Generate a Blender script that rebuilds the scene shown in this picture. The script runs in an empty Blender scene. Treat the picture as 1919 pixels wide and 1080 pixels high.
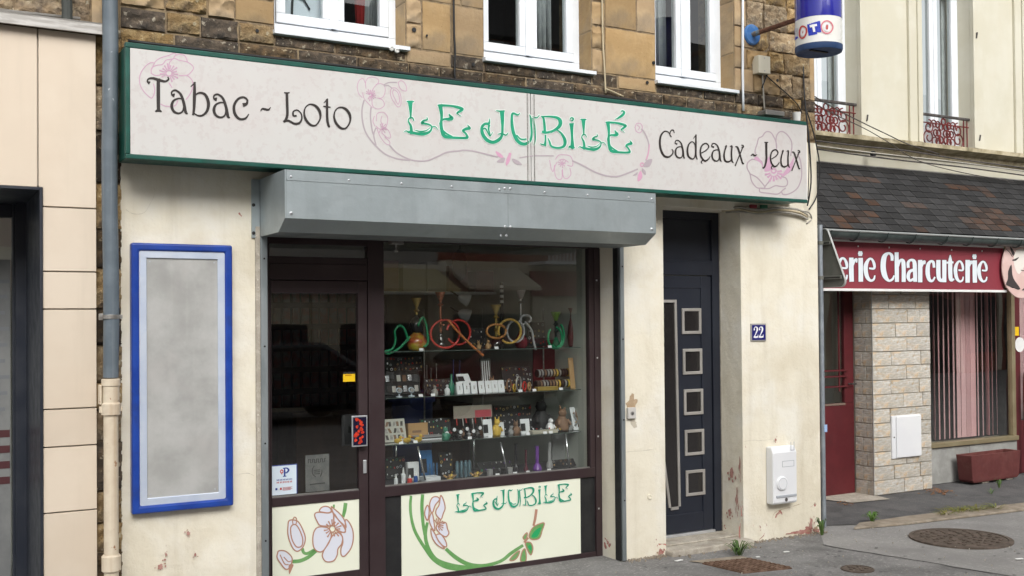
import bpy, bmesh, math, random
from mathutils import Vector, Matrix, noise as mnoise

# ------------------------------------------------------------------ camera, sky, sun, exposure
sc = bpy.context.scene
FPX, CX, CY, ROLL, Y0, EYE = 2000.0, 960.0, 572.0, .0085, 601.0, 1.8
ALPHA = math.atan(3481 / FPX); PITCH = math.atan((Y0 - CY) / FPX)
_F0 = Vector((math.cos(ALPHA), math.sin(ALPHA), 0)); _R0 = Vector((math.sin(ALPHA), -math.cos(ALPHA), 0))
cF = _F0 * math.cos(PITCH) + Vector((0, 0, math.sin(PITCH)))
_U = -_F0 * math.sin(PITCH) + Vector((0, 0, math.cos(PITCH)))
cR = _R0 * math.cos(ROLL) - _U * math.sin(ROLL); cU = _U * math.cos(ROLL) + _R0 * math.sin(ROLL)
CAMY = -6.525
cam_d = bpy.data.cameras.new('camera'); cam = bpy.data.objects.new('camera', cam_d)
sc.collection.objects.link(cam); sc.camera = cam
cam.matrix_world = Matrix(((cR.x, cU.x, -cF.x, 0), (cR.y, cU.y, -cF.y, CAMY), (cR.z, cU.z, -cF.z, EYE), (0, 0, 0, 1)))
cam_d.sensor_width = 36; cam_d.lens = FPX / 1919 * 36; cam_d.clip_end = 400
cam_d.shift_x = (959.5 - CX) / 1919; cam_d.shift_y = (CY - 540) / 1919

W = bpy.data.worlds.new('World'); sc.world = W; W.use_nodes = True
SUN_EL, SUN_AZ = math.radians(36), math.radians(192)   # azimuth measured from +Y towards +X
nt = W.node_tree; nt.nodes.clear()
wo = nt.nodes.new('ShaderNodeOutputWorld'); bg = nt.nodes.new('ShaderNodeBackground')
sky = nt.nodes.new('ShaderNodeTexSky'); sky.sky_type = 'NISHITA'; sky.sun_disc = False
sky.sun_elevation = SUN_EL; sky.sun_rotation = SUN_AZ; sky.dust_density = 5.0; sky.air_density = 1.0; sky.ozone_density = 1.0
hs = nt.nodes.new('ShaderNodeHueSaturation'); hs.inputs['Saturation'].default_value = .14
nt.links.new(sky.outputs[0], hs.inputs['Color']); nt.links.new(hs.outputs[0], bg.inputs[0])
bg.inputs[1].default_value = .15
nt.links.new(bg.outputs[0], wo.inputs[0])
sd = bpy.data.lights.new('sun', 'SUN'); sd.energy = .8; sd.angle = math.radians(34); sd.color = (1, .97, .93)
so = bpy.data.objects.new('sun', sd); sc.collection.objects.link(so)
_s = Vector((math.sin(SUN_AZ) * math.cos(SUN_EL), math.cos(SUN_AZ) * math.cos(SUN_EL), math.sin(SUN_EL)))
so.rotation_euler = _s.to_track_quat('Z', 'Y').to_euler(); so.location = (3, -8, 12)
sc.view_settings.view_transform = 'Standard'; sc.view_settings.look = 'None'
sc.view_settings.gamma = 1; sc.view_settings.exposure = .50
sc.render.engine = 'CYCLES'; sc.cycles.max_bounces = 8; sc.cycles.transparent_max_bounces = 16

# ------------------------------------------------------------------ measuring: photograph point -> point on a plane of the place
def ray(px, py): return cF + cR * ((px - CX) / FPX) - cU * ((py - CY) / FPX)
EYEP = Vector((0, CAMY, EYE))
def at(px, py, Y=0.0):
    r = ray(px, py); return EYEP + r * ((Y - CAMY) / r.y)
def gr(px, py, z=0.0):
    r = ray(px, py); return EYEP + r * ((z - EYE) / r.z)
def atx(px, py, X):
    r = ray(px, py); return EYEP + r * (X / r.x)
def ax(px, py, Y=0.0): return at(px, py, Y).x
def az(px, py, Y=0.0): return at(px, py, Y).z

# ------------------------------------------------------------------ helpers
COL = sc.collection; WORLD = {}; rnd = random.Random(7)
def link(o, parent=None):
    COL.objects.link(o)
    if parent is not None:
        o.parent = parent; o.matrix_parent_inverse = Matrix.Translation(-WORLD[parent])
    WORLD[o] = o.location.copy(); return o
def tag(o, label, cat, group=None):
    o['label'] = label; o['category'] = cat
    if group: o['group'] = group
    return o
def struct(o): o['kind'] = 'structure'; return o
def thing(name, label, cat, loc, group=None):
    o = bpy.data.objects.new(name, None); o.empty_display_size = .1; o.location = loc
    link(o); return tag(o, label, cat, group)

class MB:
    def __init__(s): s.v = []; s.f = []
    def add(s, vs, fs):
        n = len(s.v); s.v += [tuple(p) for p in vs]; s.f += [tuple(i + n for i in q) for q in fs]; return s
    def box(s, x0, x1, y0, y1, z0, z1):
        if x0 > x1: x0, x1 = x1, x0
        if y0 > y1: y0, y1 = y1, y0
        if z0 > z1: z0, z1 = z1, z0
        return s.add([(x0,y0,z0),(x1,y0,z0),(x1,y1,z0),(x0,y1,z0),(x0,y0,z1),(x1,y0,z1),(x1,y1,z1),(x0,y1,z1)],
                     [(0,3,2,1),(4,5,6,7),(0,1,5,4),(1,2,6,5),(2,3,7,6),(3,0,4,7)])
    def obox(s, p, ux, uy, uz):   # oriented box: corner p and three edge vectors
        p = Vector(p); ux = Vector(ux); uy = Vector(uy); uz = Vector(uz)
        return s.add([p, p+ux, p+ux+uy, p+uy, p+uz, p+ux+uz, p+ux+uy+uz, p+uy+uz],
                     [(0,3,2,1),(4,5,6,7),(0,1,5,4),(1,2,6,5),(2,3,7,6),(3,0,4,7)])
    def ring(s, x0, x1, z0, z1, t, y0, y1):   # mitred rectangular frame, front at y0
        o = [(x0,z0),(x1,z0),(x1,z1),(x0,z1)]; i = [(x0+t,z0+t),(x1-t,z0+t),(x1-t,z1-t),(x0+t,z1-t)]
        vs = [(x,y0,z) for x, z in o]+[(x,y0,z) for x, z in i]+[(x,y1,z) for x, z in o]+[(x,y1,z) for x, z in i]; fs = []
        for a in range(4):
            b = (a+1) % 4; fs += [(a,b,4+b,4+a), (8+b,8+a,12+a,12+b), (b,a,8+a,8+b), (4+a,4+b,12+b,12+a)]
        return s.add(vs, fs)
    def tube(s, pts, r, n=8, closed=False):
        pts = [Vector(p) for p in pts]; m = len(pts)
        if not hasattr(r, '__len__'): r = [r] * m
        vs = []; up = None
        for i, p in enumerate(pts):
            a = pts[i-1] if (i or closed) else p; b = pts[(i+1) % m] if (i < m-1 or closed) else p
            t = (b - a).normalized()
            if up is None: up = t.orthogonal().normalized()
            up = (up - t * up.dot(t))
            if up.length < 1e-6: up = t.orthogonal()
            up.normalize(); w = t.cross(up)
            for k in range(n):
                q = 2*math.pi*k/n; vs.append(p + (up*math.cos(q) + w*math.sin(q)) * r[i])
        fs = []
        for i in range(m if closed else m-1):
            j = (i+1) % m
            for k in range(n): fs.append((i*n+k, i*n+(k+1) % n, j*n+(k+1) % n, j*n+k))
        if not closed: fs += [tuple(range(n-1, -1, -1)), tuple((m-1)*n+k for k in range(n))]
        return s.add(vs, fs)
    def lathe(s, prof, c=(0,0,0), n=20, axis='Z'):
        vs = []; c = Vector(c)
        for r, h in prof:
            for k in range(n):
                q = 2*math.pi*k/n; a, b = r*math.cos(q), r*math.sin(q)
                vs.append(c + (Vector((a,b,h)) if axis == 'Z' else Vector((a,h,b)) if axis == 'Y' else Vector((h,a,b))))
        m = len(prof); fs = []
        for i in range(m-1):
            for k in range(n):
                q = (i*n+k, i*n+(k+1) % n, (i+1)*n+(k+1) % n, (i+1)*n+k)
                fs.append(q if axis != 'Y' else q[::-1])
        fs += [tuple(range(n-1, -1, -1)), tuple((m-1)*n+k for k in range(n))]
        return s.add(vs, fs)
    def prism(s, poly, y0, y1):       # polygon in x,z pushed along y
        n = len(poly); vs = [(x, y0, z) for x, z in poly] + [(x, y1, z) for x, z in poly]
        return s.add(vs, [tuple(range(n)), tuple(range(2*n-1, n-1, -1))] + [(i, i+n, (i+1) % n+n, (i+1) % n) for i in range(n)])
    def prismx(s, poly, x0, x1):      # polygon in y,z pushed along x
        n = len(poly); vs = [(x0, y, z) for y, z in poly] + [(x1, y, z) for y, z in poly]
        return s.add(vs, [tuple(range(n-1, -1, -1)), tuple(range(n, 2*n))] + [(i, (i+1) % n, (i+1) % n+n, i+n) for i in range(n)])
    def prismz(s, poly, z0, z1):
        n = len(poly); vs = [(x, y, z0) for x, y in poly] + [(x, y, z1) for x, y in poly]
        return s.add(vs, [tuple(range(n-1, -1, -1)), tuple(range(n, 2*n))] + [(i, (i+1) % n, (i+1) % n+n, i+n) for i in range(n)])
    def mesh(s, name, mat, smooth=False):
        me = bpy.data.meshes.new(name); me.from_pydata(s.v, [], s.f); me.materials.append(mat)
        if smooth is True: me.polygons.foreach_set('use_smooth', [True]*len(me.polygons))
        me.update(); return me
    def build(s, name, mat, parent=None, bevel=0, smooth=False, seg=2, fixn=False):
        me = s.mesh(name, mat, smooth)
        if fixn:
            b = bmesh.new(); b.from_mesh(me); bmesh.ops.recalc_face_normals(b, faces=b.faces); b.to_mesh(me); b.free()
        o = bpy.data.objects.new(name, me); link(o, parent)
        if bevel:
            m = o.modifiers.new('bevel', 'BEVEL'); m.width = bevel; m.segments = seg; m.limit_method = 'ANGLE'; m.angle_limit = math.radians(40)
        if smooth == 'auto':
            me.polygons.foreach_set('use_smooth', [True]*len(me.polygons)); me.set_sharp_from_angle(angle=math.radians(35))
        return o
def box(name, x0, x1, y0, y1, z0, z1, mat, parent=None, bevel=0, seg=2):
    return MB().box(x0, x1, y0, y1, z0, z1).build(name, mat, parent, bevel, seg=seg)
def instance(name, me, loc, parent=None, rot=None, scale=None):
    o = bpy.data.objects.new(name, me); o.location = loc
    if rot: o.rotation_euler = rot
    if scale: o.scale = scale
    return link(o, parent)
def smoothline(pts, sub=5, closed=False):
    P = [Vector(p) for p in pts]; n = len(P); out = []
    for i in range(n if closed else n-1):
        p0 = P[i-1] if (i or closed) else P[0]; p1 = P[i]; p2 = P[(i+1) % n]; p3 = P[(i+2) % n] if (i+2 < n or closed) else P[-1]
        for k in range(sub):
            t = k/sub
            out.append(.5*((2*p1) + (p2-p0)*t + (2*p0-5*p1+4*p2-p3)*t*t + (3*p1-p0-3*p2+p3)*t**3))
    if not closed: out.append(P[-1])
    return out

# ------------------------------------------------------------------ materials
MATS = {}
def M(name, c1, c2=None, ns=6.0, lo=.42, hi=.62, rough=.7, metal=0.0, bump=0.0, bs=60.0, bdist=.01, rand=0.0, spec=.4, stretch=None,
      speck=None, chips=None, streak=None, c3=None, coat=0.0, trans=0.0, emit=None, detail=6, wave=None, grime=None):
    m = bpy.data.materials.new(name); m.use_nodes = True; MATS[name] = m
    N = m.node_tree.nodes; L = m.node_tree.links; b = N['Principled BSDF']
    def node(t, **k):
        n = N.new(t)
        for a, v in k.items(): setattr(n, a, v)
        return n
    tc = node('ShaderNodeTexCoord'); vec = tc.outputs['Object']
    def mapped(scale):
        mp = node('ShaderNodeMapping'); L.new(vec, mp.inputs[0]); mp.inputs['Scale'].default_value = scale; return mp.outputs[0]
    def nz(scale, det=6, v=None, rough_=.6, dist=0):
        n = node('ShaderNodeTexNoise'); n.inputs['Scale'].default_value = scale; n.inputs['Detail'].default_value = det
        n.inputs['Roughness'].default_value = rough_; n.inputs['Distortion'].default_value = dist
        L.new(v or vec, n.inputs['Vector']); return n.outputs['Fac']
    def rng(s, a, c, t0=0., t1=1.):
        r = node('ShaderNodeMapRange'); r.interpolation_type = 'SMOOTHSTEP'; L.new(s, r.inputs[0])
        r.inputs[1].default_value = a; r.inputs[2].default_value = c; r.inputs[3].default_value = t0; r.inputs[4].default_value = t1; return r.outputs[0]
    def mix(f, A, B, mode='MIX'):
        x = node('ShaderNodeMix', data_type='RGBA', blend_type=mode)
        for i, q in ((0, f), (6, A), (7, B)):
            if hasattr(q, 'is_linked'): L.new(q, x.inputs[i])
            elif i == 0: x.inputs[0].default_value = q
            else: x.inputs[i].default_value = (*q, 1)
        return x.outputs[2]
    def mul(a, c):
        x = node('ShaderNodeMath', operation='MULTIPLY')
        for i, q in enumerate((a, c)):
            if hasattr(q, 'is_linked'): L.new(q, x.inputs[i])
            else: x.inputs[i].default_value = q
        return x.outputs[0]
    col = None
    v0 = mapped(stretch) if stretch else vec
    if c2: col = mix(rng(nz(ns, detail, v0), lo, hi), c1, c2)
    if c3: col = mix(rng(nz(ns*.37+.7, 4, v0, dist=.6), .5, .68), col or c1, c3)
    if speck: col = mix(mul(rng(nz(speck[1], 3), speck[2], speck[2]+.06), speck[3] if len(speck) > 3 else 1.), col or c1, speck[0])
    if streak:   # (colour, amount, horizontal frequency)
        col = mix(mul(rng(nz(1.0, 5, mapped((streak[2], streak[2], .55))), .48, .8), streak[1]), col or c1, streak[0])
    if grime:    # (colour, amount, scale): soft cloudy dirt
        col = mix(mul(rng(nz(grime[2], 8, dist=.4), .45, .75), grime[1]), col or c1, grime[0])
    chipf = None
    if chips:    # (colour, scale, threshold, z at which chipping fades out)
        sp = node('ShaderNodeSeparateXYZ'); L.new(vec, sp.inputs[0])
        zf = rng(sp.outputs['Z'], 0.0, chips[3], .13, 0.0)
        ad = node('ShaderNodeMath', operation='ADD'); L.new(nz(chips[1], 7, dist=.8), ad.inputs[0]); L.new(zf, ad.inputs[1])
        chipf = rng(ad.outputs[0], chips[2], chips[2]+.012)
        col = mix(chipf, col or c1, mix(rng(nz(9, 5), .4, .6), chips[0], tuple(min(1, q*1.5) for q in chips[0])))
    if rand:
        oi = node('ShaderNodeObjectInfo'); h = node('ShaderNodeHueSaturation')
        L.new(rng(oi.outputs['Random'], 0, 1, 1-rand, 1+rand), h.inputs['Value'])
        m2 = node('ShaderNodeMath', operation='FRACT'); L.new(mul(oi.outputs['Random'], 37.7), m2.inputs[0])
        L.new(rng(m2.outputs[0], 0, 1, 1-rand*.8, 1+rand*.5), h.inputs['Saturation'])
        if col is None: h.inputs['Color'].default_value = (*c1, 1)
        else: L.new(col, h.inputs['Color'])
        col = h.outputs[0]
    if col is None: b.inputs['Base Color'].default_value = (*c1, 1)
    else: L.new(col, b.inputs['Base Color'])
    if rough < .6 or c2: L.new(rng(nz(ns*2.3, 4), .2, .8, max(.02, rough-.09), min(1, rough+.09)), b.inputs['Roughness'])
    else: b.inputs['Roughness'].default_value = rough
    b.inputs['Metallic'].default_value = metal; b.inputs['Specular IOR Level'].default_value = spec
    b.inputs['Coat Weight'].default_value = coat
    if trans: b.inputs['Transmission Weight'].default_value = trans
    if emit: b.inputs['Emission Color'].default_value = (*emit[0], 1); b.inputs['Emission Strength'].default_value = emit[1]
    h = None
    if bump:
        h = nz(bs, 8)
        if wave:
            ad = node('ShaderNodeMath', operation='ADD'); L.new(h, ad.inputs[0]); L.new(mul(nz(wave[0], 2), wave[1]), ad.inputs[1]); h = ad.outputs[0]
        if chipf is not None:
            ad = node('ShaderNodeMath', operation='SUBTRACT'); L.new(h, ad.inputs[0]); L.new(mul(chipf, .6), ad.inputs[1]); h = ad.outputs[0]
        bp = node('ShaderNodeBump'); bp.inputs['Strength'].default_value = bump; bp.inputs['Distance'].default_value = bdist
        L.new(h, bp.inputs['Height']); L.new(bp.outputs[0], b.inputs['Normal'])
    return m
def glassmat(name, tint=(.93, .96, .95), k=2.7, wob=.02, rough=.0):
    m = bpy.data.materials.new(name); m.use_nodes = True; N = m.node_tree.nodes; L = m.node_tree.links; N.remove(N['Principled BSDF'])
    o = N['Material Output']; tr = N.new('ShaderNodeBsdfTransparent'); tr.inputs[0].default_value = (*tint, 1)
    gl = N.new('ShaderNodeBsdfGlossy'); gl.inputs['Roughness'].default_value = rough
    fr = N.new('ShaderNodeFresnel'); fr.inputs[0].default_value = 1.52
    g = N.new('ShaderNodeNewGeometry'); s1 = N.new('ShaderNodeMath'); s1.operation = 'SUBTRACT'; s1.inputs[0].default_value = 1
    L.new(g.outputs['Backfacing'], s1.inputs[1])
    s2 = N.new('ShaderNodeMath'); s2.operation = 'MULTIPLY'; L.new(fr.outputs[0], s2.inputs[0]); L.new(s1.outputs[0], s2.inputs[1])
    s3 = N.new('ShaderNodeMath'); s3.operation = 'MULTIPLY'; s3.use_clamp = True; L.new(s2.outputs[0], s3.inputs[0]); s3.inputs[1].default_value = k
    tcn = N.new('ShaderNodeTexCoord'); nn = N.new('ShaderNodeTexNoise'); nn.inputs['Scale'].default_value = 1.3; nn.inputs['Detail'].default_value = 1
    bp = N.new('ShaderNodeBump'); bp.inputs['Strength'].default_value = wob; bp.inputs['Distance'].default_value = .1
    L.new(tcn.outputs['Object'], nn.inputs['Vector']); L.new(nn.outputs[0], bp.inputs['Height']); L.new(bp.outputs[0], gl.inputs['Normal'])
    mx = N.new('ShaderNodeMixShader'); L.new(s3.outputs[0], mx.inputs[0]); L.new(tr.outputs[0], mx.inputs[1]); L.new(gl.outputs[0], mx.inputs[2])
    L.new(mx.outputs[0], o.inputs[0]); MATS[name] = m; return m

plaster = M('cream_render', (.78,.73,.60), (.80,.77,.68), ns=1.6, rough=.85, bump=.7, bs=42, bdist=.006, c3=(.71,.655,.525), wave=(5,2.5),
            chips=((.34,.15,.12), 6.5, .74, .65), streak=((.48,.42,.30), .42, 6), speck=((.30,.22,.16), 34, .72, .8), grime=((.62,.55,.41), .5, 3.1))
ashlar = M('ashlar_stone', (.345,.235,.12), (.41,.29,.155), ns=4, rough=.9, bump=.5, bs=34, bdist=.010, rand=.13, c3=(.33,.245,.15), speck=((.17,.11,.06), 46, .69), grime=((.17,.135,.095), .65, 3.0))
rubble = M('rubble_stone', (.30,.20,.095), (.47,.35,.19), ns=11, rough=.95, bump=1.0, bs=30, bdist=.035, rand=.25, c3=(.22,.155,.09), speck=((.62,.54,.38), 24, .62, .7), grime=((.085,.065,.055), .85, 9))
sooty = M('sooty_stone', (.050,.037,.025), (.125,.086,.050), ns=11, rough=.95, bump=.9, bs=24, bdist=.025, rand=.3, c3=(.035,.030,.026), speck=((.36,.31,.22), 26, .60, .75), grime=((.045,.038,.032), .7, 9))
mortar = M('mortar', (.27,.205,.125), (.16,.12,.08), ns=14, rough=1, bump=.8, bs=60, bdist=.01)
pvc = M('white_pvc', (.74,.775,.81), (.70,.735,.77), ns=5, rough=.38, spec=.5, streak=((.60,.62,.64), .3, 9))
glass = glassmat('window_glass'); 
shopglass = glassmat('shop_glass', (.95,.965,.955), 3.3, .010)
shelfglass = glassmat('shelf_glass', (.90,.94,.92), 1.6, .0)
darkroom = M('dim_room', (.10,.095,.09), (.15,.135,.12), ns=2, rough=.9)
clad = M('beige_cladding', (.63,.535,.425), (.66,.57,.46), ns=1.3, rough=.55, bump=.06, bs=220, bdist=.002, rand=.03, streak=((.50,.43,.34), .4, 7), grime=((.56,.48,.38), .4, 2.2))
anth = M('anthracite_metal', (.018,.022,.032), (.026,.03,.04), ns=4, rough=.38, spec=.5)
greymetal = M('brushed_flashing', (.30,.29,.27), (.42,.41,.39), ns=7, rough=.42, metal=.75, stretch=(1,8,8))
zinc = M('painted_downpipe', (.105,.132,.155), (.13,.16,.185), ns=8, rough=.5, bump=.2, bs=30, bdist=.004, speck=((.42,.45,.47), 21, .70), streak=((.26,.29,.31), .5, 30))
creampipe = M('cream_pipe', (.66,.58,.45), (.60,.51,.39), ns=9, rough=.6, bump=.35, bs=35, bdist=.004, speck=((.30,.14,.07), 22, .655), streak=((.42,.28,.16), .5, 25))
blue = M('blue_enamel', (.008,.043,.28), (.014,.06,.34), ns=5, rough=.4, coat=.2, speck=((.10,.14,.3), 30, .68, .7), grime=((.02,.04,.16), .6, 9))
palealu = M('pale_blue_aluminium', (.55,.62,.75), (.62,.68,.78), ns=5, rough=.4, metal=.3)
noticeb = M('weathered_grey_board', (.33,.33,.315), (.44,.44,.425), ns=3.2, lo=.35, hi=.68, rough=.55, c3=(.41,.40,.385), bump=.05, bs=80, speck=((.2,.2,.2), 60, .72, .6), grime=((.24,.24,.23), .35, 5), streak=((.5,.5,.48), .35, 12))
green = M('green_frame', (.008,.070,.052), (.012,.092,.070), ns=5, rough=.4, speck=((.3,.36,.33), 38, .72), grime=((.02,.05,.04), .5, 9))
signw = M('faded_sign_panel', (.575,.57,.552), (.59,.582,.562), ns=.8, rough=.42, coat=.15, speck=((.50,.44,.43), 26, .55, .3), grime=((.52,.44,.43), .45, .7), streak=((.52,.50,.47), .3, 4))
shut = M('galvanised_sheet', (.355,.405,.42), (.40,.45,.465), ns=2.5, rough=.38, metal=.4, streak=((.29,.33,.34), .45, 9), speck=((.22,.25,.26), 40, .70, .6), grime=((.27,.31,.32), .5, 5), bump=.22, bs=1.6, bdist=.05)
shutin = M('shutter_underside', (.16,.18,.18), (.2,.215,.21), ns=5, rough=.6)
rail = M('galvanised_rail', (.23,.26,.27), (.30,.33,.34), ns=11, rough=.5, metal=.5, stretch=(1,1,.2))
brown = M('brown_aluminium', (.034,.020,.022), (.041,.026,.028), ns=3, rough=.42, spec=.5, speck=((.12,.1,.1), 80, .74))
black = M('black_board', (.012,.012,.013), (.02,.02,.02), ns=6, rough=.6)
navy = M('navy_door', (.015,.018,.028), (.018,.022,.033), ns=2, rough=.42, bump=.03, bs=300, bdist=.001)
silver = M('satin_steel', (.48,.46,.43), (.54,.52,.49), ns=4, rough=.38, metal=.55)
alu = M('bright_aluminium', (.62,.64,.66), (.7,.72,.74), ns=8, rough=.35, metal=.7)
conc = M('concrete', (.40,.36,.30), (.50,.46,.39), ns=12, rough=.95, bump=.7, bs=50, bdist=.012, speck=((.62,.58,.5), 60, .6), grime=((.22,.19,.15), .6, 4))
asph = M('pavement_asphalt', (.215,.21,.205), (.26,.255,.247), ns=3, rough=.95, bump=.9, bs=130, bdist=.012, speck=((.38,.37,.35), 48, .57, .8), grime=((.115,.113,.11), .8, 1.7))
asph2 = M('dark_asphalt', (.125,.124,.124), (.155,.152,.15), ns=3, rough=.95, bump=1.0, bs=120, bdist=.014, speck=((.25,.24,.225), 60, .62, .8), grime=((.055,.055,.056), .7, 2.2))
asph3 = M('pale_asphalt', (.275,.268,.257), (.315,.306,.294), ns=2, rough=.95, bump=.8, bs=140, bdist=.01, speck=((.40,.39,.37), 48, .57, .7), grime=((.21,.205,.197), .75, 1.3))
kerbm = M('worn_kerb', (.30,.25,.19), (.36,.31,.245), ns=9, rough=.95, bump=.7, bs=60, bdist=.01, grime=((.14,.12,.09), .6, 6))
rustgrate = M('rusty_iron', (.12,.07,.045), (.19,.12,.085), ns=16, rough=.85, bump=.5, bs=70, bdist=.004)
castiron = M('worn_cast_iron', (.085,.065,.05), (.13,.10,.08), ns=12, rough=.8, bump=.5, bs=80, bdist=.004)
butch = M('cream_facade', (.56,.535,.43), (.60,.58,.485), ns=1.6, rough=.85, bump=.15, bs=30, bdist=.004, streak=((.56,.52,.40), .4, 6), grime=((.60,.56,.45), .35, 2.5))
cornm = M('weathered_cornice', (.48,.42,.29), (.34,.29,.18), ns=6, rough=.9, bump=.5, bs=25, bdist=.012, streak=((.2,.17,.11), .6, 8), grime=((.13,.11,.06), .85, 7))
slate = M('roof_slate', (.027,.027,.028), (.042,.041,.040), ns=7, rough=.8, bump=.5, bs=60, bdist=.004, rand=.3, spec=.25, speck=((.35,.34,.3), 26, .76))
slater = M('lichen_slate', (.060,.036,.026), (.036,.032,.029), ns=9, spec=.25, rough=.9, bump=.3, bs=60, bdist=.004, rand=.35, speck=((.35,.3,.24), 26, .74))
gutm = M('zinc_gutter', (.055,.072,.07), (.085,.105,.10), ns=7, rough=.45, metal=.3)
burg = M('burgundy_board', (.235,.036,.052), (.26,.043,.058), ns=2, rough=.5)
burgp = M('burgundy_paint', (.095,.014,.018), (.115,.018,.022), ns=3, rough=.45, grime=((.07,.012,.014), .4, 5))
white = M('white_paint', (.80,.80,.78), (.74,.74,.72), ns=6, rough=.5)
letterw = M('pale_lettering', (.72,.78,.82), rough=.5)
letterd = M('lettering_edge', (.07,.012,.03), rough=.6)
pink = M('cow_pink', (.66,.46,.42), (.72,.53,.49), ns=4, rough=.55)
cowd = M('cow_dark', (.05,.04,.04), rough=.6); coww = M('cow_white', (.78,.74,.68), rough=.6)
iron = M('red_ironwork', (.16,.016,.014), (.09,.014,.014), ns=20, rough=.5)
irond = M('dark_rail', (.05,.045,.042), (.10,.09,.085), ns=20, rough=.6)
tile = M('stone_tile', (.45,.415,.35), (.57,.555,.52), ns=13, rough=.85, bump=1.0, bs=22, bdist=.016, rand=.10, c3=(.60,.47,.32), stretch=(1,1,4.5), speck=((.46,.33,.19), 14, .62, .6))
tilejoint = M('tile_joint', (.47,.43,.365), rough=.95)
trim = M('steel_corner_trim', (.5,.5,.48), rough=.4, metal=.7)
goldf = M('bronze_frame', (.30,.25,.15), (.34,.29,.18), ns=5, rough=.45, metal=.4)
pane_backing = M('pink_blind', (.66,.37,.38), (.70,.42,.43), ns=3, rough=.8, rand=.12)
marble = M('grey_marble', (.30,.30,.28), (.38,.38,.36), ns=5, rough=.6, c3=(.25,.25,.24))
terra = M('painted_planter', (.115,.030,.028), (.14,.04,.036), ns=6, rough=.6, bump=.2, bs=60, bdist=.004, grime=((.2,.1,.08), .3, 7))
soil = M('dry_soil', (.30,.25,.19), (.16,.12,.08), ns=20, rough=1, bump=1, bs=50, bdist=.03)
lampb = M('loto_blue', (.012,.014,.26), (.014,.016,.30), ns=3, rough=.18, coat=.6)
lampw = M('loto_white', (.76,.76,.72), (.71,.71,.66), ns=3, rough=.28, coat=.4, streak=((.62,.61,.55), .4, 12))
lampd = M('loto_base', (.02,.05,.13), (.03,.065,.16), ns=9, rough=.5)
discb = M('blue_disc', (.03,.13,.36), (.045,.17,.42), ns=12, rough=.55, grime=((.3,.36,.42), .3, 14))
rust = M('rusty_arm', (.16,.07,.04), (.10,.045,.03), ns=25, rough=.85, bump=.5, bs=90, bdist=.003)
beigeb = M('beige_plastic', (.66,.62,.50), rough=.45)
cable = M('black_cable', (.014,.014,.015), rough=.5)
cableg = M('grey_cable', (.33,.31,.27), (.42,.40,.35), ns=20, rough=.6)
cablec = M('beige_cable', (.50,.42,.28), rough=.6)
gaswhite = M('white_enclosure', (.74,.75,.77), (.77,.78,.79), ns=2, rough=.4)
gasgrey = M('enclosure_line', (.40,.42,.45), rough=.5)
platel = M('plate_white', (.82,.82,.84), rough=.3); plateb = M('plate_blue', (.02,.02,.16), rough=.25, coat=.4)
leaf = M('weed_green', (.07,.14,.03), (.12,.19,.05), ns=10, rough=.6, rand=.2)
leafy = M('weed_dry', (.24,.22,.05), (.16,.19,.05), ns=10, rough=.7, rand=.2)
deadl = M('dead_leaves', (.22,.10,.05), (.30,.17,.09), ns=30, rough=.9)
inkb = M('ink_black', (.028,.022,.020), rough=.5)
inkg = M('ink_green', (.012,.28,.15), (.02,.34,.19), ns=6, rough=.45)
inkh = M('ink_halo', (.74,.84,.79), rough=.45)
inkp = M('ink_pink', (.54,.33,.45), rough=.5); inkp2 = M('ink_pink_deep', (.60,.33,.46), rough=.5); inky = M('ink_mauve_grey', (.42,.36,.39), rough=.5)
inkpf = M('ink_pale_pink', (.74,.60,.66), rough=.5); inkgf = M('ink_grey_leaf', (.47,.47,.47), rough=.5)
inkblu = M('ink_pale_blue', (.62,.68,.78), rough=.5)
panelg = M('printed_panel', (.80,.82,.68), (.82,.84,.70), ns=2, rough=.4, speck=((.5,.5,.4), 50, .74, .5))
inksal = M('ink_salmon', (.45,.24,.17), rough=.5); inkstem = M('ink_stem', (.13,.33,.10), (.18,.38,.14), ns=8, rough=.5); inkleaf = M('ink_leaf', (.02,.36,.12), rough=.5)
inkpet = M('ink_petal', (.70,.72,.80), rough=.45); inkpe2 = M('ink_peach', (.76,.62,.54), rough=.5)

# ================================================================== THE GROUND
g = MB().add([(-60,-14,-.012),(80,-14,-.012),(80,30,-.012),(-60,30,-.012)], [(0,1,2,3)]).build('ground', asph3); struct(g)
road = MB().add([(-60,-60,-.016),(80,-60,-.016),(80,-14,-.016),(-60,-14,-.016)], [(0,1,2,3)]).build('far_ground', asph2); struct(road)
def sheet(name, pts, z, mat):
    b = MB().add([(p[0], p[1], z) for p in pts], [tuple(range(len(pts)))]); o = b.build(name, mat, fixn=True)
    if o.data.polygons[0].normal.z < 0:
        o.data.flip_normals()
    return struct(o)
s1 = gr(1545,1022); s2 = gr(1895,1080); s3 = gr(2100,1114)
sheet('pavement', [(-8,.6),(6.72,.6),(6.73,.02),s1[:2],s2[:2],s3[:2],(5.4,-4.2),(-8,-4.2)], -.006, asph)
k1 = gr(1552,984); k2 = gr(1600,992); k3 = gr(1700,983); k4 = gr(1919,957); k5 = gr(1919,945); k6 = gr(1700,970); k7 = gr(1610,983)
kd = (k4-k3).normalized(); k8 = k4 + kd*14; k9 = k5 + kd*14
sheet('forecourt_asphalt', [(6.75,4.2),(6.75,.32),k1[:2],k7[:2],k6[:2],k5[:2],k9[:2],(24,4.2)], -.005, asph2)
kb = MB(); poly = [k2, k3, k4, k8, k9, k5, k6, k7]
kb.prismz([p[:2] for p in poly], -.01, .012); struct(kb.build('kerb', kerbm, bevel=.006, fixn=True))
sheet('doorstep_slab', [gr(1544,938)[:2], gr(1598,944)[:2], gr(1668,937)[:2], gr(1640,930)[:2], (8.5,1.32), (6.8,1.32), (6.8,1.0)], .004, conc)
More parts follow.
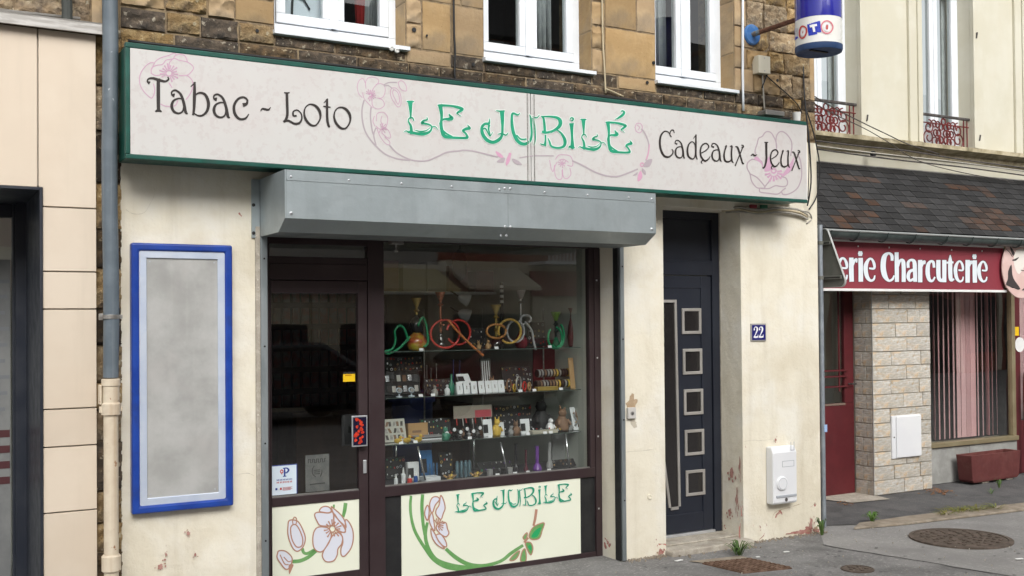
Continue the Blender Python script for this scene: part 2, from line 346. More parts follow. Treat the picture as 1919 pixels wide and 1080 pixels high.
# asphalt joints and scattered grit
gm = MB(); rg = random.Random(3)
for i in range(70):
    px = rg.uniform(1150, 1919); py = rg.uniform(985, 1079); p = gr(px, py)
    if p.y > (.9 if px > 1560 else -.04): continue
    s = rg.uniform(.003, .008); a = rg.uniform(0, 6)
    gm.obox(p + Vector((0,0,-.006)), Vector((math.cos(a), math.sin(a), 0))*s, Vector((-math.sin(a), math.cos(a), 0))*s*.7, Vector((.1*s,0,s*.6+.006)))
gro = gm.build('grit', conc); gro['kind'] = 'stuff'; gro['label'] = 'small pale grit scattered on the asphalt'
gu = MB()
for i in range(60):
    p = gr(rg.uniform(1170, 1919), rg.uniform(1015, 1079)); r_g = rg.uniform(.006, .016)
    if p.y > -.15: continue
    gu.add([(p.x+r_g*rg.uniform(.7,1.2)*math.cos(a), p.y+r_g*rg.uniform(.7,1.2)*math.sin(a), -.0048+.00004*i) for a in [k*.6283 for k in range(10)]], [tuple(range(10))])
guo = gu.build('gum_spots', asph2); guo['kind'] = 'stuff'; guo['label'] = 'dark gum and tar spots on the pavement'
gw = MB()
for i in range(260):
    x = rg.choice((rg.uniform(4.7, 5.05), rg.uniform(5.9, 6.75), rg.uniform(4.7, 6.75))); y = -abs(rg.gauss(0, .035))-(.11 if 5.08 < x < 5.9 else .004)
    s = rg.uniform(.004, .014); a = rg.uniform(0, 6)
    gw.obox((x, y, -.006), Vector((math.cos(a), math.sin(a), 0))*s, Vector((-math.sin(a), math.cos(a), 0))*s*.8, Vector((.1*s,0,s*.5+.006)))
gwo = gw.build('wall_foot_grit', kerbm); gwo['kind'] = 'stuff'; gwo['label'] = 'crumbs of render and grit along the wall foot'
def debris(px, py, l, w, lab):
    p = gr(px, py); a = rnd.uniform(-.4, .4)
    return tag(MB().obox(p, Vector((math.cos(a), math.sin(a), 0))*l, Vector((-math.sin(a), math.cos(a), 0))*w, (0,0,.006)).build('litter', white, bevel=.002), lab, 'litter', 'bits of pale litter on the pavement')
debris(1470,1037,.05,.02,'small white scrap on the pavement below the gas box')
debris(1418,1046,.03,.018,'tiny white scrap beside the rusty grating')
debris(1268,1054,.07,.025,'flat white flake at the foot of the door step')
debris(1905,1050,.06,.02,'white scrap lying right of the big manhole on the pavement')

# rusty checker plate cover in front of the house door
q = [gr(1316,1057), gr(1405,1048.5), gr(1470,1066), gr(1393,1075)]
u = (q[1]-q[0]); v = (q[3]-q[0])
gt = thing('checker_plate_cover', 'rusty iron checker plate cover set in asphalt before the navy door', 'cover', q[0])
MB().obox(q[0]+Vector((0,0,-.02)), u, v, (0,0,.024)).build('plate', rustgrate, gt, fixn=True)
st = MB(); NU, NV = 9, 9
for i in range(NU):
    for j in range(NV):
        st.obox(q[0]+u*((i+.18)/NU)+v*((j+.18)/NV)+Vector((0,0,.003)), u*(.64/NU), v*(.64/NV), (0,0,.009))
st.build('studs', rustgrate, gt, fixn=True)
sheet('cover_surround', [gr(1290,1053)[:2], gr(1388,1043)[:2], gr(1406,1047.5)[:2], gr(1316,1056)[:2]], .001, kerbm)
def manhole(px, py, r, lab, mat, rings):
    p = gr(px, py); t = thing('manhole_cover', lab, 'manhole', p)
    MB().lathe([(r*1.1,-.02),(r*1.1,.002),(r,.004),(r,-.002)], p, 40).build('ring', mat, t, smooth='auto')
    b = MB().lathe([(r*.985,-.02),(r*.985,.001)], p, 40)
    for k in range(rings):
        rr = r*(.2+.75*k/rings); nn = max(5, int(rr*60))
        for i in range(nn):
            a = 2*math.pi*(i+.5*(k % 2))/nn; c = p + Vector((math.cos(a), math.sin(a), 0))*rr
            b.box(c.x-.012, c.x+.012, c.y-.012, c.y+.012, .001, .008)
    b.build('lid', mat, t)
manhole(1800, 1009, .36, 'large round cast iron manhole cover beyond the pavement seam', castiron, 6)
manhole(1607, 1067, .105, 'small round cover in the dark asphalt near the seam', castiron, 2)
# crack along the asphalt seam
cr = MB(); 
for a, b_ in ((s1, s2),):
    pts = [a.lerp(b_, t/14) + Vector((rnd.uniform(-.012,.012), rnd.uniform(-.012,.012), 0)) for t in range(15)]
    for i in range(14):
        d = (pts[i+1]-pts[i]); n = Vector((-d.y, d.x, 0)).normalized()*.009
        cr.add([pts[i]-n+Vector((0,0,-.0035)), pts[i+1]-n+Vector((0,0,-.0035)), pts[i+1]+n+Vector((0,0,-.0035)), pts[i]+n+Vector((0,0,-.0035))], [(0,1,2,3)])
struct(cr.build('seam_crack', black))

def weed(p, n, h, spread, lab, mat=leaf, cat='weed', group='weeds growing in the pavement', seed=1):
    r = random.Random(seed); t = thing('weed', lab, cat, p, group); b = MB()
    for i in range(n):
        a = r.uniform(0, 6.28); l = h*r.uniform(.6, 1.1); w = .0048*r.uniform(.6, 1.4)*(h/.12+.4); d = Vector((math.cos(a), math.sin(a), 0)); s = Vector((-d.y, d.x, 0))
        o = Vector(p) + d*r.uniform(0, .25)*spread; out = spread*r.uniform(.4, 1.0)
        pts = [o, o+d*out*.35+Vector((0,0,l*.6)), o+d*out*.75+Vector((0,0,l*.85)), o+d*out*1.15+Vector((0,0,l*.65))]
        ws = [w*.5, w, w*.9, .001]
        vs = []
        for q_, ww in zip(pts, ws): vs += [q_-s*ww, q_+Vector((0,0,-ww*.35)), q_+s*ww]
        b.add(vs, [(0,1,4,3),(1,2,5,4),(3,4,7,6),(4,5,8,7),(6,7,10,9),(7,8,11,10)])
    b.build('leaves', mat, t); return t
weed(gr(1385,1041), 34, .11, .11, 'leafy green rosette weed at the corner of the door step', seed=2)
weed(gr(1634,980), 30, .10, .08, 'green weed tuft on the seam before the tiled pillar', seed=3)
weed(gr(1541,1004), 12, .16, .05, 'thin green weed at the foot of the road sign post', seed=4)
for i, (px, py) in enumerate(((1772,966),(1800,962),(1815,960),(1832,958),(1866,955))):
    weed(gr(px, py), 30, .05, .16, ['yellowish low weed on the kerb, leftmost of the row','second yellow weed from the left on the kerb','third yellow green weed along the kerb, in the middle','fourth yellow green weed along the kerb','last small yellow weed, rightmost on the kerb'][i], leafy, seed=10+i)
weed(gr(1873,915), 10, .10, .05, 'small green weed growing under the right end of the planter', seed=20)
weed(gr(1858,927), 8, .06, .06, 'low dark green weed on the asphalt in front of the planter', seed=21)
dl = MB(); r_ = random.Random(5)
for i in range(60):
    p = gr(1757+r_.gauss(0,16), 924+r_.gauss(0,3)); a = r_.uniform(0,6); s = r_.uniform(.015,.035)
    dl.obox(p+Vector((0,0,r_.uniform(0,.02))), Vector((math.cos(a),math.sin(a),r_.uniform(-.3,.3)))*s, Vector((-math.sin(a),math.cos(a),r_.uniform(-.3,.3)))*s*.6, (0,0,.002))
d_ = dl.build('dead_leaves', deadl); d_['kind'] = 'stuff'; d_['label'] = 'heap of dry brown leaves in the corner by the planter'
dl = MB()
for i in range(22):
    p = gr(1582+r_.gauss(0,7), 948+r_.gauss(0,1.5)); a = r_.uniform(0,6); s = r_.uniform(.012,.03)
    dl.obox(p+Vector((0,0,.006+r_.uniform(0,.02))), Vector((math.cos(a),math.sin(a),r_.uniform(-.4,.4)))*s, Vector((-math.sin(a),math.cos(a),r_.uniform(-.3,.3)))*s*.6, (0,0,.002))
d_ = dl.build('dead_leaves', deadl); d_['kind'] = 'stuff'; d_['label'] = 'few dry leaves before the red door'

# ================================================================== THE SHOP BUILDING
XL, XR = 1.12, 6.728; OPL, OPR = 1.983, 4.664; DOL, DOR = 5.089, 5.872; ZST = 3.28; ZTOP = 6.2
YS = .245                                            # plane of the shopfront
bld = thing('shop_building', 'tan stone house with cream rendered tobacco shop ground floor', 'building', (3.9, .5, 0))
ZH = 2.62                                            # underside of the shop opening (behind the shutter box)
ZDL = az(1300,388,.0)                                # lintel of the house door
w = MB()
w.box(XL, OPL, 0, .42, -.05, ZST); w.box(OPR, DOL, 0, .42, -.05, ZST); w.box(DOR, XR, 0, 1.6, -.05, ZST)
w.box(OPL, OPR, 0, .42, ZH, ZST); w.box(DOL, DOR, 0, .42, ZDL, ZST)
wall = w.build('ground_floor_wall', plaster, bld)
# shallow vertical band of render at the left edge, and a ledge under the sign
box('ledge', DOL-.35, XR-.32, -.05, 0, ZDL+.075, ZDL+.10, plaster, bld, .004)

def stone_mesh(w, h, amp, seed, cell=.045, round_=.02):
    r = random.Random(seed); off = Vector((seed*3.7, seed*1.3, 0)); vs = []; edge = min(.005, w*.08, h*.08)
    def axis_(l):
        n = max(2, int(l/cell)); return [-l/2] + [-l/2+edge+(l-2*edge)*k/n for k in range(n+1)] + [l/2]
    AX, AZ = axis_(w), axis_(h); nx, nz = len(AX)-1, len(AZ)-1
    for j in range(nz+1):
        for i in range(nx+1):
            x = AX[i]; z = AZ[j]; ed = min(w/2-abs(x), h/2-abs(z))
            if 1 < i < nx-1: x += r.uniform(-.2,.2)*w/nx
            if 1 < j < nz-1: z += r.uniform(-.2,.2)*h/nz
            nv = mnoise.noise(Vector((x*7, z*9, 0))+off) + .6*mnoise.noise(Vector((x*19, z*23, 2))+off)
            if amp > .009: nv = 1.3*(.45-abs(mnoise.noise(Vector((x*9, z*13, 0))+off))*1.6) + .55*mnoise.noise(Vector((x*26, z*34, 2))+off) + .35*mnoise.noise(Vector((x*60, z*60, 4))+off)
            if ed < 1e-6:
                y = .03; f = 1+.35*amp/.02*mnoise.noise(Vector((x*14, z*14, 5))+off)*.18
                x *= f if abs(x) > w*.45 else 1; z *= f if abs(z) > h*.45 else 1
            else: y = -nv*amp - amp*.4 + round_*max(0, 1-ed/.022)*.55
            vs.append((x, y, z))
    fs = [(j*(nx+1)+i, j*(nx+1)+i+1, (j+1)*(nx+1)+i+1, (j+1)*(nx+1)+i) for j in range(nz) for i in range(nx)]
    return vs, fs
SEED = [0]
def stone(x0, x1, z0, z1, mat, amp, parent, Y=0.0, gap=.0025):
    SEED[0] += 1
    vs, fs = stone_mesh(x1-x0-2*gap, z1-z0-2*gap, amp, SEED[0], .014 if amp > .009 else .045)
    b = MB().add(vs, fs); me = b.mesh('stone', mat, True); me.set_sharp_from_angle(angle=math.radians(38))
    return instance('stone', me, ((x0+x1)/2, Y, (z0+z1)/2), parent)
def course(x0, x1, z0, z1, mats, wmin, wmax, amp, parent, Y=0.0, r=rnd, jit=0.0):
    x = x0
    while x < x1-1e-4:
        wd = r.uniform(wmin, wmax)
        if x1-(x+wd) < wmin*.6: wd = x1-x
        m = r.choice(mats); stone(x, x+wd, z0+r.uniform(-jit,jit)*.5, z1+r.uniform(-jit,jit)*.5, m, amp, parent, Y+r.uniform(-.004,.004)); x += wd
YW = .17                                             # plane of the upper window frames
WIN = [(ax(515,40), ax(742,60,YW)), (ax(908,80), ax(1086,100,YW)), (ax(1230,120), ax(1351,140,YW))]
ZSILL, ZHEAD = 3.64, 5.3
# masonry core with openings
c = MB(); xs = [XL] + [v for w_ in WIN for v in w_] + [XR]
c.box(XL, XR, .012, .45, ZST, ZSILL-.03)
for i in range(0, len(xs), 2): c.box(xs[i], xs[i+1], .012, .45, ZSILL-.03, ZHEAD)
c.box(XL, XR, .012, .45, ZHEAD, ZTOP)
c.build('upper_wall', mortar, bld)
rs = random.Random(11)
# sooty course just above the sign, then rubble and ashlar piers
course(XL, XR, 3.29, ZSILL-.10, [sooty, sooty, sooty, sooty, rubble], .22, .42, .010, bld, r=rs)
xs2 = [XL] + [v for w_ in WIN for v in w_] + [XR]
course(XL, WIN[0][0], ZSILL-.10, ZSILL+.03, [sooty, rubble], .2, .36, .011, bld, r=rs, jit=.01)
course(WIN[0][1], WIN[1][0], ZSILL-.10, ZSILL, [sooty, ashlar], .22, .4, .005, bld, r=rs)
course(WIN[1][1], WIN[2][0], ZSILL-.10, ZSILL, [sooty, ashlar], .22, .4, .005, bld, r=rs)
course(WIN[2][1], XR, ZSILL-.10, ZSILL, [sooty, rubble], .2, .36, .010, bld, r=rs)
for a, b_ in WIN: course(a, b_, ZSILL-.10, ZSILL-.03, [sooty], .35, .5, .006, bld, r=rs)
# left pier: rubble with two dressed jamb stones; right pier rubble
def rubblepier(x0, x1, z0, jamb_l, jamb_r):
    z = z0; k = 0
    while z < ZHEAD:
        h = rs.uniform(.15, .24); xa, xb = x0, x1
        if jamb_l: wl = .13 if k % 2 else .20; stone(x0, x0+wl, z, z+h, ashlar, .004, bld, -.003); xa = x0+wl
        if jamb_r and k % 2 == 0: stone(x1-.25, x1, z, z+h, ashlar, .004, bld, -.003); xb = x1-.25
        elif jamb_r: stone(x1-.14, x1, z, z+h, ashlar, .004, bld, -.003); xb = x1-.14
        course(xa, xb, z, z+h, [rubble, rubble, rubble, ashlar], .13, .32, .017, bld, r=rs, jit=.02); z += h; k += 1
rubblepier(XL, WIN[0][0], ZSILL+.03, False, True)
rubblepier(WIN[2][1], XR-.06, ZSILL, True, False)
for z in (ZSILL, ZSILL+.42, ZSILL+.84, ZSILL+1.26): stone(XR-.06, XR, z, z+.42, ashlar, .003, bld)
for (x0, x1) in ((WIN[0][1], WIN[1][0]), (WIN[1][1], WIN[2][0])):
    z = ZSILL; k = 0
    while z < ZHEAD:
        h = rs.uniform(.30, .40); xj = x0+.12
        stone(x0, xj, z, z+h*.5, ashlar, .012, bld, .004); stone(x0, xj, z+h*.5, z+h, ashlar, .012, bld, .004)
        s_ = xj+(x1-xj)*(.62 if k % 2 else .46)
        if k == 0 and x0 > 4: stone(xj, x1, z, z+h, ashlar, .004, bld)
        else: stone(xj, s_, z, z+h, ashlar, .004, bld); stone(s_, x1, z, z+h, ashlar, .004, bld)
        z += h; k += 1
course(XL, XR, ZHEAD, ZHEAD+.3, [ashlar], .4, .7, .004, bld, r=rs); z = ZHEAD+.3
while z < ZTOP-.05: course(XL, XR, z, z+.24, [rubble, ashlar], .2, .4, .014, bld, r=rs); z += .24
# dressed stone lining the window reveals
for a, b_ in WIN:
    z = ZSILL-.03; k = 0
    while z < ZHEAD-.05:
        h = (.34, .42, .30, .38)[k % 4]; k += 1; z2 = min(z+h, ZHEAD)
        box('reveal_stone', b_-.003, b_+.03, .016, YW+.14, z+.003, z2-.003, ashlar, bld, .006)
        box('reveal_stone', a-.03, a+.003, .016, YW+.14, z+.003, z2-.003, ashlar, bld, .006); z = z2
# holes drilled in the stone
for px, py, r in ((776,55,.016),(800,66,.008),(887,120,.013),(1000,150,.008),(1213,154,.013),(1404,182,.015),(1457,125,.013),(1457,150,.013),(482,57,.011),(1225,117,.014)):
    p = at(px, py, -.008); MB().lathe([(r,-.002),(r*.9,.004)], p, 12, 'Y').build('anchor_hole', black, bld)

def upper_window(a, b_, k, curtain):
    y = YW; zs, zh = ZSILL, ZHEAD
    fw = .055; win = MB()
    win.box(a, b_, y, y+.07, zs+.02, zs+.02+.075); win.box(a, b_, y, y+.07, zh-.06, zh)
    win.box(a, a+fw, y, y+.07, zs+.095, zh-.06); win.box(b_-fw, b_, y, y+.07, zs+.095, zh-.06)
    o = win.build('window', pvc, bld, .004)
    m = (a+b_)/2
    for s0, s1, nm in ((a+fw+.004, m-.012, 0), (m+.012, b_-fw-.004, 1)):
        z0, z1 = zs+.10, zh-.065; sw = .062; f = MB()
        f.box(s0, s1, y-.012, y+.05, z0, z0+sw); f.box(s0, s1, y-.012, y+.05, z1-sw, z1)
        f.box(s0, s0+sw, y-.012, y+.05, z0+sw, z1-sw); f.box(s1-sw, s1, y-.012, y+.05, z0+sw, z1-sw)
        f.build('sash', pvc, o, .005)
        box('glazing', s0+sw, s1-sw, y+.016, y+.036, z0+sw, z1-sw, glass, o)
    box('astragal', m-.03, m+.03, y-.022, y-.013, zs+.10, zh-.065, pvc, o, .003)
    sl = MB().prismx([(-.035, zs-.028), (-.035, zs-.002), (y+.02, zs+.02), (y+.02, zs-.028)], a-.012, b_+.015)
    sl.build('sill', pvc, o, .003, fixn=True)
    for t in (.18, .5, .82): box('drain_cap', a+(b_-a)*t-.012, a+(b_-a)*t+.012, y-.006, y, zs+.045, zs+.052, gasgrey, o)
    # room behind
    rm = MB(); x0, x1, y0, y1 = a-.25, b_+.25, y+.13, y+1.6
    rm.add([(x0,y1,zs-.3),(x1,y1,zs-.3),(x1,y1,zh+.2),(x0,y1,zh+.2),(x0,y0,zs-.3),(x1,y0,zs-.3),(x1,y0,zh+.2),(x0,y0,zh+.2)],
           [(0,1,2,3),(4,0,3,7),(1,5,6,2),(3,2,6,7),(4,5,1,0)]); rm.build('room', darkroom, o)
    curtain(a, b_, m, y, zs, zh, o)
redc = M('red_fabric', (.30,.012,.012), (.22,.01,.01), ns=6, rough=.9); greyc = M('grey_net', (.40,.41,.43), (.48,.49,.50), ns=9, rough=.9); skyrefl = M('pale_sky_reflection', (.60,.63,.70), (.64,.67,.73), ns=2, rough=.85)
def pleats(x0, x1, y, z0, z1, mat, o, name='curtain', amp=.02, taper=1.0):
    n = 26; vs = []
    for j, z in enumerate((z0, (z0+z1)/2, z1)):
        t = taper+(1-taper)*j/2
        for i in range(n+1):
            xm = (x0+x1)/2; x = xm+((x0-xm)+(x1-x0)*i/n)*t
            vs.append((x, y+amp*math.sin(i*1.7), z))
    me = MB().add(vs, [(j*(n+1)+i, j*(n+1)+i+1, (j+1)*(n+1)+i+1, (j+1)*(n+1)+i) for j in range(2) for i in range(n)])
    ob = me.build(name, mat, o, smooth=True); so_ = ob.modifiers.new('t', 'SOLIDIFY'); so_.thickness = .004; return ob
def cur1(a, b_, m, y, zs, zh, o):
    box('pane_backing', a+.02, m-.03, y+.10, y+.106, zs+.03, zh-.02, skyrefl, o)  # pale sheet: sky reflection of the left pane put into its colour
    pleats(m+.15, m+.34, y+.14, zs+.05, zh, redc, o, 'red_curtain', .012, .22); pleats(b_-.17, b_-.06, y+.18, zs+.03, zh, greyc, o)
    tw = MB()   # dark branch ornament against the pale sheet
    p = Vector((a+.19, y+.09, zs+.02)); tw.tube([p+Vector((.0,0,0)), p+Vector((.01,0,.25)), p+Vector((.05,0,.55))], .008, 6)
    for s_ in (-1, 1): tw.tube([p+Vector((.02,0,.3)), p+Vector((.02+.07*s_,0,.28)), p+Vector((.02+.11*s_,0,.22))], .006, 5)
    tw.build('dark_twig', black, o)
def cur2(a, b_, m, y, zs, zh, o):
    pleats(m+.05, b_-.10, y+.25, zs+.10, zh, greyc, o, 'curtain', .03)
def cur3(a, b_, m, y, zs, zh, o):
    pleats(m-.10, m-.02, y+.2, zs+.1, zh, greyc, o, 'curtain', .02); pleats(b_-.22, b_-.09, y+.3, zs+.0, zh, greyc, o)
for (a, b_), c_, k in zip(WIN, (cur1, cur2, cur3), range(3)): upper_window(a, b_, k, c_)

# ------------------------------------------------ shopfront (brown aluminium)
def X(px, py=700, Y=YS): return ax(px, py, Y)
ZG1, ZG0 = az(590,551,YS), az(590,926,YS)            # door glass
ZP1 = az(588,948,YS); ZBOT = az(1085,1039,YS); ZR0 = az(1114,1046,YS)
ZSH = az(900,897,YS)                                  # foot of the window glass
ZLP1 = az(920,916,YS)                                 # top of the printed lower panel
ZWT = az(900,466,YS)+.03
xd0, xd1 = X(506), X(690); xm1 = X(720); xw1 = X(1105); xw2 = OPR-.0
door = MB(); df = .05
gx0, gx1 = X(509), X(672)
door.box(xd0+.004, gx0, YS, YS+df, .06, ZG1+.09); door.box(gx1, xd1-.004, YS, YS+df, .06, ZG1+.09)
door.box(gx0, gx1, YS, YS+df, ZG1, ZG1+.09); door.box(gx0, gx1, YS, YS+df, ZP1+.012, ZG0-.006); door.box(gx0, gx1, YS, YS+df, .06, .13)
sd_ = door.build('shop_door', brown, bld, .003)
box('door_glass', gx0-.002, gx1+.002, YS+.022, YS+.030, ZG0-.01, ZG1+.006, shopglass, sd_)
MB().box(gx0, gx1, YS+.012, YS+.02, ZG0-.006, ZG0+.004).build('glazing_bead', greymetal, sd_)
dp = box('printed_panel', gx0, gx1, YS+.008, YS+.04, .13, ZP1+.012, panelg, sd_)
plx = X(683, 873); box('lock', plx-.012, plx+.012, YS-.012, YS, az(683,888,YS), az(683,863,YS), alu, sd_, .004)
# pull plate with a red poppy print, standing off the door
hx0, hx1 = X(659,800,YS-.05), X(688,800,YS-.05); hz0, hz1 = az(674,838,YS-.05), az(674,780,YS-.05)
pp = box('pull_plate', hx0, hx1, YS-.055, YS-.045, hz0, hz1, alu, sd_, .002)
box('plate_face', hx0+.008, hx1-.008, YS-.057, YS-.0545, hz0+.01, hz1-.01, M('plate_dark', (.012,.010,.03), rough=.25), sd_)
box('stand_off', hx0+.03, hx1-.03, YS-.045, YS, (hz0+hz1)/2-.02, (hz0+hz1)/2+.02, black, sd_)
pf = MB(); r_ = random.Random(9)
for i in range(17):
    cx_ = r_.uniform(hx0+.022, hx1-.022); cz_ = hz0+.02+(hz1-hz0-.04)*(i+.5)/17; rr = r_.uniform(.010,.018)
    pts = [(cx_+rr*r_.uniform(.6,1.1)*math.cos(a), cz_+rr*r_.uniform(.6,1.1)*math.sin(a)) for a in [k*6.283/9 for k in range(9)]]
    n = len(pf.v); pf.add([(x, YS-.0575-.0001*i, z) for x, z in pts], [tuple(range(9))])
pf.build('poppy_print', M('poppy_red', (.62,.05,.02), (.45,.03,.015), ns=40, rough=.3), sd_)
box('plate_reflection', X(640,810,YS+.04), X(662,810,YS+.04), YS+.034, YS+.04, hz0, hz1, black, sd_)  # black sheet painted as the pull plate's reflection in the door glass
# fixed framing
fr = MB()
fr.box(OPL, xd0, YS-.004, YS+.06, .0, ZH)                                   # left jamb
fr.box(xd1, xm1, YS-.008, YS+.07, .0, ZH)                                   # mullion
zt0 = az(590,512,YS); zt1 = az(590,494,YS)
fr.box(xd0, xd1, YS-.004, YS+.06, ZG1+.095, zt1)                            # transom
fr.box(xd0, xd1, YS+.0, YS+.05, zt1, az(590,481,YS)); fr.box(xd0, xd1, YS-.002, YS+.05, az(590,458,YS), ZH)
fr.box(xm1, OPR, YS-.004, YS+.06, ZWT, ZH)
fr.box(xw1, X(1114), YS-.002, YS+.05, ZSH, ZWT); fr.box(X(1114), OPR, YS-.010, YS+.06, ZR0, ZWT)
fr.box(xm1, X(1114), YS-.004, YS+.06, ZLP1+.01, ZSH)                        # sill rail
fr.box(xm1, X(1114), YS-.004, YS+.06, ZR0-.02, ZBOT)
sf = fr.build('shop_window', brown, bld, .003)
box('shop_glass', xm1-.002, xw1+.002, YS+.022, YS+.030, ZSH-.005, ZWT+.005, shopglass, sf)
box('fanlight', xd0, xd1, YS+.02, YS+.028, az(590,481,YS)-.002, az(590,458,YS)+.002, shopglass, sf)
MB().box(xm1, xw1, YS+.008, YS+.02, ZSH, ZSH+.008).build('glazing_bead', greymetal, sf)
lp = box('lower_panel', X(751), X(1086), YS+.004, YS+.03, ZBOT, ZLP1+.01, panelg, sf)
box('side_panel', xm1, X(751), YS+.012, YS+.03, ZBOT, ZLP1+.01, black, sf); box('side_panel', X(1086), X(1114), YS+.012, YS+.03, ZBOT, ZLP1+.01, black, sf)
for z in (.9, 1.5, 2.1, .35): box('frame_screw', X(1117), X(1117)+.012, YS-.0125, YS-.010, z, z+.012, alu, sf)
# concrete threshold and the stub of a floor inside
th = MB().box(OPL, OPR, .03, YS+.1, -.05, ZR0-.0); th.build('threshold', conc, bld, .012, seg=3)
# left and right guide rails of the roller shutter
for nm, x0, x1 in (('guide_rail', ax(487,700), OPL), ('guide_rail', OPR, ax(1167,700))):
    rl = MB(); rl.box(x0, x1, -.03, .06, .0, ZH)
    o = rl.build(nm, rail, bld, .004)
    for z in (.45, 1.05, 1.65, 2.2): MB().lathe([(.006,-.003),(.006,.0)], ((x0+x1)/2, -.031, z), 8, 'Y').build('screw', black, o)
box('rail_slot', OPR-.012, OPR, -.012, .05, .0, ZH, black, bld)
box('wall_strip', ax(478,600), ax(487,600)-.001, -.018, .0, .0, 2.40, conc, bld, .004)

# roller shutter box
bxl = ax(487,400); Yf = atx(535,380,bxl).y; bz1 = az(535,317,Yf); bz0 = az(535,408,Yf); pc = atx(523,434,bxl); bxr = ax(1228,400,Yf)
sb = thing('shutter_box', 'grey metal roller shutter box under the shop sign', 'shutter', ((bxl+bxr)/2, 0, pc.z))
e_ = .003
MB().prismx([(-.001,bz1),(Yf+e_,bz1),(Yf+e_,bz0),(pc.y+e_,pc.z),(-.001,pc.z)], bxl, bxr).build('housing', shutin, sb, fixn=True)
for x, nm in ((bxl, 'end_cap'), (bxr, 'end_cap')):
    MB().prismx([(-.001,bz1+.001),(Yf-.001,bz1+.001),(Yf-.001,bz0),(pc.y-.001,pc.z-.001),(-.001,pc.z-.001)], x-.004, x+.004).build(nm, shut, sb, fixn=True)
xs_ = ax(952,400,Yf)
for a, b_ in ((bxl+.005, xs_-.001), (xs_+.001, bxr-.005)):
    MB().box(a, b_, Yf-.001, Yf+.002, bz0, bz1-.06).build('front_sheet', shut, sb, .001)
    MB().prismx([(Yf-.001,bz0-.0005),(Yf+.002,bz0-.0005),(pc.y+.002,pc.z),(pc.y-.001,pc.z)], a, b_).build('lower_sheet', shut, sb, fixn=True)
MB().box(bxl+.005, bxr-.005, Yf-.004, Yf+.002, bz1-.062, bz1).build('top_strip', shut, sb, .001)
MB().box(bxl-.055, bxl-.005, -.016, -.001, pc.z-.01, bz1).build('wall_flange', shut, sb, .002)
rv = MB().lathe([(.011,.0),(.009,-.006),(.0,-.008)], (0,0,0), 10, 'Y').mesh('rivet', alu, True)
for t in (.005, .14, .27, .40, .53, .66, .79, .92, .995): instance('rivet', rv, (bxl+.02+(bxr-bxl-.04)*t, Yf-.004, bz1-.040), sb, None, (.7,.7,.7))
for t in (.005, .995): instance('rivet', rv, (bxl+.02+(bxr-bxl-.04)*t, Yf-.001, bz0+.03), sb)
for dx in (-.025, .015):
    for z in (bz1-.03, bz0+.004, bz0-.05): instance('rivet', rv, (xs_+dx, Yf-.004 if z > bz0-.01 else (Yf+pc.y)/2-.01, z), sb, None, (.8,.8,.8))
for x, z in ((bxl-.045, bz1-.16), (bxl-.045, pc.z+.02)): MB().lathe([(.011,0),(.011,-.006)], (x,-.016,z), 8, 'Y').build('bolt', black, sb)
cl = thing('shutter_stop', 'small grey shutter stop hanging under the box above the mullion', 'bracket', at(742,455,.12))
p = at(742,452,.12); MB().box(p.x-.045,p.x+.045,.09,.15,p.z-.02,p.z+.025).build('block', greymetal, cl, .003); MB().lathe([(.008,-.075),(.016,-.07),(.016,-.06),(.007,-.055),(.007,-.02)], p, 10).build('pin', greymetal, cl)

# ------------------------------------------------ house door
YD = .257; pxd = lambda px, py=700: ax(px, py, YD)
zd0 = az(1300,1003,YD); zf1 = az(1300,490,YD); zt = ZDL
zl1 = az(1300,515,YD); xr_ = pxd(1350)
fd = MB()
fd.box(xr_-.075, xr_, YD, YD+.07, zd0, zt); fd.box(DOL-.12, xr_-.075, YD, YD+.07, zl1, zf1); fd.box(DOL-.12, DOL-.03, YD, YD+.07, zd0, zt)
fd.box(DOL-.03, xr_-.075, YD, YD+.07, zt-.06, zt)
hd = fd.build('house_door', navy, bld, .004)
box('transom_panel', DOL-.03, xr_-.075, YD+.02, YD+.05, zf1, zt-.06, navy, hd)
box('bead', DOL-.03, xr_-.075, YD+.004, YD+.02, zf1, zf1+.012, navy, hd, .002)
lx0, lx1 = DOL-.03, xr_-.08
lf = MB(); sw = .105; ly = YD+.012
lf.box(lx1-sw, lx1, ly, ly+.05, zd0+.025, zl1-.004); lf.box(lx0, lx1-sw, ly, ly+.05, zl1-.004-sw, zl1-.004); lf.box(lx0, lx1-sw, ly, ly+.05, zd0+.025, zd0+.025+.15)
lf.build('leaf_frame', navy, hd, .006)
pz0, pz1 = zd0+.175, zl1-.004-sw
lpnl = box('leaf_panel', lx0, lx1-sw, ly+.012, ly+.045, pz0, pz1, navy, hd)
ip = ly+.012
for k in range(5):
    t = k/4; cx_ = 1294.7+(1302-1294.7)*t; cy_ = 603+(905.4-603)*t
    c = at(cx_, cy_, ip); hw = .063; hh = .108 if False else .098
    fm = MB(); a0, a1, b0, b1 = c.x-.082, c.x+.082, c.z-.096, c.z+.096; tw = .024
    a0, a1 = ax(cx_-18, cy_, ip), ax(cx_+18, cy_, ip); b0, b1 = az(cx_, cy_+24, ip), az(cx_, cy_-24, ip)
    fm.ring(a0, a1, b0, b1, tw, ip-.014, ip)
    fm.build('inset_frame', silver, hd, .003)
    box('inset_pane', a0+tw, a1-tw, ip-.004, ip-.001, b0+tw, b1-tw, M('dark_pane', (.02,.018,.018), rough=.08, spec=.6) if k == 0 else MATS['dark_pane'], hd)
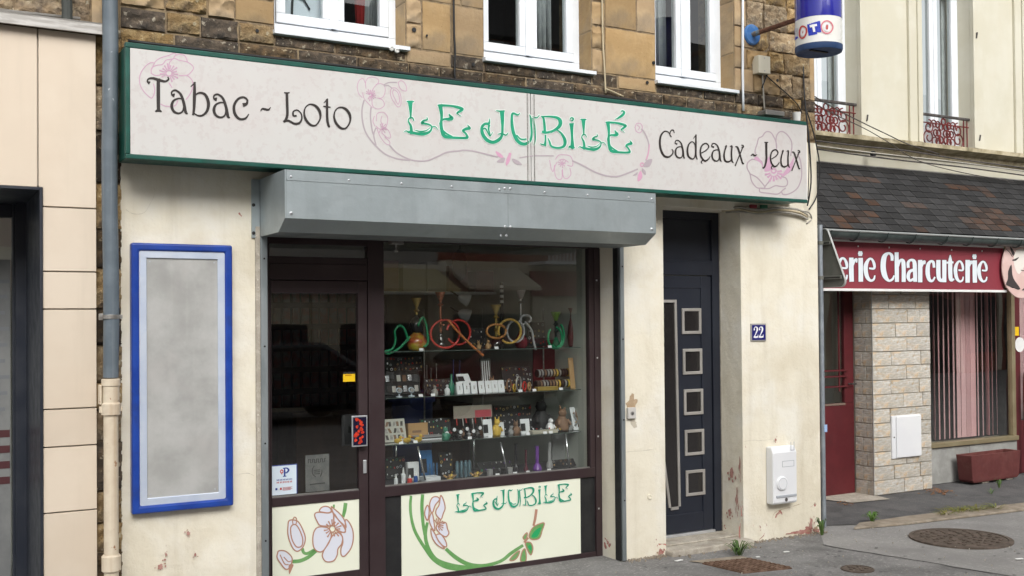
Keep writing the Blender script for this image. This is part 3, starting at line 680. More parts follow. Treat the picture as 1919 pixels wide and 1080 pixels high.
# tall tapered light at the hinge side
ta, tb, tc_ = at(1262,563,ip), at(1270,950,ip), at(1256,952,ip); td = at(1247,563,ip)
def bar(b, p, q, wd):
    d = (q-p); n = Vector((-d.z, 0, d.x)).normalized()*wd
    b.obox(Vector((p.x, ip-.014, p.z)), Vector((d.x,0,d.z)), Vector((n.x,0,n.z)), Vector((0,.014,0)))
tf = MB(); bar(tf, ta, tb, .022); bar(tf, tb, tc_, .022); bar(tf, at(1236,563,ip), ta, -.022); bar(tf, tc_, at(1243,850,ip), .022)
tf.build('tall_light_frame', silver, hd, fixn=True)
tp = MB(); tp.add([(lx0,ip-.003,td.z),(ta.x,ip-.003,ta.z),(tb.x,ip-.003,tb.z),(tc_.x,ip-.003,tc_.z),(lx0,ip-.003,tc_.z+.5)], [(4,3,2,1,0)]); tp.build('tall_light_pane', MATS['dark_pane'], hd)
box('weather_bar', lx0, lx1, YD-.012, YD+.05, zd0, zd0+.022, alu, hd, .003)
box('sealant_strip', xr_, DOR, YD-.01, YD+.05, zd0, zt, conc, bld, .006)
# stone step
zs_ = az(1300,1010,.2)
stp = MB().box(DOL-.01, DOR+.03, -.10, YD+.06, -.05, zs_); stp.build('door_step', conc, bld, .018, seg=3)
box('inner_sill', DOL+.001, DOR-.001, .06, YD+.05, zs_, zd0-.001, conc, bld, .006)

# ================================================================== SHOP SIGN
YG = -.33
sx0, sx1 = ax(235,200,YG), ax(1511.5,300,YG); sz0, sz1 = 2.722, 3.372
sg = thing('shop_sign', 'long pale shop sign with green frame reading LE JUBILÉ', 'sign', ((sx0+sx1)/2, 0, sz0))
MB().box(sx0+.01, sx1-.006, -.30, -.055, sz0+.012, sz1-.004).build('case', green, sg, .004)
f = MB(); yf0, yf1 = YG-.004, -.29; tb_ = az(600,128,YG); 
f.box(sx0, sx1+.004, yf0, yf1, sz1-.030, sz1); f.box(sx0, sx1+.004, yf0, yf1, sz0, sz0+.026)
f.box(sx0, sx0+.026, yf0, yf1, sz0+.026, sz1-.030)
f.build('frame', green, sg, .005)
xj = ax(995,260,YG)
for a, b_ in ((sx0+.026, xj-.003), (xj+.003, sx1)): box('panel', a, b_, YG, YG+.02, sz0+.026, sz1-.030, signw, sg, .0015)
for dx in (-.028, -.016, .016, .026): box('joint_strip', xj+dx-.0025, xj+dx+.0025, YG-.004, YG, sz0+.026, sz1-.031, greymetal if abs(dx) > .02 else signw, sg)
box('end_strip', sx1, sx1+.006, YG+.001, YG+.05, sz0+.026, sz1-.030, white, sg)
for px in (700, 1050, 1350):
    p = at(px, 0, -.02); box('bracket', p.x-.02, p.x+.02, -.055, .0, sz0+.1, sz0+.16, irond, sg)

# ------------------------------------------------ flat print: strokes and fills given in photograph measure, laid on their plane
ZT = {'Z1':(240,70,4.5),'Z2':(470,130,5.4),'Z3':(660,130,5.4),'Z4':(850,160,5.4),'Z5':(1030,170,5.4),'Z6':(1220,210,6.0),'Z7':(1370,220,6.75),
      'P1':(500,930,7.2),'P2':(740,890,5.685),'P3':(920,880,5.4),'B1':(1540,430,8.306),'B2':(1700,430,6.749),'L':(1380,0,4.909)}
class Ink:
    def __init__(s, mapper, step=.00006): s.map = mapper; s.b = MB(); s.k = 0; s.step = step; s.bold = 0.0
    def _p(s, x, y): return s.map(x, y, s.k*s.step)
    def stroke(s, z, pts, w=None, closed=False, grow=0.0, wk=1.0, tf=None):
        ox, oy, sc_ = ZT[z]; P = []
        for p in pts:
            x, y = (tf(p[0], p[1]) if tf else p[:2]); ww = (p[2] if len(p) > 2 else w)*wk+grow+s.bold
            P.append((ox+x/sc_, oy+y/sc_, ww/sc_))
        P = smoothline(P, 5, closed); n = len(P); L_ = []; R_ = []
        for i in range(n):
            a = P[i-1] if (i or closed) else P[i]; c = P[(i+1) % n] if (i < n-1 or closed) else P[i]
            d = Vector((c[0]-a[0], c[1]-a[1])); 
            if d.length < 1e-9: d = Vector((1,0))
            d.normalize(); h = max(1e-4, P[i][2])/2; q = Vector((P[i][0], P[i][1])); nn = Vector((-d.y, d.x))*h
            if not closed and i == 0: q -= d*h*.5
            if not closed and i == n-1: q += d*h*.5
            L_.append(q+nn); R_.append(q-nn)
        vs = []
        for a, c in zip(L_, R_): vs += [s._p(*a), s._p(*c)]
        fs = [(2*i, 2*i+1, 2*((i+1) % n)+1, 2*((i+1) % n)) for i in range(n if closed else n-1)]
        s.b.add(vs, fs); s.k += 1; return s
    def fill(s, z, pts, sub=3, tf=None):
        ox, oy, sc_ = ZT[z]; P = smoothline([(ox+(tf(*p) if tf else p)[0]/sc_, oy+(tf(*p) if tf else p)[1]/sc_, 0) for p in pts], sub, True)
        s.b.add([s._p(p[0], p[1]) for p in P], [tuple(range(len(P)))]); s.k += 1; return s
    def dots(s, z, c, r0, r1, a0, a1, n, w, tf=None):
        for i in range(n):
            a = math.radians(a0+(a1-a0)*i/max(1, n-1)); d = (math.cos(a), math.sin(a)); rr = r1*(.8+.2*((i*7) % 3)/2)
            s.stroke(z, [(c[0]+d[0]*r0, c[1]+d[1]*r0, w), (c[0]+d[0]*(r0+rr)/2, c[1]+d[1]*(r0+rr)/2, w), (c[0]+d[0]*rr, c[1]+d[1]*rr, w*1.5)], tf=tf)
        return s
    def ring(s, z, c, rx, ry, w): return s.stroke(z, [(c[0]+rx*math.cos(a), c[1]+ry*math.sin(a), w) for a in [k*math.pi/4 for k in range(8)]], closed=True)
    def build(s, name, mat, parent):
        o = s.b.build(name, mat, parent)
        return o
def plane(Y, lift): return lambda x, y, k: at(x, y, Y-lift-k)
def box_tf(a, b): # map box a=(x0,x1,y0,y1) to box b
    return lambda x, y: (b[0]+(x-a[0])*(b[1]-b[0])/(a[1]-a[0]), b[2]+(y-a[2])*(b[3]-b[2])/(a[3]-a[2]))
SP = plane(YG, .0022); SP0 = plane(YG, .0008)
# flowers and stems in the background of the sign
fl = Ink(SP0); W_ = 8
for l in ([(200,265),(225,210),(265,175),(340,150),(385,132),(405,140)], [(195,300),(200,255),(245,232),(290,225),(320,190),(360,182),(395,175),(430,190),(500,205),(550,245),(540,280),(500,315),(430,320)],
          [(385,170),(400,150),(440,140),(480,155),(500,200)], [(345,260),(350,210),(385,172)], [(215,210),(180,215),(130,260),(100,320),(100,390),(130,450),(180,500),(205,505),(225,450),(215,390)],
          [(195,300),(230,318),(270,315)], [(500,318),(540,360),(545,420),(520,480),(490,520)], [(345,380),(370,420)], [(275,560),(310,575),(350,580),(400,570),(420,530)]): fl.stroke('Z1', l, W_)
fl.ring('Z1', (345,300), 26, 24, 9).dots('Z1', (345,300), 34, 82, -205, 70, 14, 9)
fl.build('flower_print', inkp, sg)
fl = Ink(SP0)
for l in ([(130,130),(110,90),(70,110),(52,170),(65,240),(100,280)], [(140,190),(135,130),(160,85),(210,75),(260,95),(265,130),(220,180),(205,210)], [(240,150),(290,140),(330,170),(330,240),(300,285),(250,285)],
          [(200,310),(205,360),(230,390),(280,395),(325,360),(310,310),(270,290)], [(105,230),(120,290),(170,350),(205,385)], [(385,220),(400,190),(440,185),(480,230),(495,290),(490,360),(460,375),(430,340),(395,280),(385,220)],
          [(420,200),(410,240),(440,310),(465,350),(480,300),(460,230),(420,200)], [(465,130),(500,110),(540,150),(550,210),(510,210),(480,180),(465,130)],
          [(245,520),(250,450),(290,430),(330,440),(360,490),(350,560),(330,590)], [(225,470),(210,520),(230,570)], [(240,570),(280,600),(330,590),(370,620),(390,680),(360,690),(300,640)], [(250,590),(280,670),(330,740),(370,760),(380,730),(330,680)], [(300,470),(290,520),(310,570)]): fl.stroke('Z3', l, 7)
fl.dots('Z3', (185,255), 10, 60, -160, 120, 13, 7).dots('Z3', (300,590), 8, 55, -110, 120, 8, 6); fl.build('flower_print', inkp, sg); fl = Ink(SP0)
for l in ([(0,700),(15,780),(35,815),(50,750)], [(60,690),(90,650),(150,645),(210,660),(235,720),(225,760),(180,750)], [(75,720),(50,780),(60,860),(90,895),(125,880),(125,800)], [(130,790),(140,870),(180,885),(215,840),(205,780)],
          [(95,700),(140,690),(190,720)]): fl.stroke('Z5', l, 8)
fl.dots('Z5', (125,735), 6, 42, 0, 330, 9, 7); fl.build('flower_print', inkp, sg)
fl = Ink(SP0)
for l in ([(865,370),(880,330),(920,330),(940,370),(920,420),(880,410),(865,370)], [(885,345),(910,365),(895,395)]): fl.stroke('Z5', l, 8)
fl.build('bud_print', inkp, sg)
stm = Ink(plane(YG, .0008+.0004))
for z, l, w in (('Z3', [(320,155),(370,130),(450,128)], 12), ('Z3', [(325,165),(365,160),(400,185)], 11), ('Z3', [(120,310),(100,400),(105,520),(140,640),(220,750),(330,850),(450,900),(580,915)], 15),
                ('Z3', [(190,385),(185,480),(200,600),(212,650)], 15), ('Z3', [(240,590),(218,660),(240,760)], 14), ('Z3', [(380,765),(450,840),(560,900),(650,922),(760,920),(860,880),(960,835),(1080,822),(1130,814),(1226,824),(1326,847),(1470,884)], 15),
                ('Z4', [(670,730),(780,712),(900,708),(1010,710)], 13), ('Z5', [(230,705),(330,750),(450,815),(560,855),(680,865),(780,835),(890,790)], 16), ('Z5', [(975,700),(1000,620),(1000,520),(960,420),(930,385)], 14)): stm.stroke(z, l, w)
for z, p in (('Z4', [(435,770),(480,735),(520,730),(510,775),(470,780)]), ('Z4', [(590,740),(640,750),(695,800),(620,790)]), ('Z5', [(945,760),(985,700),(1040,690),(1010,765)]), ('Z5', [(935,780),(970,810),(970,850),(940,820)]), ('Z5', [(840,855),(890,820),(880,850)])): stm.fill(z, p)
stm.build('stem_print', inky, sg)
pk = Ink(plane(YG, .0016))
for z, p in (('Z4', [(425,660),(480,690),(510,735),(450,715)]), ('Z4', [(560,690),(580,690),(570,760),(535,810),(530,760)]), ('Z5', [(890,910),(895,850),(920,805),(940,860),(915,905)])): pk.fill(z, p)
pk.stroke('Z5', [(1010,540,10),(1000,620,12),(980,690,16)]).ring('Z5', (935,745), 16, 18, 12).ring('Z4', (570,692), 10, 10, 9); pk.build('petal_print', inkp2, sg)
fl = Ink(SP0)
for l in ([(310,480),(305,410),(330,330),(350,260),(395,235),(440,180),(500,185),(545,250),(575,330),(575,400)], [(575,380),(570,260),(600,190),(650,175),(710,215),(760,290),(770,370),(755,480)],
          [(270,520),(210,570),(205,640),(240,710),(260,800),(320,880),(380,890),(430,880),(370,800),(320,750),(240,710)], [(400,640),(390,560),(340,530),(270,525)], [(430,870),(510,770)],
          [(380,895),(480,895),(560,860),(640,870),(700,860),(715,810),(690,760),(640,740),(730,690),(780,620)], [(360,900),(370,940),(470,955),(590,965),(650,920),(690,890)],
          [(640,935),(660,970),(740,960),(840,890),(890,760),(890,620),(870,520),(840,460)]): fl.stroke('Z7', l, 15)
fl.build('flower_print', M('ink_mauve', (.40,.32,.36), rough=.5), sg)
pk = Ink(plane(YG, .0013)); pk.fill('Z7', [(290,520),(330,490),(390,560),(410,640),(370,570)]).fill('Z7', [(470,500),(500,520),(510,650),(450,680),(420,660)]).ring('Z7', (540,670), 30, 28, 20).dots('Z7', (540,690), 50, 120, -10, 165, 8, 20).fill('Z7', [(760,560),(800,500),(770,640),(700,720),(640,740)])
pk.build('petal_print', inkpf if False else inkp, sg)

# black lettering
def a_(ink, z, tf=None, g=0):
    ink.stroke(z, [(385,485,30),(368,478,12),(372,452,12),(405,445,14),(445,480,18),(470,550,22),(485,625,22),(500,640,10)], tf=tf)
    ink.stroke(z, [(430,512,10),(385,530,16),(368,575,22),(385,620,18),(425,638,14),(460,620,12),(470,570,10),(460,525,8)], closed=True, tf=tf)
k = Ink(SP); k.bold = 3.0
k.stroke('Z1', [(178,380,24),(163,368,10),(172,348,12),(210,342,18),(270,360,22),(315,368,16),(342,350,12),(335,332,8)])
k.stroke('Z1', [(255,350,26),(255,480,28),(256,606,26)]).stroke('Z1', [(232,621,9),(256,612,22),(281,623,9)])
a_(k, 'Z1'); a_(k, 'Z1', lambda x, y: (x+356, y+34))
k.stroke('Z1', [(530,412,6),(566,377,10)]).stroke('Z1', [(561,378,16),(560,480,24),(556,600,20),(548,650,14)])
k.stroke('Z1', [(560,490,8),(600,465,14),(650,480,20),(678,550,24),(665,620,20),(625,655,14),(585,655,10),(555,635,8)])
k.stroke('Z1', [(975,566,30),(1000,556,18),(1005,525,14),(975,502,14),(930,515,16),(895,570,20),(900,640,22),(940,685,18),(990,680,14),(1017,645,6)])
k.stroke('Z2', [(100,418,4),(115,395,14),(150,400,18),(180,405,16),(200,380,4)])
k.stroke('Z2', [(340,232,10),(365,236,14),(390,232,10)]).stroke('Z2', [(365,236,24),(368,350,26),(370,450,24),(355,505,24),(335,525,20)])
k.stroke('Z2', [(335,525,14),(380,515,18),(440,545,20),(490,540,20),(515,500,14),(510,445,10),(470,408,10),(430,425,14),(432,465,16),(460,465,14)])
oo = [(600,350,12),(660,370,24),(700,430,24),(700,500,14),(660,560,14),(610,560,20),(560,510,24),(540,440,16),(555,380,10)]
k.stroke('Z2', oo, closed=True); k.stroke('Z2', oo, closed=True, tf=lambda x, y: (x+303, y+30))
k.stroke('Z2', [(740,335,4),(778,295,10)]).stroke('Z2', [(772,300,18),(772,400,22),(775,510,22),(790,572,20),(800,570,6)]).stroke('Z2', [(736,370,10),(770,375,14),(805,380,8)])
k.build('lettering', inkb, sg)
k = Ink(SP); k.bold = 3.0
k.stroke('Z6', [(228,275,10),(212,245,10),(225,205,10),(250,200,12),(262,230,6)]).stroke('Z6', [(215,260,8),(195,222,10),(150,215,12),(110,265,18),(100,350,20),(115,430,22),(150,490,22),(200,500,18),(240,470,12),(248,435,10),(235,415,6)])
def a6(tf=None):
    k.stroke('Z6', [(292,355,16),(272,345,9),(280,318,10),(310,318,10),(340,350,14),(360,430,18),(368,500,16),(380,515,8)], tf=tf)
    k.stroke('Z6', [(330,385,8),(290,400,12),(275,445,18),(285,490,16),(320,512,14),(350,495,10),(355,440,8),(348,400,6)], closed=True, tf=tf)
a6(); a6(lambda x, y: (x+412, y+35))
k.stroke('Z6', [(460,330,10),(425,360,14),(410,420,18),(420,490,18),(460,522,14),(490,505,10),(500,430,8),(490,355,8)], closed=True)
k.stroke('Z6', [(478,292,4),(508,250,8)]).stroke('Z6', [(506,252,12),(505,370,16),(505,480,16),(520,528,8)])
def e6(z, tf=None):
    k.stroke(z, [(570,455,8),(620,425,10),(650,385,12),(620,348,12),(575,370,14),(555,430,16),(565,500,18),(605,545,18),(645,525,12),(665,495,6)], tf=tf).stroke(z, [(590,530,14),(565,555,10),(575,575,6)], tf=tf)
def u6(z, tf=None):
    k.stroke(z, [(835,385,6),(848,375,14),(830,430,14),(822,490,16),(835,545,18),(870,555,16),(900,535,10),(905,480,8)], tf=tf).stroke(z, [(890,385,6),(910,380,14),(905,460,16),(910,540,16),(925,565,8)], tf=tf)
def x6(z, tf=None):
    k.stroke(z, [(950,385,6),(975,395,16),(1000,470,16),(1030,570,14),(1045,572,6)], tf=tf).stroke(z, [(1020,392,8),(1040,392,10),(1036,372,11),(1018,368,8)], tf=tf).stroke(z, [(1036,380,10),(1005,460,10),(975,530,10),(948,598,12)], tf=tf)
e6('Z6'); u6('Z6'); x6('Z6')
k.stroke('Z7', [(252,482,4),(275,462,16),(300,480,18),(328,465,4)]).stroke('Z7', [(425,310,8),(447,314,12),(468,312,8)]).stroke('Z7', [(447,312,24),(447,420,24),(447,530,22),(425,620,18),(405,635,20)])
e6('Z7', box_tf((555,665,345,575), (500,610,400,650))); u6('Z7', box_tf((822,925,375,565), (632,742,415,630))); x6('Z7', box_tf((948,1045,365,600), (770,875,410,670)))
k.build('lettering', inkb, sg)

# green art nouveau lettering: one set of strokes, used large on the sign and small on the lower panel
Lg = [[(555,322,14),(590,325,20),(622,322,14)], [(588,325,50),(590,380,36),(592,440,22),(592,492,16)], [(625,515,10),(610,487,14),(580,490,14),(568,520,14),(590,560,24),(598,600,30),(600,645,30)], [(525,632,6),(545,618,10),(570,630,20),(600,630,40)],
      [(600,635,30),(650,645,28),(720,650,34),(780,630,24),(805,590,16),(790,560,16),(740,545,20),(705,540,26),(725,515,20),(760,505,14),(755,480,6)], [(640,612,8),(690,625,16),(750,615,12),(790,585,6)], [(805,580,12),(840,575,10),(865,605,6)]]
Eg = [[(865,358,10),(900,360,24),(1000,366,22),(1075,382,30),(1118,398,24),(1090,420,26),(1060,440,16),(1075,452,8),(1100,470,6)], [(890,360,44),(902,430,34),(905,490,26),(900,540,30),(905,600,34),(920,650,40)],
      [(900,520,14),(930,500,20),(980,500,34),(1010,490,34),(985,460,18),(980,445,6)], [(905,625,24),(935,672,36),(1000,685,28),(1080,690,24),(1150,690,26),(1168,680,24),(1146,642,20),(1121,617,22),(1156,597,30),(1191,592,24),(1166,557,6)], [(890,540,20),(900,590,16),(945,640,18),(1010,675,14)]]
Jg = [[(430,250,6),(470,258,16),(515,255,14)], [(490,260,46),(494,340,36),(495,420,26),(490,500,26),(460,545,34),(400,572,34),(340,550,36),(295,490,36),(288,420,30),(320,385,26),(355,385,26),(365,350,12),(365,330,4)], [(300,440,10),(320,430,14),(345,470,14),(370,510,10),(395,470,6)], [(360,400,24),(355,440,18),(372,500,10)], [(450,490,8),(490,485,16),(530,500,14),(553,475,8)],
      [(670,275,6),(650,295,16),(600,280,24),(590,330,26),(595,420,32),(615,500,34),(660,570,36),(720,590,32),(775,555,26),(790,480,22),(785,380,20),(780,320,16),(765,290,6)], [(640,500,14),(680,540,16),(735,540,16)], [(800,310,10),(840,325,14),(870,295,6)], [(805,330,24),(818,430,26),(825,540,18),(815,600,10)],
      [(890,310,14),(910,330,22),(920,400,26),(925,470,26)], [(930,500,16),(930,560,20),(925,600,30)], [(875,585,6),(900,595,14),(935,605,16)], [(900,312,14),(980,312,20),(1050,325,28),(1080,360,40),(1070,410,36),(1010,455,24),(930,475,24),(900,465,24)], [(990,474,10),(1042,449,12),(1092,484,20),(1127,554,34),(1117,609,28),(1062,629,22),(992,614,20),(972,570,20),(955,530,8)]]
Ig = [[(225,300,16),(240,290,14),(235,272,14),(215,272,12),(208,290,8)], [(200,335,8),(222,338,14),(245,330,8)], [(222,335,44),(225,400,30),(228,480,26),(230,560,40),(228,578,30)], [(195,590,6),(200,560,14),(225,570,24),(255,575,10)]]
tL = box_tf((525,865,322,660), (290,570,288,600)); tE = box_tf((865,1200,355,700), (568,838,312,630))
acc = [[(660,288,4),(700,270,20),(740,240,28),(755,215,22),(735,200,16),(720,212,6)]]
def word(ink, grow, accent=True):
    for z, G, tf, wk in (('Z3', Lg, None, 1), ('Z3', Eg, None, 1), ('Z4', Jg, None, 1), ('Z5', Ig, None, 1), ('Z5', Lg, tL, .86), ('Z5', Eg, tE, .86), ('Z5', acc if accent else [], None, 1)):
        for s in G: ink.stroke(z, s, grow=grow, tf=tf, wk=wk)
h = Ink(plane(YG, .0024), .000012); word(h, 12); h.build('lettering_halo', inkh, sg)
gk = Ink(plane(YG, .0036), .000012); word(gk, 0); gk.build('lettering', inkg, sg)
# the same word, small, on the lower panel
w0, w1 = ax(755,250,YG), ax(1186,290,YG); wz1 = az(763,190,YG); wz0 = az(763,253,YG)
t0, t1 = ax(851,945,YS), ax(1072,925,YS); tz1 = az(1066,908,YS); tz0 = az(1066,941,YS)
def small(lift): return lambda x, y, k: (lambda p: Vector((t0+(p.x-w0)*(t1-t0)/(w1-w0), YS+.004-lift-k, tz0+(p.z-wz0)*(tz1-tz0)/(wz1-wz0))))(at(x, y, YG))
h = Ink(small(.0044), .000012); word(h, 12, False); h.build('lettering_halo', inkh, sf)
gk = Ink(small(.0056), .000012); word(gk, 0, False); gk.build('lettering', inkg, sf)

# flower print on the lower panel and on the door panel
def pl2(lift): return lambda x, y, k: at(x, y, YS+.004-lift-k)
sk = Ink(pl2(.0010))
for z, l in (('P2', [(172,235,26),(165,330,30),(175,460,30),(220,620,34),(330,800,36),(420,910,44),(540,980,50),(680,1005,46),(830,990,40),(960,970,34),(1040,965,30)]), ('P2', [(295,222,34),(288,350,36),(300,520,34),(320,640,34)]),
             ('P2', [(345,520,30),(325,640,36),(345,760,40),(400,870,46),(480,930,40),(640,975,36),(800,990,30)]), ('P2', [(550,800,36),(640,880,44),(760,950,44),(880,975,40),(1000,965,36),(1137,920,34),(1240,840,36),(1360,760,30)])): sk.stroke(z, l)
sk.build('stem_print', inkstem, sf)
PET = [[(385,400),(370,320),(400,250),(450,240),(475,270),(430,330),(405,400)], [(480,270),(490,225),(520,280),(535,360),(515,420),(490,480),(440,430),(440,380),(470,330)], [(320,390),(345,330),(365,370),(360,450),(345,490),(320,440)], [(365,480),(395,410),(415,500),(425,600),(390,560)],
       [(470,520),(540,515),(560,580),(575,630),(540,665),(480,630),(440,570)], [(385,580),(430,640),(470,720),(530,790),(460,760),(400,680)], [(440,650),(490,640),(540,710),(550,770),(510,760),(460,700)]]
LEA = [[(385,680),(420,600),(480,560),(540,548),(520,620),(490,700),(420,715)], [(325,690),(365,645),(365,690),(345,720)], [(350,750),(400,745),(425,800),(405,870),(370,820)], [(190,920),(240,860),(290,830),(270,890),(230,925)], [(300,930),(315,840),(345,810),(358,880),(350,935)]]
a = Ink(pl2(.0025)); [a.fill('P2', p) for p in PET]; a.build('petal_print', inkpet, sf)
for p in LEA: a = Ink(pl2(.0025)); a.fill('P3', p); a.build('leaf_print', inkstem, sf)
for q_ in ([(410,690),(440,630),(505,590),(490,650),(460,690)], [(375,790),(400,770),(412,830)]): a = Ink(pl2(.0033)); a.fill('P3', q_); a.build('leaf_print', inkleaf, sf)
a = Ink(pl2(.0036)); [a.stroke('P2', p, 13, True) for p in PET]; a.dots('P2', (455,540), 12, 75, -120, 70, 10, 9); a.build('outline_print', inksal, sf); a = Ink(pl2(.0036)); [a.stroke('P3', p, 11, True) for p in LEA]
a.stroke('P3', [(460,415,26),(448,500,26),(432,570,22)]).stroke('P3', [(340,740,22),(375,700,18)]); a.build('outline_print', inksal, sf)
def pl3(lift): return lambda x, y, k: at(x, y, YS+.008-lift-k)
for l in ([(480,720,44),(500,770,40),(550,780,40),(640,730,36)], [(355,890,50),(450,880,50),(560,830,50),(660,750,44)], [(1062,112,50),(1050,200,48),(1030,280,40)], [(905,128,28),(905,160,24)]): sk = Ink(pl3(.0010)); sk.stroke('P1', l); sk.build('stem_print', inkstem, sd_)
PT = [[(645,260),(690,225),(830,235),(885,220),(905,300),(880,400),(730,405),(680,350)], [(710,210),(740,160),(800,145),(850,165),(870,210),(830,232),(760,225)], [(870,150),(910,180),(1000,260),(1050,340),(1070,430),(1030,390),(960,320),(900,240)], [(905,250),(960,320),(1040,420),(1060,490),(1010,490),(920,430)],
      [(1060,330),(1110,360),(1160,470),(1165,600),(1130,720),(1050,815),(1005,800),(1000,720),(1025,640),(1020,560),(1000,500),(1060,480)], [(830,440),(700,425),(640,480),(620,590),(635,700),(690,755),(760,745),(830,640),(870,540)], [(880,550),(830,650),(770,740),(750,820),(800,890),(900,880),(950,800),(960,720),(1010,650),(1020,560),(960,500)],
      [(285,420),(300,340),(370,330),(430,360),(490,470),(520,580),(490,690),(420,750),(360,720),(310,620),(285,520)], [(320,450),(350,395),(400,400),(450,480),(485,590),(470,680),(400,690),(340,590)], [(165,745),(250,750),(330,820),(340,890),(300,980),(250,990),(190,920),(140,840),(145,780)]]
a = Ink(pl3(.0020)); [a.fill('P1', p) for p in PT]; a.build('petal_print', inkpet, sd_)
a = Ink(pl3(.0032)); [a.stroke('P1', p, 17, True) for p in PT]
a.fill('P1', [(300,930),(360,930),(340,990),(305,1060),(295,1000)]).stroke('P1', [(180,800,14),(240,920,16),(290,930,14)]).stroke('P1', [(230,830,14),(290,890,14),(330,880,10)]).stroke('P1', [(350,330,14),(372,292,14),(400,310,14),(395,380,14),(355,385,14)], closed=True)
a.ring('P1', (885,450), 40, 44, 16).dots('P1', (885,450), 58, 125, 0, 340, 15, 14); a.build('outline_print', inksal, sd_)

# posters and stickers on the door glass (inside face)
yp = YS+.020
def pprint(z, lift): return None
ps = thing('poster', 'white proximity payment notice with a blue P taped low in the door glass', 'poster', at(534,900,yp))
x0, x1 = ax(509.5,900,yp), ax(557,900,yp); z0, z1 = az(533,928,yp), az(533,872,yp)
box('sheet', x0, x1, yp, yp+.0015, z0, z1, M('poster_paper', (.66,.76,.84), rough=.6), ps)
bl = M('poster_blue', (.03,.06,.28), rough=.6); rd = M('poster_red', (.5,.05,.05), rough=.6); gy = M('poster_grey', (.2,.22,.26), rough=.6)
def pk_(b, fx0, fx1, fz0, fz1, l=.0006): b.box(x0+(x1-x0)*fx0, x0+(x1-x0)*fx1, yp-l, yp, z0+(z1-z0)*fz0, z0+(z1-z0)*fz1)
b = MB(); pk_(b,0,1,.97,1.); pk_(b,.97,1.,.0,.97); b.build('border', bl, ps)
t = Ink(lambda x, y, k: Vector((x0+(x1-x0)*x, yp-.0012-k, z1+(z0-z1)*y))); ZT['U'] = (0,0,1)
t.stroke('U', [(.50,.13,.05),(.50,.25,.07),(.50,.38,.06)]).stroke('U', [(.44,.39,.03),(.56,.39,.03)]).stroke('U', [(.44,.12,.03),(.58,.12,.04),(.66,.19,.07),(.58,.27,.05),(.50,.27,.03)])
for i in range(11): t.stroke('U', [(.2+i*.058,.475,.022),(.2+i*.058,.52,.02)]); 
for i in range(5): t.stroke('U', [(.215+i*.116,.50,.014),(.255+i*.116,.497,.014)])
t.fill('U', [(.13,.76),(.21,.76),(.21,.83),(.13,.83)], 1); t.build('lettering', bl, ps)
t = Ink(lambda x, y, k: Vector((x0+(x1-x0)*x, yp-.0012-k, z1+(z0-z1)*y)))
t.ring('U', (.385,.22), .05, .05, .035).stroke('U', [(.385,.27,.05),(.39,.33,.01)])
for i in range(10): t.stroke('U', [(.2+i*.064,.555,.022),(.2+i*.064,.61,.02)])
for i in range(5): t.stroke('U', [(.21+i*.128,.585,.012),(.25+i*.128,.57,.012)])
t.fill('U', [(.31,.76),(.38,.76),(.38,.83),(.31,.83)], 1)
for i in range(4): t.stroke('U', [(.42,.76+i*.03,.012),(.8-.07*(i % 2),.76+i*.03,.012)])
t.build('lettering', rd, ps)
x0, x1 = ax(643,708,yp), ax(665.5,708,yp); z0, z1 = az(654,716.5,yp), az(654,702,yp)
sy = thing('sticker', 'small yellow sticker high on the shop door glass', 'sticker', at(654,708,yp))
box('sheet', x0, x1, yp, yp+.001, z0, z1, M('sticker_yellow', (.82,.52,.01), rough=.5), sy); box('edge', x0, x1, yp, yp+.001, z1+.0005, z1+.014, black, sy); box('print', x0+.015, x0+.06, yp-.0006, yp, z0+.04, z0+.048, M('sticker_print', (.45,.2,.0), rough=.6), sy)
# darker poster hung further inside, lettering hardly legible
y2 = YS+.06; x0, x1 = ax(572.5,885,y2), ax(617,885,y2); z0, z1 = az(595,922,y2), az(595,853,y2); yp = y2
gp = thing('poster', 'dim grey poster with a ring design behind the door glass', 'poster', at(595,900,y2))
box('sheet', x0, x1, y2, y2+.0015, z0, z1, M('dull_poster', (.15,.15,.15), (.19,.19,.18), ns=20, rough=.7), gp)
t = Ink(lambda x, y, k: Vector((x0+(x1-x0)*x, y2-.0012-k, z1+(z0-z1)*y)))
for i in range(9): t.stroke('U', [(.12+i*.085,.12,.035),(.12+i*.085,.21,.03)]); t.stroke('U', [(.12+i*.085,.12+.09*(i % 2),.02),(.17+i*.085,.12+.09*(i % 2),.02)])
t.stroke('U', [(.36,.30,.02),(.28,.40,.03),(.30,.52,.03),(.42,.60,.02)]).stroke('U', [(.62,.60,.04),(.68,.50,.04),(.68,.42,.02)])
for i in range(3): t.stroke('U', [(.35,.42+i*.05,.02),(.6,.42+i*.05,.02)])
t.stroke('U', [(.18,.80,.035),(.50,.79,.03),(.8,.79,.035)]); t.build('lettering', M('poster_dark', (.05,.05,.05), rough=.7), gp)

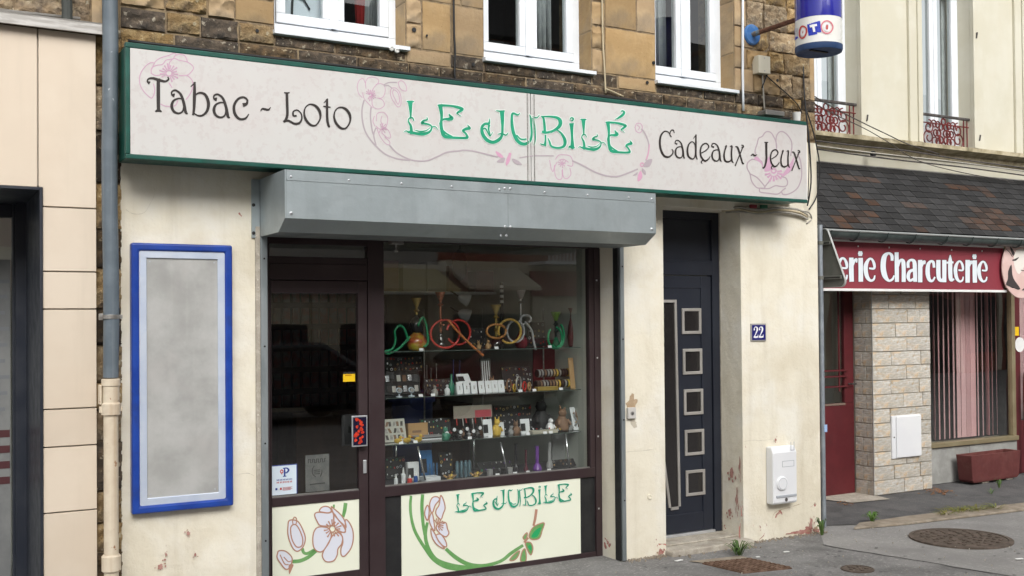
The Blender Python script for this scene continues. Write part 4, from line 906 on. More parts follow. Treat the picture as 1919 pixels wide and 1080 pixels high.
# ================================================================== FIXTURES ON THE SHOP WALL
YN = -.065
nx0, nx1 = ax(247,700,YN), ax(437,700,YN); nz1 = az(436,459,YN); nz0 = az(436,949,YN)
nb = thing('notice_board', 'empty grey notice board in a blue frame on the cream wall', 'notice board', ((nx0+nx1)/2, 0, nz0))
f = MB(); t = .045
f.ring(nx0, nx1, nz0, nz1, t, YN, .0)
f.build('outer_frame', blue, nb, .012, seg=3)
f = MB(); a0, a1, b0, b1 = nx0+t, nx1-t, nz0+t, nz1-t; t = .042
f.ring(a0-.001, a1+.001, b0-.001, b1+.001, t+.001, YN+.012, -.01)
f.build('inner_frame', palealu, nb, .003)
box('board', a0+t, a1-t, YN+.022, -.012, b0+t, b1-t, noticeb, nb)
for x, z in ((a0+t+.02, b1-t-.02), (a1-t-.02, b1-t-.02), (a0+t+.02, b0+t+.02), (a1-t-.02, b0+t+.02)): MB().lathe([(.005,0),(.005,-.003)], (x, YN+.022, z), 8, 'Y').build('tack', gasgrey, nb)

# downpipe
DPY = -.13; dpx = ax(207,500,DPY); mp_ = (Vector((dpx, DPY, 2))-EYEP).dot(cF)/FPX
dr = 14.2*mp_; zsplit = az(207,712,DPY)
dp_ = thing('downpipe', 'grey downpipe with a cream cast iron foot beside the blue board', 'downpipe', (dpx, DPY, 0))
pts = [(dpx+.004*math.sin(i*1.3), DPY+.003*math.cos(i*1.9), zsplit+.01+(6-zsplit)*i/14) for i in range(15)]
MB().tube(pts, [dr*.97]+[dr]*14, 20).build('upper_pipe', zinc, dp_, smooth='auto')
lo_ = MB().lathe([(dr*.93,-.02),(dr*.93,zsplit-.20),(dr*1.2,zsplit-.20),(dr*1.25,zsplit-.14),(dr*1.08,zsplit-.13),(dr*1.08,zsplit-.04),(dr*1.2,zsplit-.035),(dr*1.2,zsplit),(dr*.98,zsplit+.004)], (dpx, DPY, 0), 22)
lo_.build('lower_pipe', creampipe, dp_, smooth='auto')
zc = az(207,1040,DPY); MB().lathe([(dr*1.0,zc-.10),(dr*1.22,zc-.09),(dr*1.22,zc-.01),(dr*1.0,zc)], (dpx, DPY, 0), 22).build('pipe_collar', creampipe, dp_, smooth='auto')
for z, m in ((az(207,595,DPY), greymetal), (zsplit-.17, creampipe)):
    b = MB().lathe([(dr*1.03,z-.012),(dr*1.12,z-.012),(dr*1.12,z+.012),(dr*1.03,z+.012)], (dpx, DPY, 0), 22)
    b.box(dpx-dr*1.45, dpx-dr*.95, DPY-.01, DPY+.012, z-.018, z+.018); b.box(dpx+dr*.95, dpx+dr*1.45, DPY-.01, DPY+.012, z-.012, z+.012); b.box(dpx-.008, dpx+.008, DPY+dr, .0, z-.008, z+.008)
    b.build('pipe_clamp', m, dp_, .002)
MB().box(dpx-dr*1.5, dpx-dr*1.2, DPY-.02, DPY+.03, zsplit-.14, zsplit-.03).build('clamp_lug', creampipe, dp_, .003)

# house number
hp = thing('house_number', 'small blue enamel plate with white number 22 right of the door', 'number plate', at(1421,640,-.01))
x0, x1 = ax(1407.5,624,-.012), ax(1436,624,-.012); z0, z1 = az(1421,640.5,-.012), az(1421,607.5,-.012)
box('rim', x0, x1, -.012, .0, z0, z1, M('plate_rim', (.42,.40,.38), rough=.45, metal=.4), hp, .003); box('plate', x0+.010, x1-.010, -.015, -.012, z0+.010, z1-.012, plateb, hp, .001)
nd = Ink(lambda x, y, k: Vector((x0+(x1-x0)*x, -.0158-k, z1+(z0-z1)*y)), .0001)
for ox in (.0, .34):
    nd.stroke('U', [(.20+ox,.36,.09),(.19+ox,.27,.05),(.28+ox,.19,.05),(.38+ox,.25,.10),(.38+ox,.38,.10),(.30+ox,.55,.06),(.20+ox,.72,.05)]).stroke('U', [(.17+ox,.76,.09),(.29+ox,.77,.10),(.42+ox,.75,.09)]).stroke('U', [(.43+ox,.64,.03),(.43+ox,.74,.04)])
nd.build('number', platel, hp)
# gas meter box
gx0, gx1 = ax(1449,890,-.085), ax(1494,890,-.085); gz0, gz1 = az(1470,946,-.085), az(1470,838,-.085)
gb = thing('gas_meter_box', 'white plastic gas meter box low on the right pillar', 'meter box', ((gx0+gx1)/2, 0, gz0))
b = MB(); b.prismx([(0,gz0),(-.075,gz0),(-.085,gz0+.02),(-.085,gz1-.05),(-.06,gz1),(0,gz1)], gx0, gx1); b.build('lid', gaswhite, gb, .012, seg=3, fixn=True)
box('drip_lip', gx0+.03, gx1-.012, -.092, -.075, gz0+.055, gz0+.075, gasgrey, gb, .003)
b = MB().lathe([(.058,0),(.058,-.010),(.050,-.016)], (gx0+.092, -.083, gz0+.17), 28, 'Y'); b.build('dial', gaswhite, gb, smooth='auto')
MB().tube([(gx0+.092+.045*math.cos(a), -.099, gz0+.17+.045*math.sin(a)) for a in [k*6.2832/28 for k in range(28)]], .0016, 5, True).build('dial_line', gasgrey, gb)
lb = MB(); lx, lz = gx0+.10, gz0+.30
for (u0,u1,v0,v1) in ((0,.13,0,.004),(0,.13,.046,.05),(0,.004,.004,.046),(.126,.13,.004,.046)): lb.box(lx+u0, lx+u1, -.0865, -.0845, lz+v0, lz+v1)
for (u0,u1,v0,v1) in ((.095,.099,.13,.20),(.13,.134,.13,.20),(.099,.13,.13,.134)): lb.box(lx+u0, lx+u1, -.0865, -.0845, lz+v0, lz+v1)
lb.build('label_outline', gasgrey, gb); MB().lathe([(.016,0),(.016,-.014),(.006,-.014)], (gx0+.14, -.072, gz0+.035), 12, 'Y').build('lock', irond, gb, smooth='auto')
# key switch and patch of bare render
ks = thing('key_switch', 'small grey key switch on a bare patch left of the door', 'switch', at(1184,786,-.02))
x0, x1 = ax(1177,775,-.025), ax(1192,775,-.025); z0, z1 = az(1184,786,-.025), az(1184,765,-.025)
box('cover', x0, x1, -.028, -.0, z0, z1, M('pale_plastic', (.55,.53,.50), rough=.5), ks, .005); MB().lathe([(.014,0),(.014,-.005),(.006,-.007)], ((x0+x1)/2, -.028, (z0+z1)/2), 14, 'Y').build('barrel', greymetal, ks, smooth='auto'); box('keyhole', (x0+x1)/2-.003, (x0+x1)/2+.003, -.0365, -.033, (z0+z1)/2-.009, (z0+z1)/2+.006, black, ks)
PN = [0]
def patch(name, c, rx, rz, mat, seed, Y=-.0016, axis='Y'):
    r = random.Random(seed); n = 34; P = []; PN[0] += 1; Y -= .00012*PN[0]
    for i in range(n):
        a = 6.283*i/n; q_ = Vector((math.cos(a)*1.4, math.sin(a)*1.4, seed*2.3)); k = .8+.55*mnoise.noise(q_)+.3*mnoise.noise(q_*2.7)+.15*mnoise.noise(q_*6); P.append((c[0]+rx*k*math.cos(a), c[1]+rz*k*math.sin(a)))
    return MB().add([((x, Y, z) if axis == 'Y' else (Y, x, z)) for x, z in P], [tuple(range(n))]).build(name, mat, bld)
bare = M('bare_render', (.40,.29,.18), (.48,.36,.24), ns=18, rough=.95, bump=.5, bs=60); bare2 = M('grey_patch_repair', (.50,.46,.37), (.56,.51,.41), ns=9, rough=.95)
pinkr = M('old_pink_paint', (.36,.16,.13), (.46,.26,.22), ns=22, rough=.95, bump=.4, bs=60)
p = at(1185,757); patch('bare_patch', (p.x, p.z), .055, .075, bare, 1); p = at(1186,795); patch('bare_patch', (p.x, p.z), .035, .05, bare2, 2)
for i, (px, py, rx, rz) in enumerate(((1515,1003,.075,.075),(1500,1012,.16,.025),(1520,985,.03,.07),(1238,1045,.035,.04),(1385,1000,.012,.10),(1388,960,.01,.06),(240,965,.0,.0),(300,1062,.025,.03),(352,1000,.015,.02),(365,1040,.012,.016),(310,1040,.008,.018),(1452,825,.014,.02))):
    if rx:
        p = at(px, py); rq = random.Random(500+i)
        for k_ in range(9):
            f_ = 1.0 if k_ == 0 else rq.uniform(.12,.45); patch('flaked_paint', (p.x+(rq.uniform(-1.3,1.3)*rx if k_ else 0), max(p.z+(rq.uniform(-1.3,1.3)*rz if k_ else 0), .02)), rx*f_*.75, rz*f_*.75, pinkr if rq.random() < .8 else bare, 300+i*17+k_)
for i, (y, z, ry, rz) in enumerate(((.12,.55,.04,.06),(.06,.36,.016,.12),(.15,.22,.03,.04),(.02,.62,.012,.10))): [patch('flaked_paint', (max(.01, y+(0 if k_ == 0 else ((k_*37) % 11-5)/5*ry*1.4)), z+(0 if k_ == 0 else ((k_*53) % 13-6)/6*rz*1.4)), ry*(.75 if k_ == 0 else .3), rz*(.75 if k_ == 0 else .28), pinkr, 60+i*9+k_, DOR-.0016, 'X') for k_ in range(6)]
def crack(pts, w_=.0022):
    P = smoothline([at(px, py, -.0012) for px, py in pts], 4); b = MB(); r = random.Random(len(pts)*7+int(pts[0][0]))
    for i in range(len(P)-1):
        h = Vector((0,0,w_*r.uniform(.3,1.1))); b.add([P[i]-h, P[i+1]-h, P[i+1]+h, P[i]+h], [(0,1,2,3)])
    return b.build('crack', bare2 if w_ < .002 else bare, bld)
for c_ in ([(1393,829),(1410,826),(1428,827),(1447,824)], [(1169,849),(1185,847),(1205,846),(1230,842)], [(236,392),(250,400),(270,398),(282,380),(290,362),(288,350)], [(1428,835),(1430,880),(1432,960)], [(1500,826),(1502,880),(1506,940)], [(1452,1012),(1447,985),(1452,962),(1480,952),(1502,945)], [(1521,1018),(1518,985),(1522,950)], [(232,640),(234,700),(233,780)], [(448,890),(465,888),(476,893)]): crack(c_, .0026 if c_[0][0] > 1440 else .0019)
ol = [at(1430,826), at(1500,822), at(1502,958), at(1432,966)]
bt = thing('door_button', 'round cream painted button cap on the narrow pillar', 'button', at(1217,932,-.01)); p = at(1217,932); MB().lathe([(.02,0),(.02,-.008),(.012,-.010),(.011,-.006),(.0,-.006)], p, 18, 'Y').build('cap', plaster, bt, smooth='auto')
sp_ = thing('waste_stub', 'short white pipe stub poking from the pillar foot', 'pipe', at(1454,1022)); p = at(1452,1018); MB().tube([p+Vector((0,.05,.0)), p+Vector((.01,-.04,-.01)), p+Vector((.03,-.07,-.03))], .018, 12).build('pipe', white, sp_, smooth='auto')

# LOTO lamp sign
lx_ = ax(1408,65); az_ = az(1408,65); Lc = Vector((lx_, -.73, 0)); lzb = az(1531,97,-.73)
lr = 42.8*((Vector((lx_,-.73,3.9))-EYEP).dot(cF))/FPX
lt = thing('loto_lamp', 'blue and white cylinder sign reading LOTO on a rusty arm', 'sign', (lx_, -.73, lzb))
zb1 = az(1531,29,-.73-lr*.6); c0 = (lx_, -.73, 0)
MB().lathe([(lr,lzb+.04),(lr,zb1)], c0, 48).build('white_drum', lampw, lt, smooth='auto'); MB().lathe([(lr+.001,zb1),(lr+.001,zb1+.42),(lr*.96,zb1+.45)], c0, 48).build('blue_drum', lampb, lt, smooth='auto')
MB().lathe([(lr*.80,lzb+.012),(lr*.98,lzb-.004),(lr*1.015,lzb+.01),(lr*1.015,lzb+.04)], c0, 48).build('base_ring', lampd, lt, smooth='auto')
box('base_slot', lx_-lr*.5, lx_+lr*.5, -.73-.012, -.73+.012, lzb+.004, lzb+.013, black, lt)
MB().lathe([(.085,0),(.085,-.012),(.075,-.022),(.02,-.024)], (lx_, .0, az_), 30, 'Y').build('wall_disc', discb, lt, smooth='auto')
MB().tube([(lx_,-.02,az_),(lx_,-.11,az_)], .022, 14).build('arm_socket', M('worn_blue_metal', (.16,.22,.27), (.2,.15,.11), ns=30, rough=.7), lt, smooth='auto')
MB().tube([(lx_,-.10,az_),(lx_,-.73+lr*.95,az_)], .019, 14).build('arm', rust, lt, smooth='auto')
def cyl(x, y, k):
    r = ray(x, y); o = EYEP-Vector((lx_,-.73,0)); R_ = lr+.0015+k
    A = r.x*r.x+r.y*r.y; B = 2*(o.x*r.x+o.y*r.y); C_ = o.x*o.x+o.y*o.y-R_*R_; d = B*B-4*A*C_
    return EYEP+r*((-B-math.sqrt(max(0, d)))/(2*A))
def cylfill(name, shapes, mat, lift):
    i = Ink(lambda x, y, k: cyl(x, y, k+lift), .0002)
    for s in shapes: i.stroke('L', s[0], s[1], closed=s[2]) if len(s) == 3 else i.fill('L', s[0], 1) if len(s) == 2 else i.stroke('L', s[0])
    i.build(name, mat, lt)
lred = M('loto_red', (.50,.06,.06), rough=.3); lpk = M('loto_pink', (.62,.20,.24), rough=.3); lbl = M('loto_letter_blue', (.02,.04,.42), rough=.3)
cylfill('letter_block', [*[([(664+t*19, 226-t*6, 26), (668+t*19, 262-t*4, 27), (676+t*18, 318-t*4 if t < 4 else 288, 26)],) for t in range(6)]], lbl, .0)
cylfill('letter_block', [([(548,260,22),(548,340,22)],), ([(540,362,12),(552,345,20),(562,340,18)],)], lbl, .0)
cylfill('letter_ring', [([(612,238),(640,255),(645,290),(630,330),(605,348),(585,335),(580,290),(592,250)], 14, True)], lred, .002)
cylfill('letter_ring', [([(833,188),(870,205),(888,245),(870,288),(833,304),(797,288),(781,245),(797,205)], 13, True)], lpk, .002)
cylfill('letter', [([(680,238,22),(706,232,24),(736,226,20)],), ([(704,232,22),(712,262,22),(716,285,20)],)], platel, .004)
cylfill('letter', [([(612,262),(624,275),(622,305),(608,322),(598,310),(602,278)], 13, True)], platel, .004)
cylfill('letter', [([(833,212),(852,225),(856,248),(848,270),(833,280),(816,268),(811,245),(818,222)], 13, True)], platel, .004)
cylfill('letter_counter', [([(612,285,6),(609,300,6)],)], lred, .006)
cylfill('letter_counter', [([(834,232,18),(834,262,18)],)], lred, .006)

# junction box, white conduit and cables
jb = thing('junction_box', 'beige junction box on the rubble wall below the lamp arm', 'junction box', at(1432,135,-.02))
x0, x1 = ax(1421,120,-.06), ax(1443,120,-.06); z0, z1 = az(1432,137,-.06), az(1432,104,-.06); box('box', x0, x1, -.065, .01, z0, z1, beigeb, jb, .004)
for i, z in enumerate((z0+.02, z1-.02)): box('screw', (x0+x1)/2-.005, (x0+x1)/2+.005, -.067, -.064, z-.004, z+.004, gasgrey, jb)
def cab(lab, pts, r, mat, Y=-.02, grp='cables on the facades', name='cable', sub=4, cat='cable'):
    P = [at(p[0], p[1], p[2] if len(p) > 2 else Y) for p in pts]; P = smoothline(P, sub)
    return tag(MB().tube(P, r, 6).build(name, mat, smooth=True), lab, cat, grp)
cd_ = cab('white conduit running up the wall left of the blue disc', [(1392,-30),(1392,60),(1392,140),(1393,207)], .011, pvc, -.022, None, 'conduit', 2, 'conduit')
cab('black cable down the stone between left and middle windows', [(850,-20),(851,60),(853,100),(852,140),(857,152)], .0075, cable, -.02)
cab('beige cable down the stone between middle and right windows', [(1128,-20),(1130,80),(1133,130),(1135,174)], .007, cablec, -.02)
cab('loose beige cable end lying on the sign beside the middle window', [(1136,166),(1150,172),(1168,180)], .006, cablec, -.03)
cab('thin cable dropping straight from the junction box', [(1429,136),(1430,165),(1433,207)], .007, cableg, -.03)
cab('black cable curving right from the junction box to the corner', [(1435,140),(1455,158),(1478,178),(1495,196),(1503,212)], .005, cable, -.025)
cab('short black loop tied under the junction box', [(1438,138),(1433,150),(1428,164)], .006, cable, -.035)
cab('black cable lying along the top of the sign', [(240,76,-.10),(480,105,-.10),(700,130,-.10),(900,155,-.10),(1040,170,-.12),(1150,182,-.1),(1300,205,-.1),(1480,222,-.12)], .010, cable, -.1)
cab('second black cable sagging over the sign top near the middle', [(1010,168,-.16),(1070,174,-.20),(1130,181,-.22),(1200,190,-.20),(1280,200,-.16)], .006, cable)
cab('dark cable hanging down the corner beside the sign end', [(1505,110,.0),(1507,170,-.03),(1511,215,-.05),(1516,260,-.08),(1520,330,-.08),(1517,365,-.06),(1513,385,-.03)], .007, cable)
cab('black cable swinging out from the sign end towards the slate roof', [(1511,205,-.02),(1525,250,-.05),(1536,310,-.05),(1531,365,-.04),(1516,392,-.03)], .006, cable)
cab('thin cable close against the sign end', [(1512,220,-.2),(1516,300,-.2),(1514,372,-.1)], .004, cable)
for i, (a, lab) in enumerate(((0, 'upper grey cable of the bundle above the door pillar'), (4, 'middle grey cable of the bundle above the door pillar'), (8, 'lowest grey cable of the bundle above the door pillar'))):
    cab(lab, [(1345+i*8,392+a*.6,.1),(1385,388+a,-.02),(1420,392+a+2*(i % 2),-.03),(1460,389+a,-.03),(1495,392+a*1.2,-.03),(1513,402+a,-.02)], .009, cableg if i != 1 else cablec)
cab('cable tail hooked round the corner below the bundle', [(1500,394,-.03),(1516,398,-.03),(1521,410,-.0),(1512,418,-.01)], .006, cableg)
box_ = thing('cable_clip', 'dark red connector in the cable bundle over the pillar', 'connector', at(1412,386,-.05)); p = at(1412,386,-.05); MB().box(p.x-.03,p.x+.03,-.06,-.03,p.z-.014,p.z+.014).build('block', M('dark_red', (.25,.03,.04), rough=.5), box_, .003)
box_ = thing('cable_clip', 'green connector in the cable bundle over the pillar', 'connector', at(1432,387,-.05)); p = at(1432,387,-.05); MB().box(p.x-.03,p.x+.03,-.06,-.03,p.z-.012,p.z+.016).build('block', M('clip_green', (.03,.14,.08), rough=.5), box_, .003)
fx = thing('sign_floodlight', 'small grey spotlight housing lying on the sign top at its right end', 'light fitting', at(1445,215,-.15)); p = at(1445,213,-.15); MB().box(p.x-.10,p.x+.10,-.2,-.1,p.z-.02,p.z+.02).build('housing', greymetal, fx, .006); MB().lathe([(.03,-.04),(.035,.03),(.0,.035)], at(1493,217,-.12), 12).build('cap', white, fx, smooth='auto')
hk = thing('cable_hooks', 'pair of white cable hooks under the left window sill end', 'hook', at(738,92,-.02))
for px, py in ((733,91),(743,95)): p = at(px, py, -.03); MB().lathe([(.016,0),(.016,-.012),(.010,-.016),(.009,-.010),(.0,-.010)], p, 14, 'Y').build('hook', M('hook_white', (.6,.6,.58), rough=.5) if px == 733 else MATS['hook_white'], hk, smooth='auto')

# triangular road sign seen from behind, on its post in the corner
xp = ax(1541,760,.14); pr = 4.6*((Vector((xp,.14,1))-EYEP).dot(cF))/FPX; xpl = xp+pr+.035
tr_ = thing('road_sign', 'grey back of a triangular road sign on a steel post', 'road sign', (xp, .14, 0))
ztop = atx(1533,414,xpl).z; MB().tube([(xp,.14,0),(xp,.14,ztop-.04)], pr, 16).build('post', M('galvanised_post', (.30,.34,.38), (.38,.42,.46), ns=9, rough=.45, metal=.5), tr_, smooth='auto')
rc = atx(1589,536,xpl); hb = .14-rc.y; zb = rc.z
def tri(rad, hw, z0, z1):
    P = []; C3 = [(.14+hw, z0), (.14-hw, z0), (.14, z1)]; cen = ((C3[0][0]+C3[1][0]+C3[2][0])/3, (z0*2+z1)/3)
    for i in range(3):
        p = Vector(C3[i]); a = (Vector(C3[i-1])-p).normalized(); b = (Vector(C3[(i+1) % 3])-p).normalized(); bis = (a+b).normalized(); th_ = a.angle(b)/2
        c = p+bis*(rad/math.sin(th_)); n0 = math.atan2((p+a*(rad/math.tan(th_))-c).y, (p+a*(rad/math.tan(th_))-c).x); n1 = math.atan2((p+b*(rad/math.tan(th_))-c).y, (p+b*(rad/math.tan(th_))-c).x)
        d = (n1-n0+math.pi) % (2*math.pi)-math.pi
        for k in range(7): q_ = n0+d*k/6; P.append((c.x+rad*math.cos(q_), c.y+rad*math.sin(q_)))
    return P
back = M('sign_back_grey', (.13,.135,.115), (.17,.17,.15), ns=5, rough=.6); rimw = M('sign_rim', (.50,.51,.49), rough=.45, metal=.3)
P = tri(.05, hb, zb, ztop); MB().prismx(P, xpl, xpl+.004).build('plate', back, tr_, fixn=True)
rim = MB(); n = len(P); cen = Vector((sum(p[0] for p in P)/n, sum(p[1] for p in P)/n))
Q = [tuple(cen+(Vector(p)-cen)*1.03) for p in P]
vs = [(xpl-.014, *p) for p in P]+[(xpl-.014, *p) for p in Q]+[(xpl+.006, *p) for p in P]+[(xpl+.006, *p) for p in Q]
fs = []
for i in range(n):
    j = (i+1) % n; fs += [(i,j,n+j,n+i), (n+i,n+j,3*n+j,3*n+i), (2*n+i,3*n+i,3*n+j,2*n+j), (i,2*n+i,2*n+j,j)]
rim.add(vs, fs).build('rim', rimw, tr_, fixn=True)
for t, hw in ((.66, .30), (.14, .78)):
    z = zb+(ztop-zb)*t; box('bracket_rail', xpl-.022, xpl, .14-hb*hw, .14+hb*hw, z-.016, z+.016, back, tr_, .003); box('bracket_slot', xpl-.0235, xpl-.021, .14-hb*hw*.95, .14+hb*hw*.95, z-.004, z+.004, black, tr_)
    MB().lathe([(pr*1.25,z-.015),(pr*1.25,z+.015)], (xp,.14,0), 14).build('post_clamp', back, tr_)
st_ = MB().box(xp-.004, xp+.03, .14-pr-.003, .14-pr, az(1541,812,.1), az(1541,798,.1)); st_.build('blue_tag', M('tag_blue', (.35,.5,.75), rough=.5), tr_)

# ================================================================== LEFT NEIGHBOUR (beige cladding)
YC = -.06
lb_ = thing('cladded_building', 'beige panel clad building with dark framed shop window at far left', 'building', (-1.5, .4, 0))
MB().box(-6, XL, .02, .55, 3.0, 6.2).box(ax(78,700,YC)+.03, XL, .02, .55, -.05, 3.0).build('core_wall', mortar, lb_)
ze = lambda px, py: az(px, py, YC)
xo = ax(79,700,YC); xc1 = ax(181,700,YC); xj1 = ax(71,200,YC); ztp = ze(130,60)
JN = [ze(130,388.5), ze(130,508.5), ze(130,580.5), ze(130,767), ze(130,837.5), ze(130,960), -.02]
zdo = ze(60,353); g_ = .004
panels = [(-1.6, xj1-g_, zdo+.012, ztp), (xj1+g_, xc1, JN[0]+g_, ztp)]
for a, b_ in zip(JN[:-1], JN[1:]): panels.append((xo+.006, xc1, b_+g_, a-g_))
for i, (a, b_, c_, d__) in enumerate(panels):
    if i == 1:
        P = [(a, zdo+.012), (xo+.006, zdo+.012), (xo+.006, c_), (b_, c_), (b_, d__), (a, d__)]
        MB().prism(P, YC, YC+.02).build('panel', clad, lb_, .002, fixn=True)
    else: box('panel', a, b_, YC, YC+.02, c_, d__, clad, lb_, .002)
MB().box(-1.6, xc1-.006, YC+.02, .0, .0, .001).box(xo+.02, xc1-.004, YC+.022, .02, -.02, ztp).box(-1.6, xo+.02, YC+.022, .02, zdo+.02, ztp).build('panel_backing', tilejoint, lb_)
MB().prismx([(YC-.06,ztp-.005),(YC-.06,ztp+.05),(YC-.05,ztp+.062),(.0,ztp+.075),(.0,ztp+.06),(YC-.045,ztp+.045),(YC-.045,ztp-.005)], -1.6, ax(194,68,YC-.06)).build('cap_flashing', greymetal, lb_, fixn=True)
MB().tube([(-1.6,-.01,ztp+.10),(.2,-.014,ztp+.094),(.55,-.02,ztp+.09),(.9,-.012,ztp+.10)], .008, 6).build('loose_strip', greymetal, lb_)
course(-1.2, ax(170,30), ztp+.075, ztp+.36, [rubble, ashlar, rubble], .3, .6, .02, lb_, r=rs); course(-1.2, XL, ztp+.36, ztp+.62, [rubble, ashlar], .25, .5, .02, lb_, r=rs); course(-1.2, XL, ztp+.62, ztp+.9, [rubble, ashlar], .25, .5, .02, lb_, r=rs)
zz = -.02
stone(ax(170,30), XL, ztp+.075, ztp+.36, ashlar, .004, lb_)
while zz < ztp+.07: h_ = rs.uniform(.16,.3); stone(xc1-.02, XL+.012, zz, min(zz+h_, ztp+.07), sooty if rs.random() < .6 else rubble, .012, lb_, .0); zz += h_
MB().tube([at(125,46,-.02), at(126,20,-.02), at(124,-20,-.02), at(124,-60,-.02)], .03, 10).build('vent_pipe', M('dark_pipe', (.05,.055,.05), rough=.7), lb_, smooth='auto')
# dark metal door surround, deep
yr = atx(50,700,xo).y
fr_ = MB(); fr_.box(xo-.012, xo+.004, YC-.012, yr, -.02, zdo+.010); fr_.box(-1.6, xo-.012, YC-.012, yr, zdo-.006, zdo+.010)
af = fr_.build('window_surround', anth, lb_, .002)
MB().box(xo-.07, xo-.012, yr-.10, yr-.09, -.02, zdo-.006).build('inner_lining', anth, af)
fx0 = ax(23,700,yr); MB().box(fx0, xo-.012, yr-.02, yr+.05, -.02, zdo-.006).box(-1.6, fx0, yr-.02, yr+.05, zdo-.09, zdo-.006).box(-1.6, fx0, yr-.02, yr+.05, -.02, .08).build('window_frame', anth, af, .004)
box('pane', -1.6, fx0, yr+.01, yr+.02, .08, zdo-.09, glass, af)
of = MB().add([(-2.5,yr+1.6,-.02),(.9,yr+1.6,-.02),(.9,yr+1.6,3),(-2.5,yr+1.6,3),(.9,yr+.06,-.02),(.9,yr+.06,3),(-2.5,yr+.06,-.02)], [(0,1,2,3),(1,4,5,2),(6,4,1,0)])
of.build('office_interior', M('office_wall', (.42,.40,.37), rough=.9), lb_)
bt_ = thing('window_decal', 'frosted strip with grey lettering and red bars on the far left pane', 'decal', (fx0-.3, yr, .4))
dx1 = fx0-.01; b = MB()
fw_ = M('frosted_film', (.15,.155,.155), (.20,.205,.20), ns=3, rough=.7); box('film', fx0-.5, dx1, yr+.006, yr+.009, .1, ze(10,470), fw_, bt_)
b = MB()
for i in range(9):
    z = ze(10,520+i*34); b.box(fx0-.4, dx1-.006-.012*(i % 3), yr+.003, yr+.0055, z, z+.022)
b.build('lettering', M('decal_grey', (.16,.17,.18), rough=.7), bt_); b = MB()
for i in range(4): z = ze(10,848+i*33); b.box(fx0-.4, dx1-.004, yr+.003, yr+.0055, z, z+.045)
b.build('bars', M('decal_red', (.07,.02,.023), rough=.6), bt_)

# ================================================================== THE BUTCHER'S NEXT DOOR
YB = 1.0
bu = thing('butcher_building', 'cream upper storey butcher shop with slate pent roof on the right', 'building', (9.5, 2, 0))
tx0, tx1 = ax(1635,700,YB), ax(1744,700,YB); wx1 = ax(1893,700,YB+.2); XE = 16.0
ydr = atx(1601,700,tx0).y; zso = 2.62
YU = 1.55
MB().box(tx0+.012, tx1, YB+.012, 2.6, -.05, zso).box(tx1, wx1, YB+.2, YB+.4, -.05, az(1800,826,YB+.2)-.02).box(tx1, XE, 2.5, 2.6, -.05, zso).box(XR, tx0+.012, ydr+.05, 2.6, 2.45, zso).box(XR+.005, XE, .92, 2.6, zso, zso+.04).build('ground_floor_wall', tilejoint, bu)
# stone tiles on the pillar front and its flank
def sharp(me): me.set_sharp_from_angle(angle=math.radians(35)); return me
row = .1447; z = .0; k = 0; rt = random.Random(21)
while z < zso-.02:
    z1 = min(z+row, zso-.004); cuts = [tx0, tx0+(tx1-tx0)*(.34 if k % 2 else .56)+rt.uniform(-.06,.06)]
    if k % 3 == 0: cuts.append(tx0+(tx1-tx0)*(.82+rt.uniform(-.04,.04)))
    elif k % 2: cuts.append(tx0+(tx1-tx0)*(.76+rt.uniform(-.05,.05)))
    cuts.append(tx1); cuts = sorted(cuts)
    for a, b_ in zip(cuts[:-1], cuts[1:]):
        d = rt.uniform(0, .012); vs, fs = stone_mesh(b_-a-.0015, z1-z-.0015, .0035, rt.randint(1,9999), .04, .001)
        instance('stone_tile', sharp(MB().add(vs, fs).mesh('stone_tile', tile, True)), ((a+b_)/2, YB+.002-d*.5, (z+z1)/2), bu)
    cy = [YB+.014, YB+.014+(ydr-YB)*(.5 if k % 2 else .3), ydr]
    for a, b_ in zip(cy[:-1], cy[1:]):
        if b_-a > .03:
            vs, fs = stone_mesh(b_-a-.0015, z1-z-.0015, .0035, rt.randint(1,9999), .04, .001)
            instance('stone_tile', sharp(MB().add(vs, fs).mesh('stone_tile', tile, True)), (tx0+.002, (a+b_)/2, (z+z1)/2), bu, (0,0,-math.pi/2))
    z = z1; k += 1
box('corner_trim', tx0-.010, tx0-.002, YB-.010, YB-.002, 0, zso-.01, trim, bu)
# red entrance door in the recess
ry = ydr; rx0, rx1 = XR+.08, tx0-.01
rd_ = MB(); zg0 = az(1570,757,ry); rxr = rx1-.13
rd_.box(rx0, rx1, ry, ry+.05, .0, zg0); rd_.box(rxr, rx1, ry, ry+.05, zg0, zso); rd_.box(rx0, rxr, ry, ry+.05, zso-.12, zso); rd_.box(rx0, rx0+.13, ry, ry+.05, zg0, zso-.12)
rdo = rd_.build('red_door', burgp, bu, .004)
box('door_glass', rx0+.13, rxr, ry+.02, ry+.03, zg0, zso-.12, glass, rdo); box('glass_trim', rx0+.13, rxr, ry-.006, ry+.02, zg0-.02, zg0, M('faded_trim', (.20,.14,.11), rough=.6), rdo)
gl = MB()
for t in (.28, .5, .72, .94): x = rx0+.13+(rxr-rx0-.13)*t; gl.box(x-.007, x+.007, ry-.012, ry+.0, zg0+.12, zso-.12)
for y_ in (725, 706, 695): z = az(1580,y_,ry); gl.box(rx0+.13, rxr+.03, ry-.018, ry-.005, z-.008, z+.008)
z = az(1570,640,ry); gl.box(rx0+.13, rx0+.13+(rxr-rx0-.13)*.75, ry-.018, ry-.005, z-.02, z+.02)
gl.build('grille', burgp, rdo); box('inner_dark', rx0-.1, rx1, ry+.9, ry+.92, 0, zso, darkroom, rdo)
MB().tube([(rx1-.08,ry-.005,1.12),(rx1-.08,ry-.05,1.12),(rx1-.02,ry-.05,1.12)], .008, 8).build('door_handle', irond, rdo)
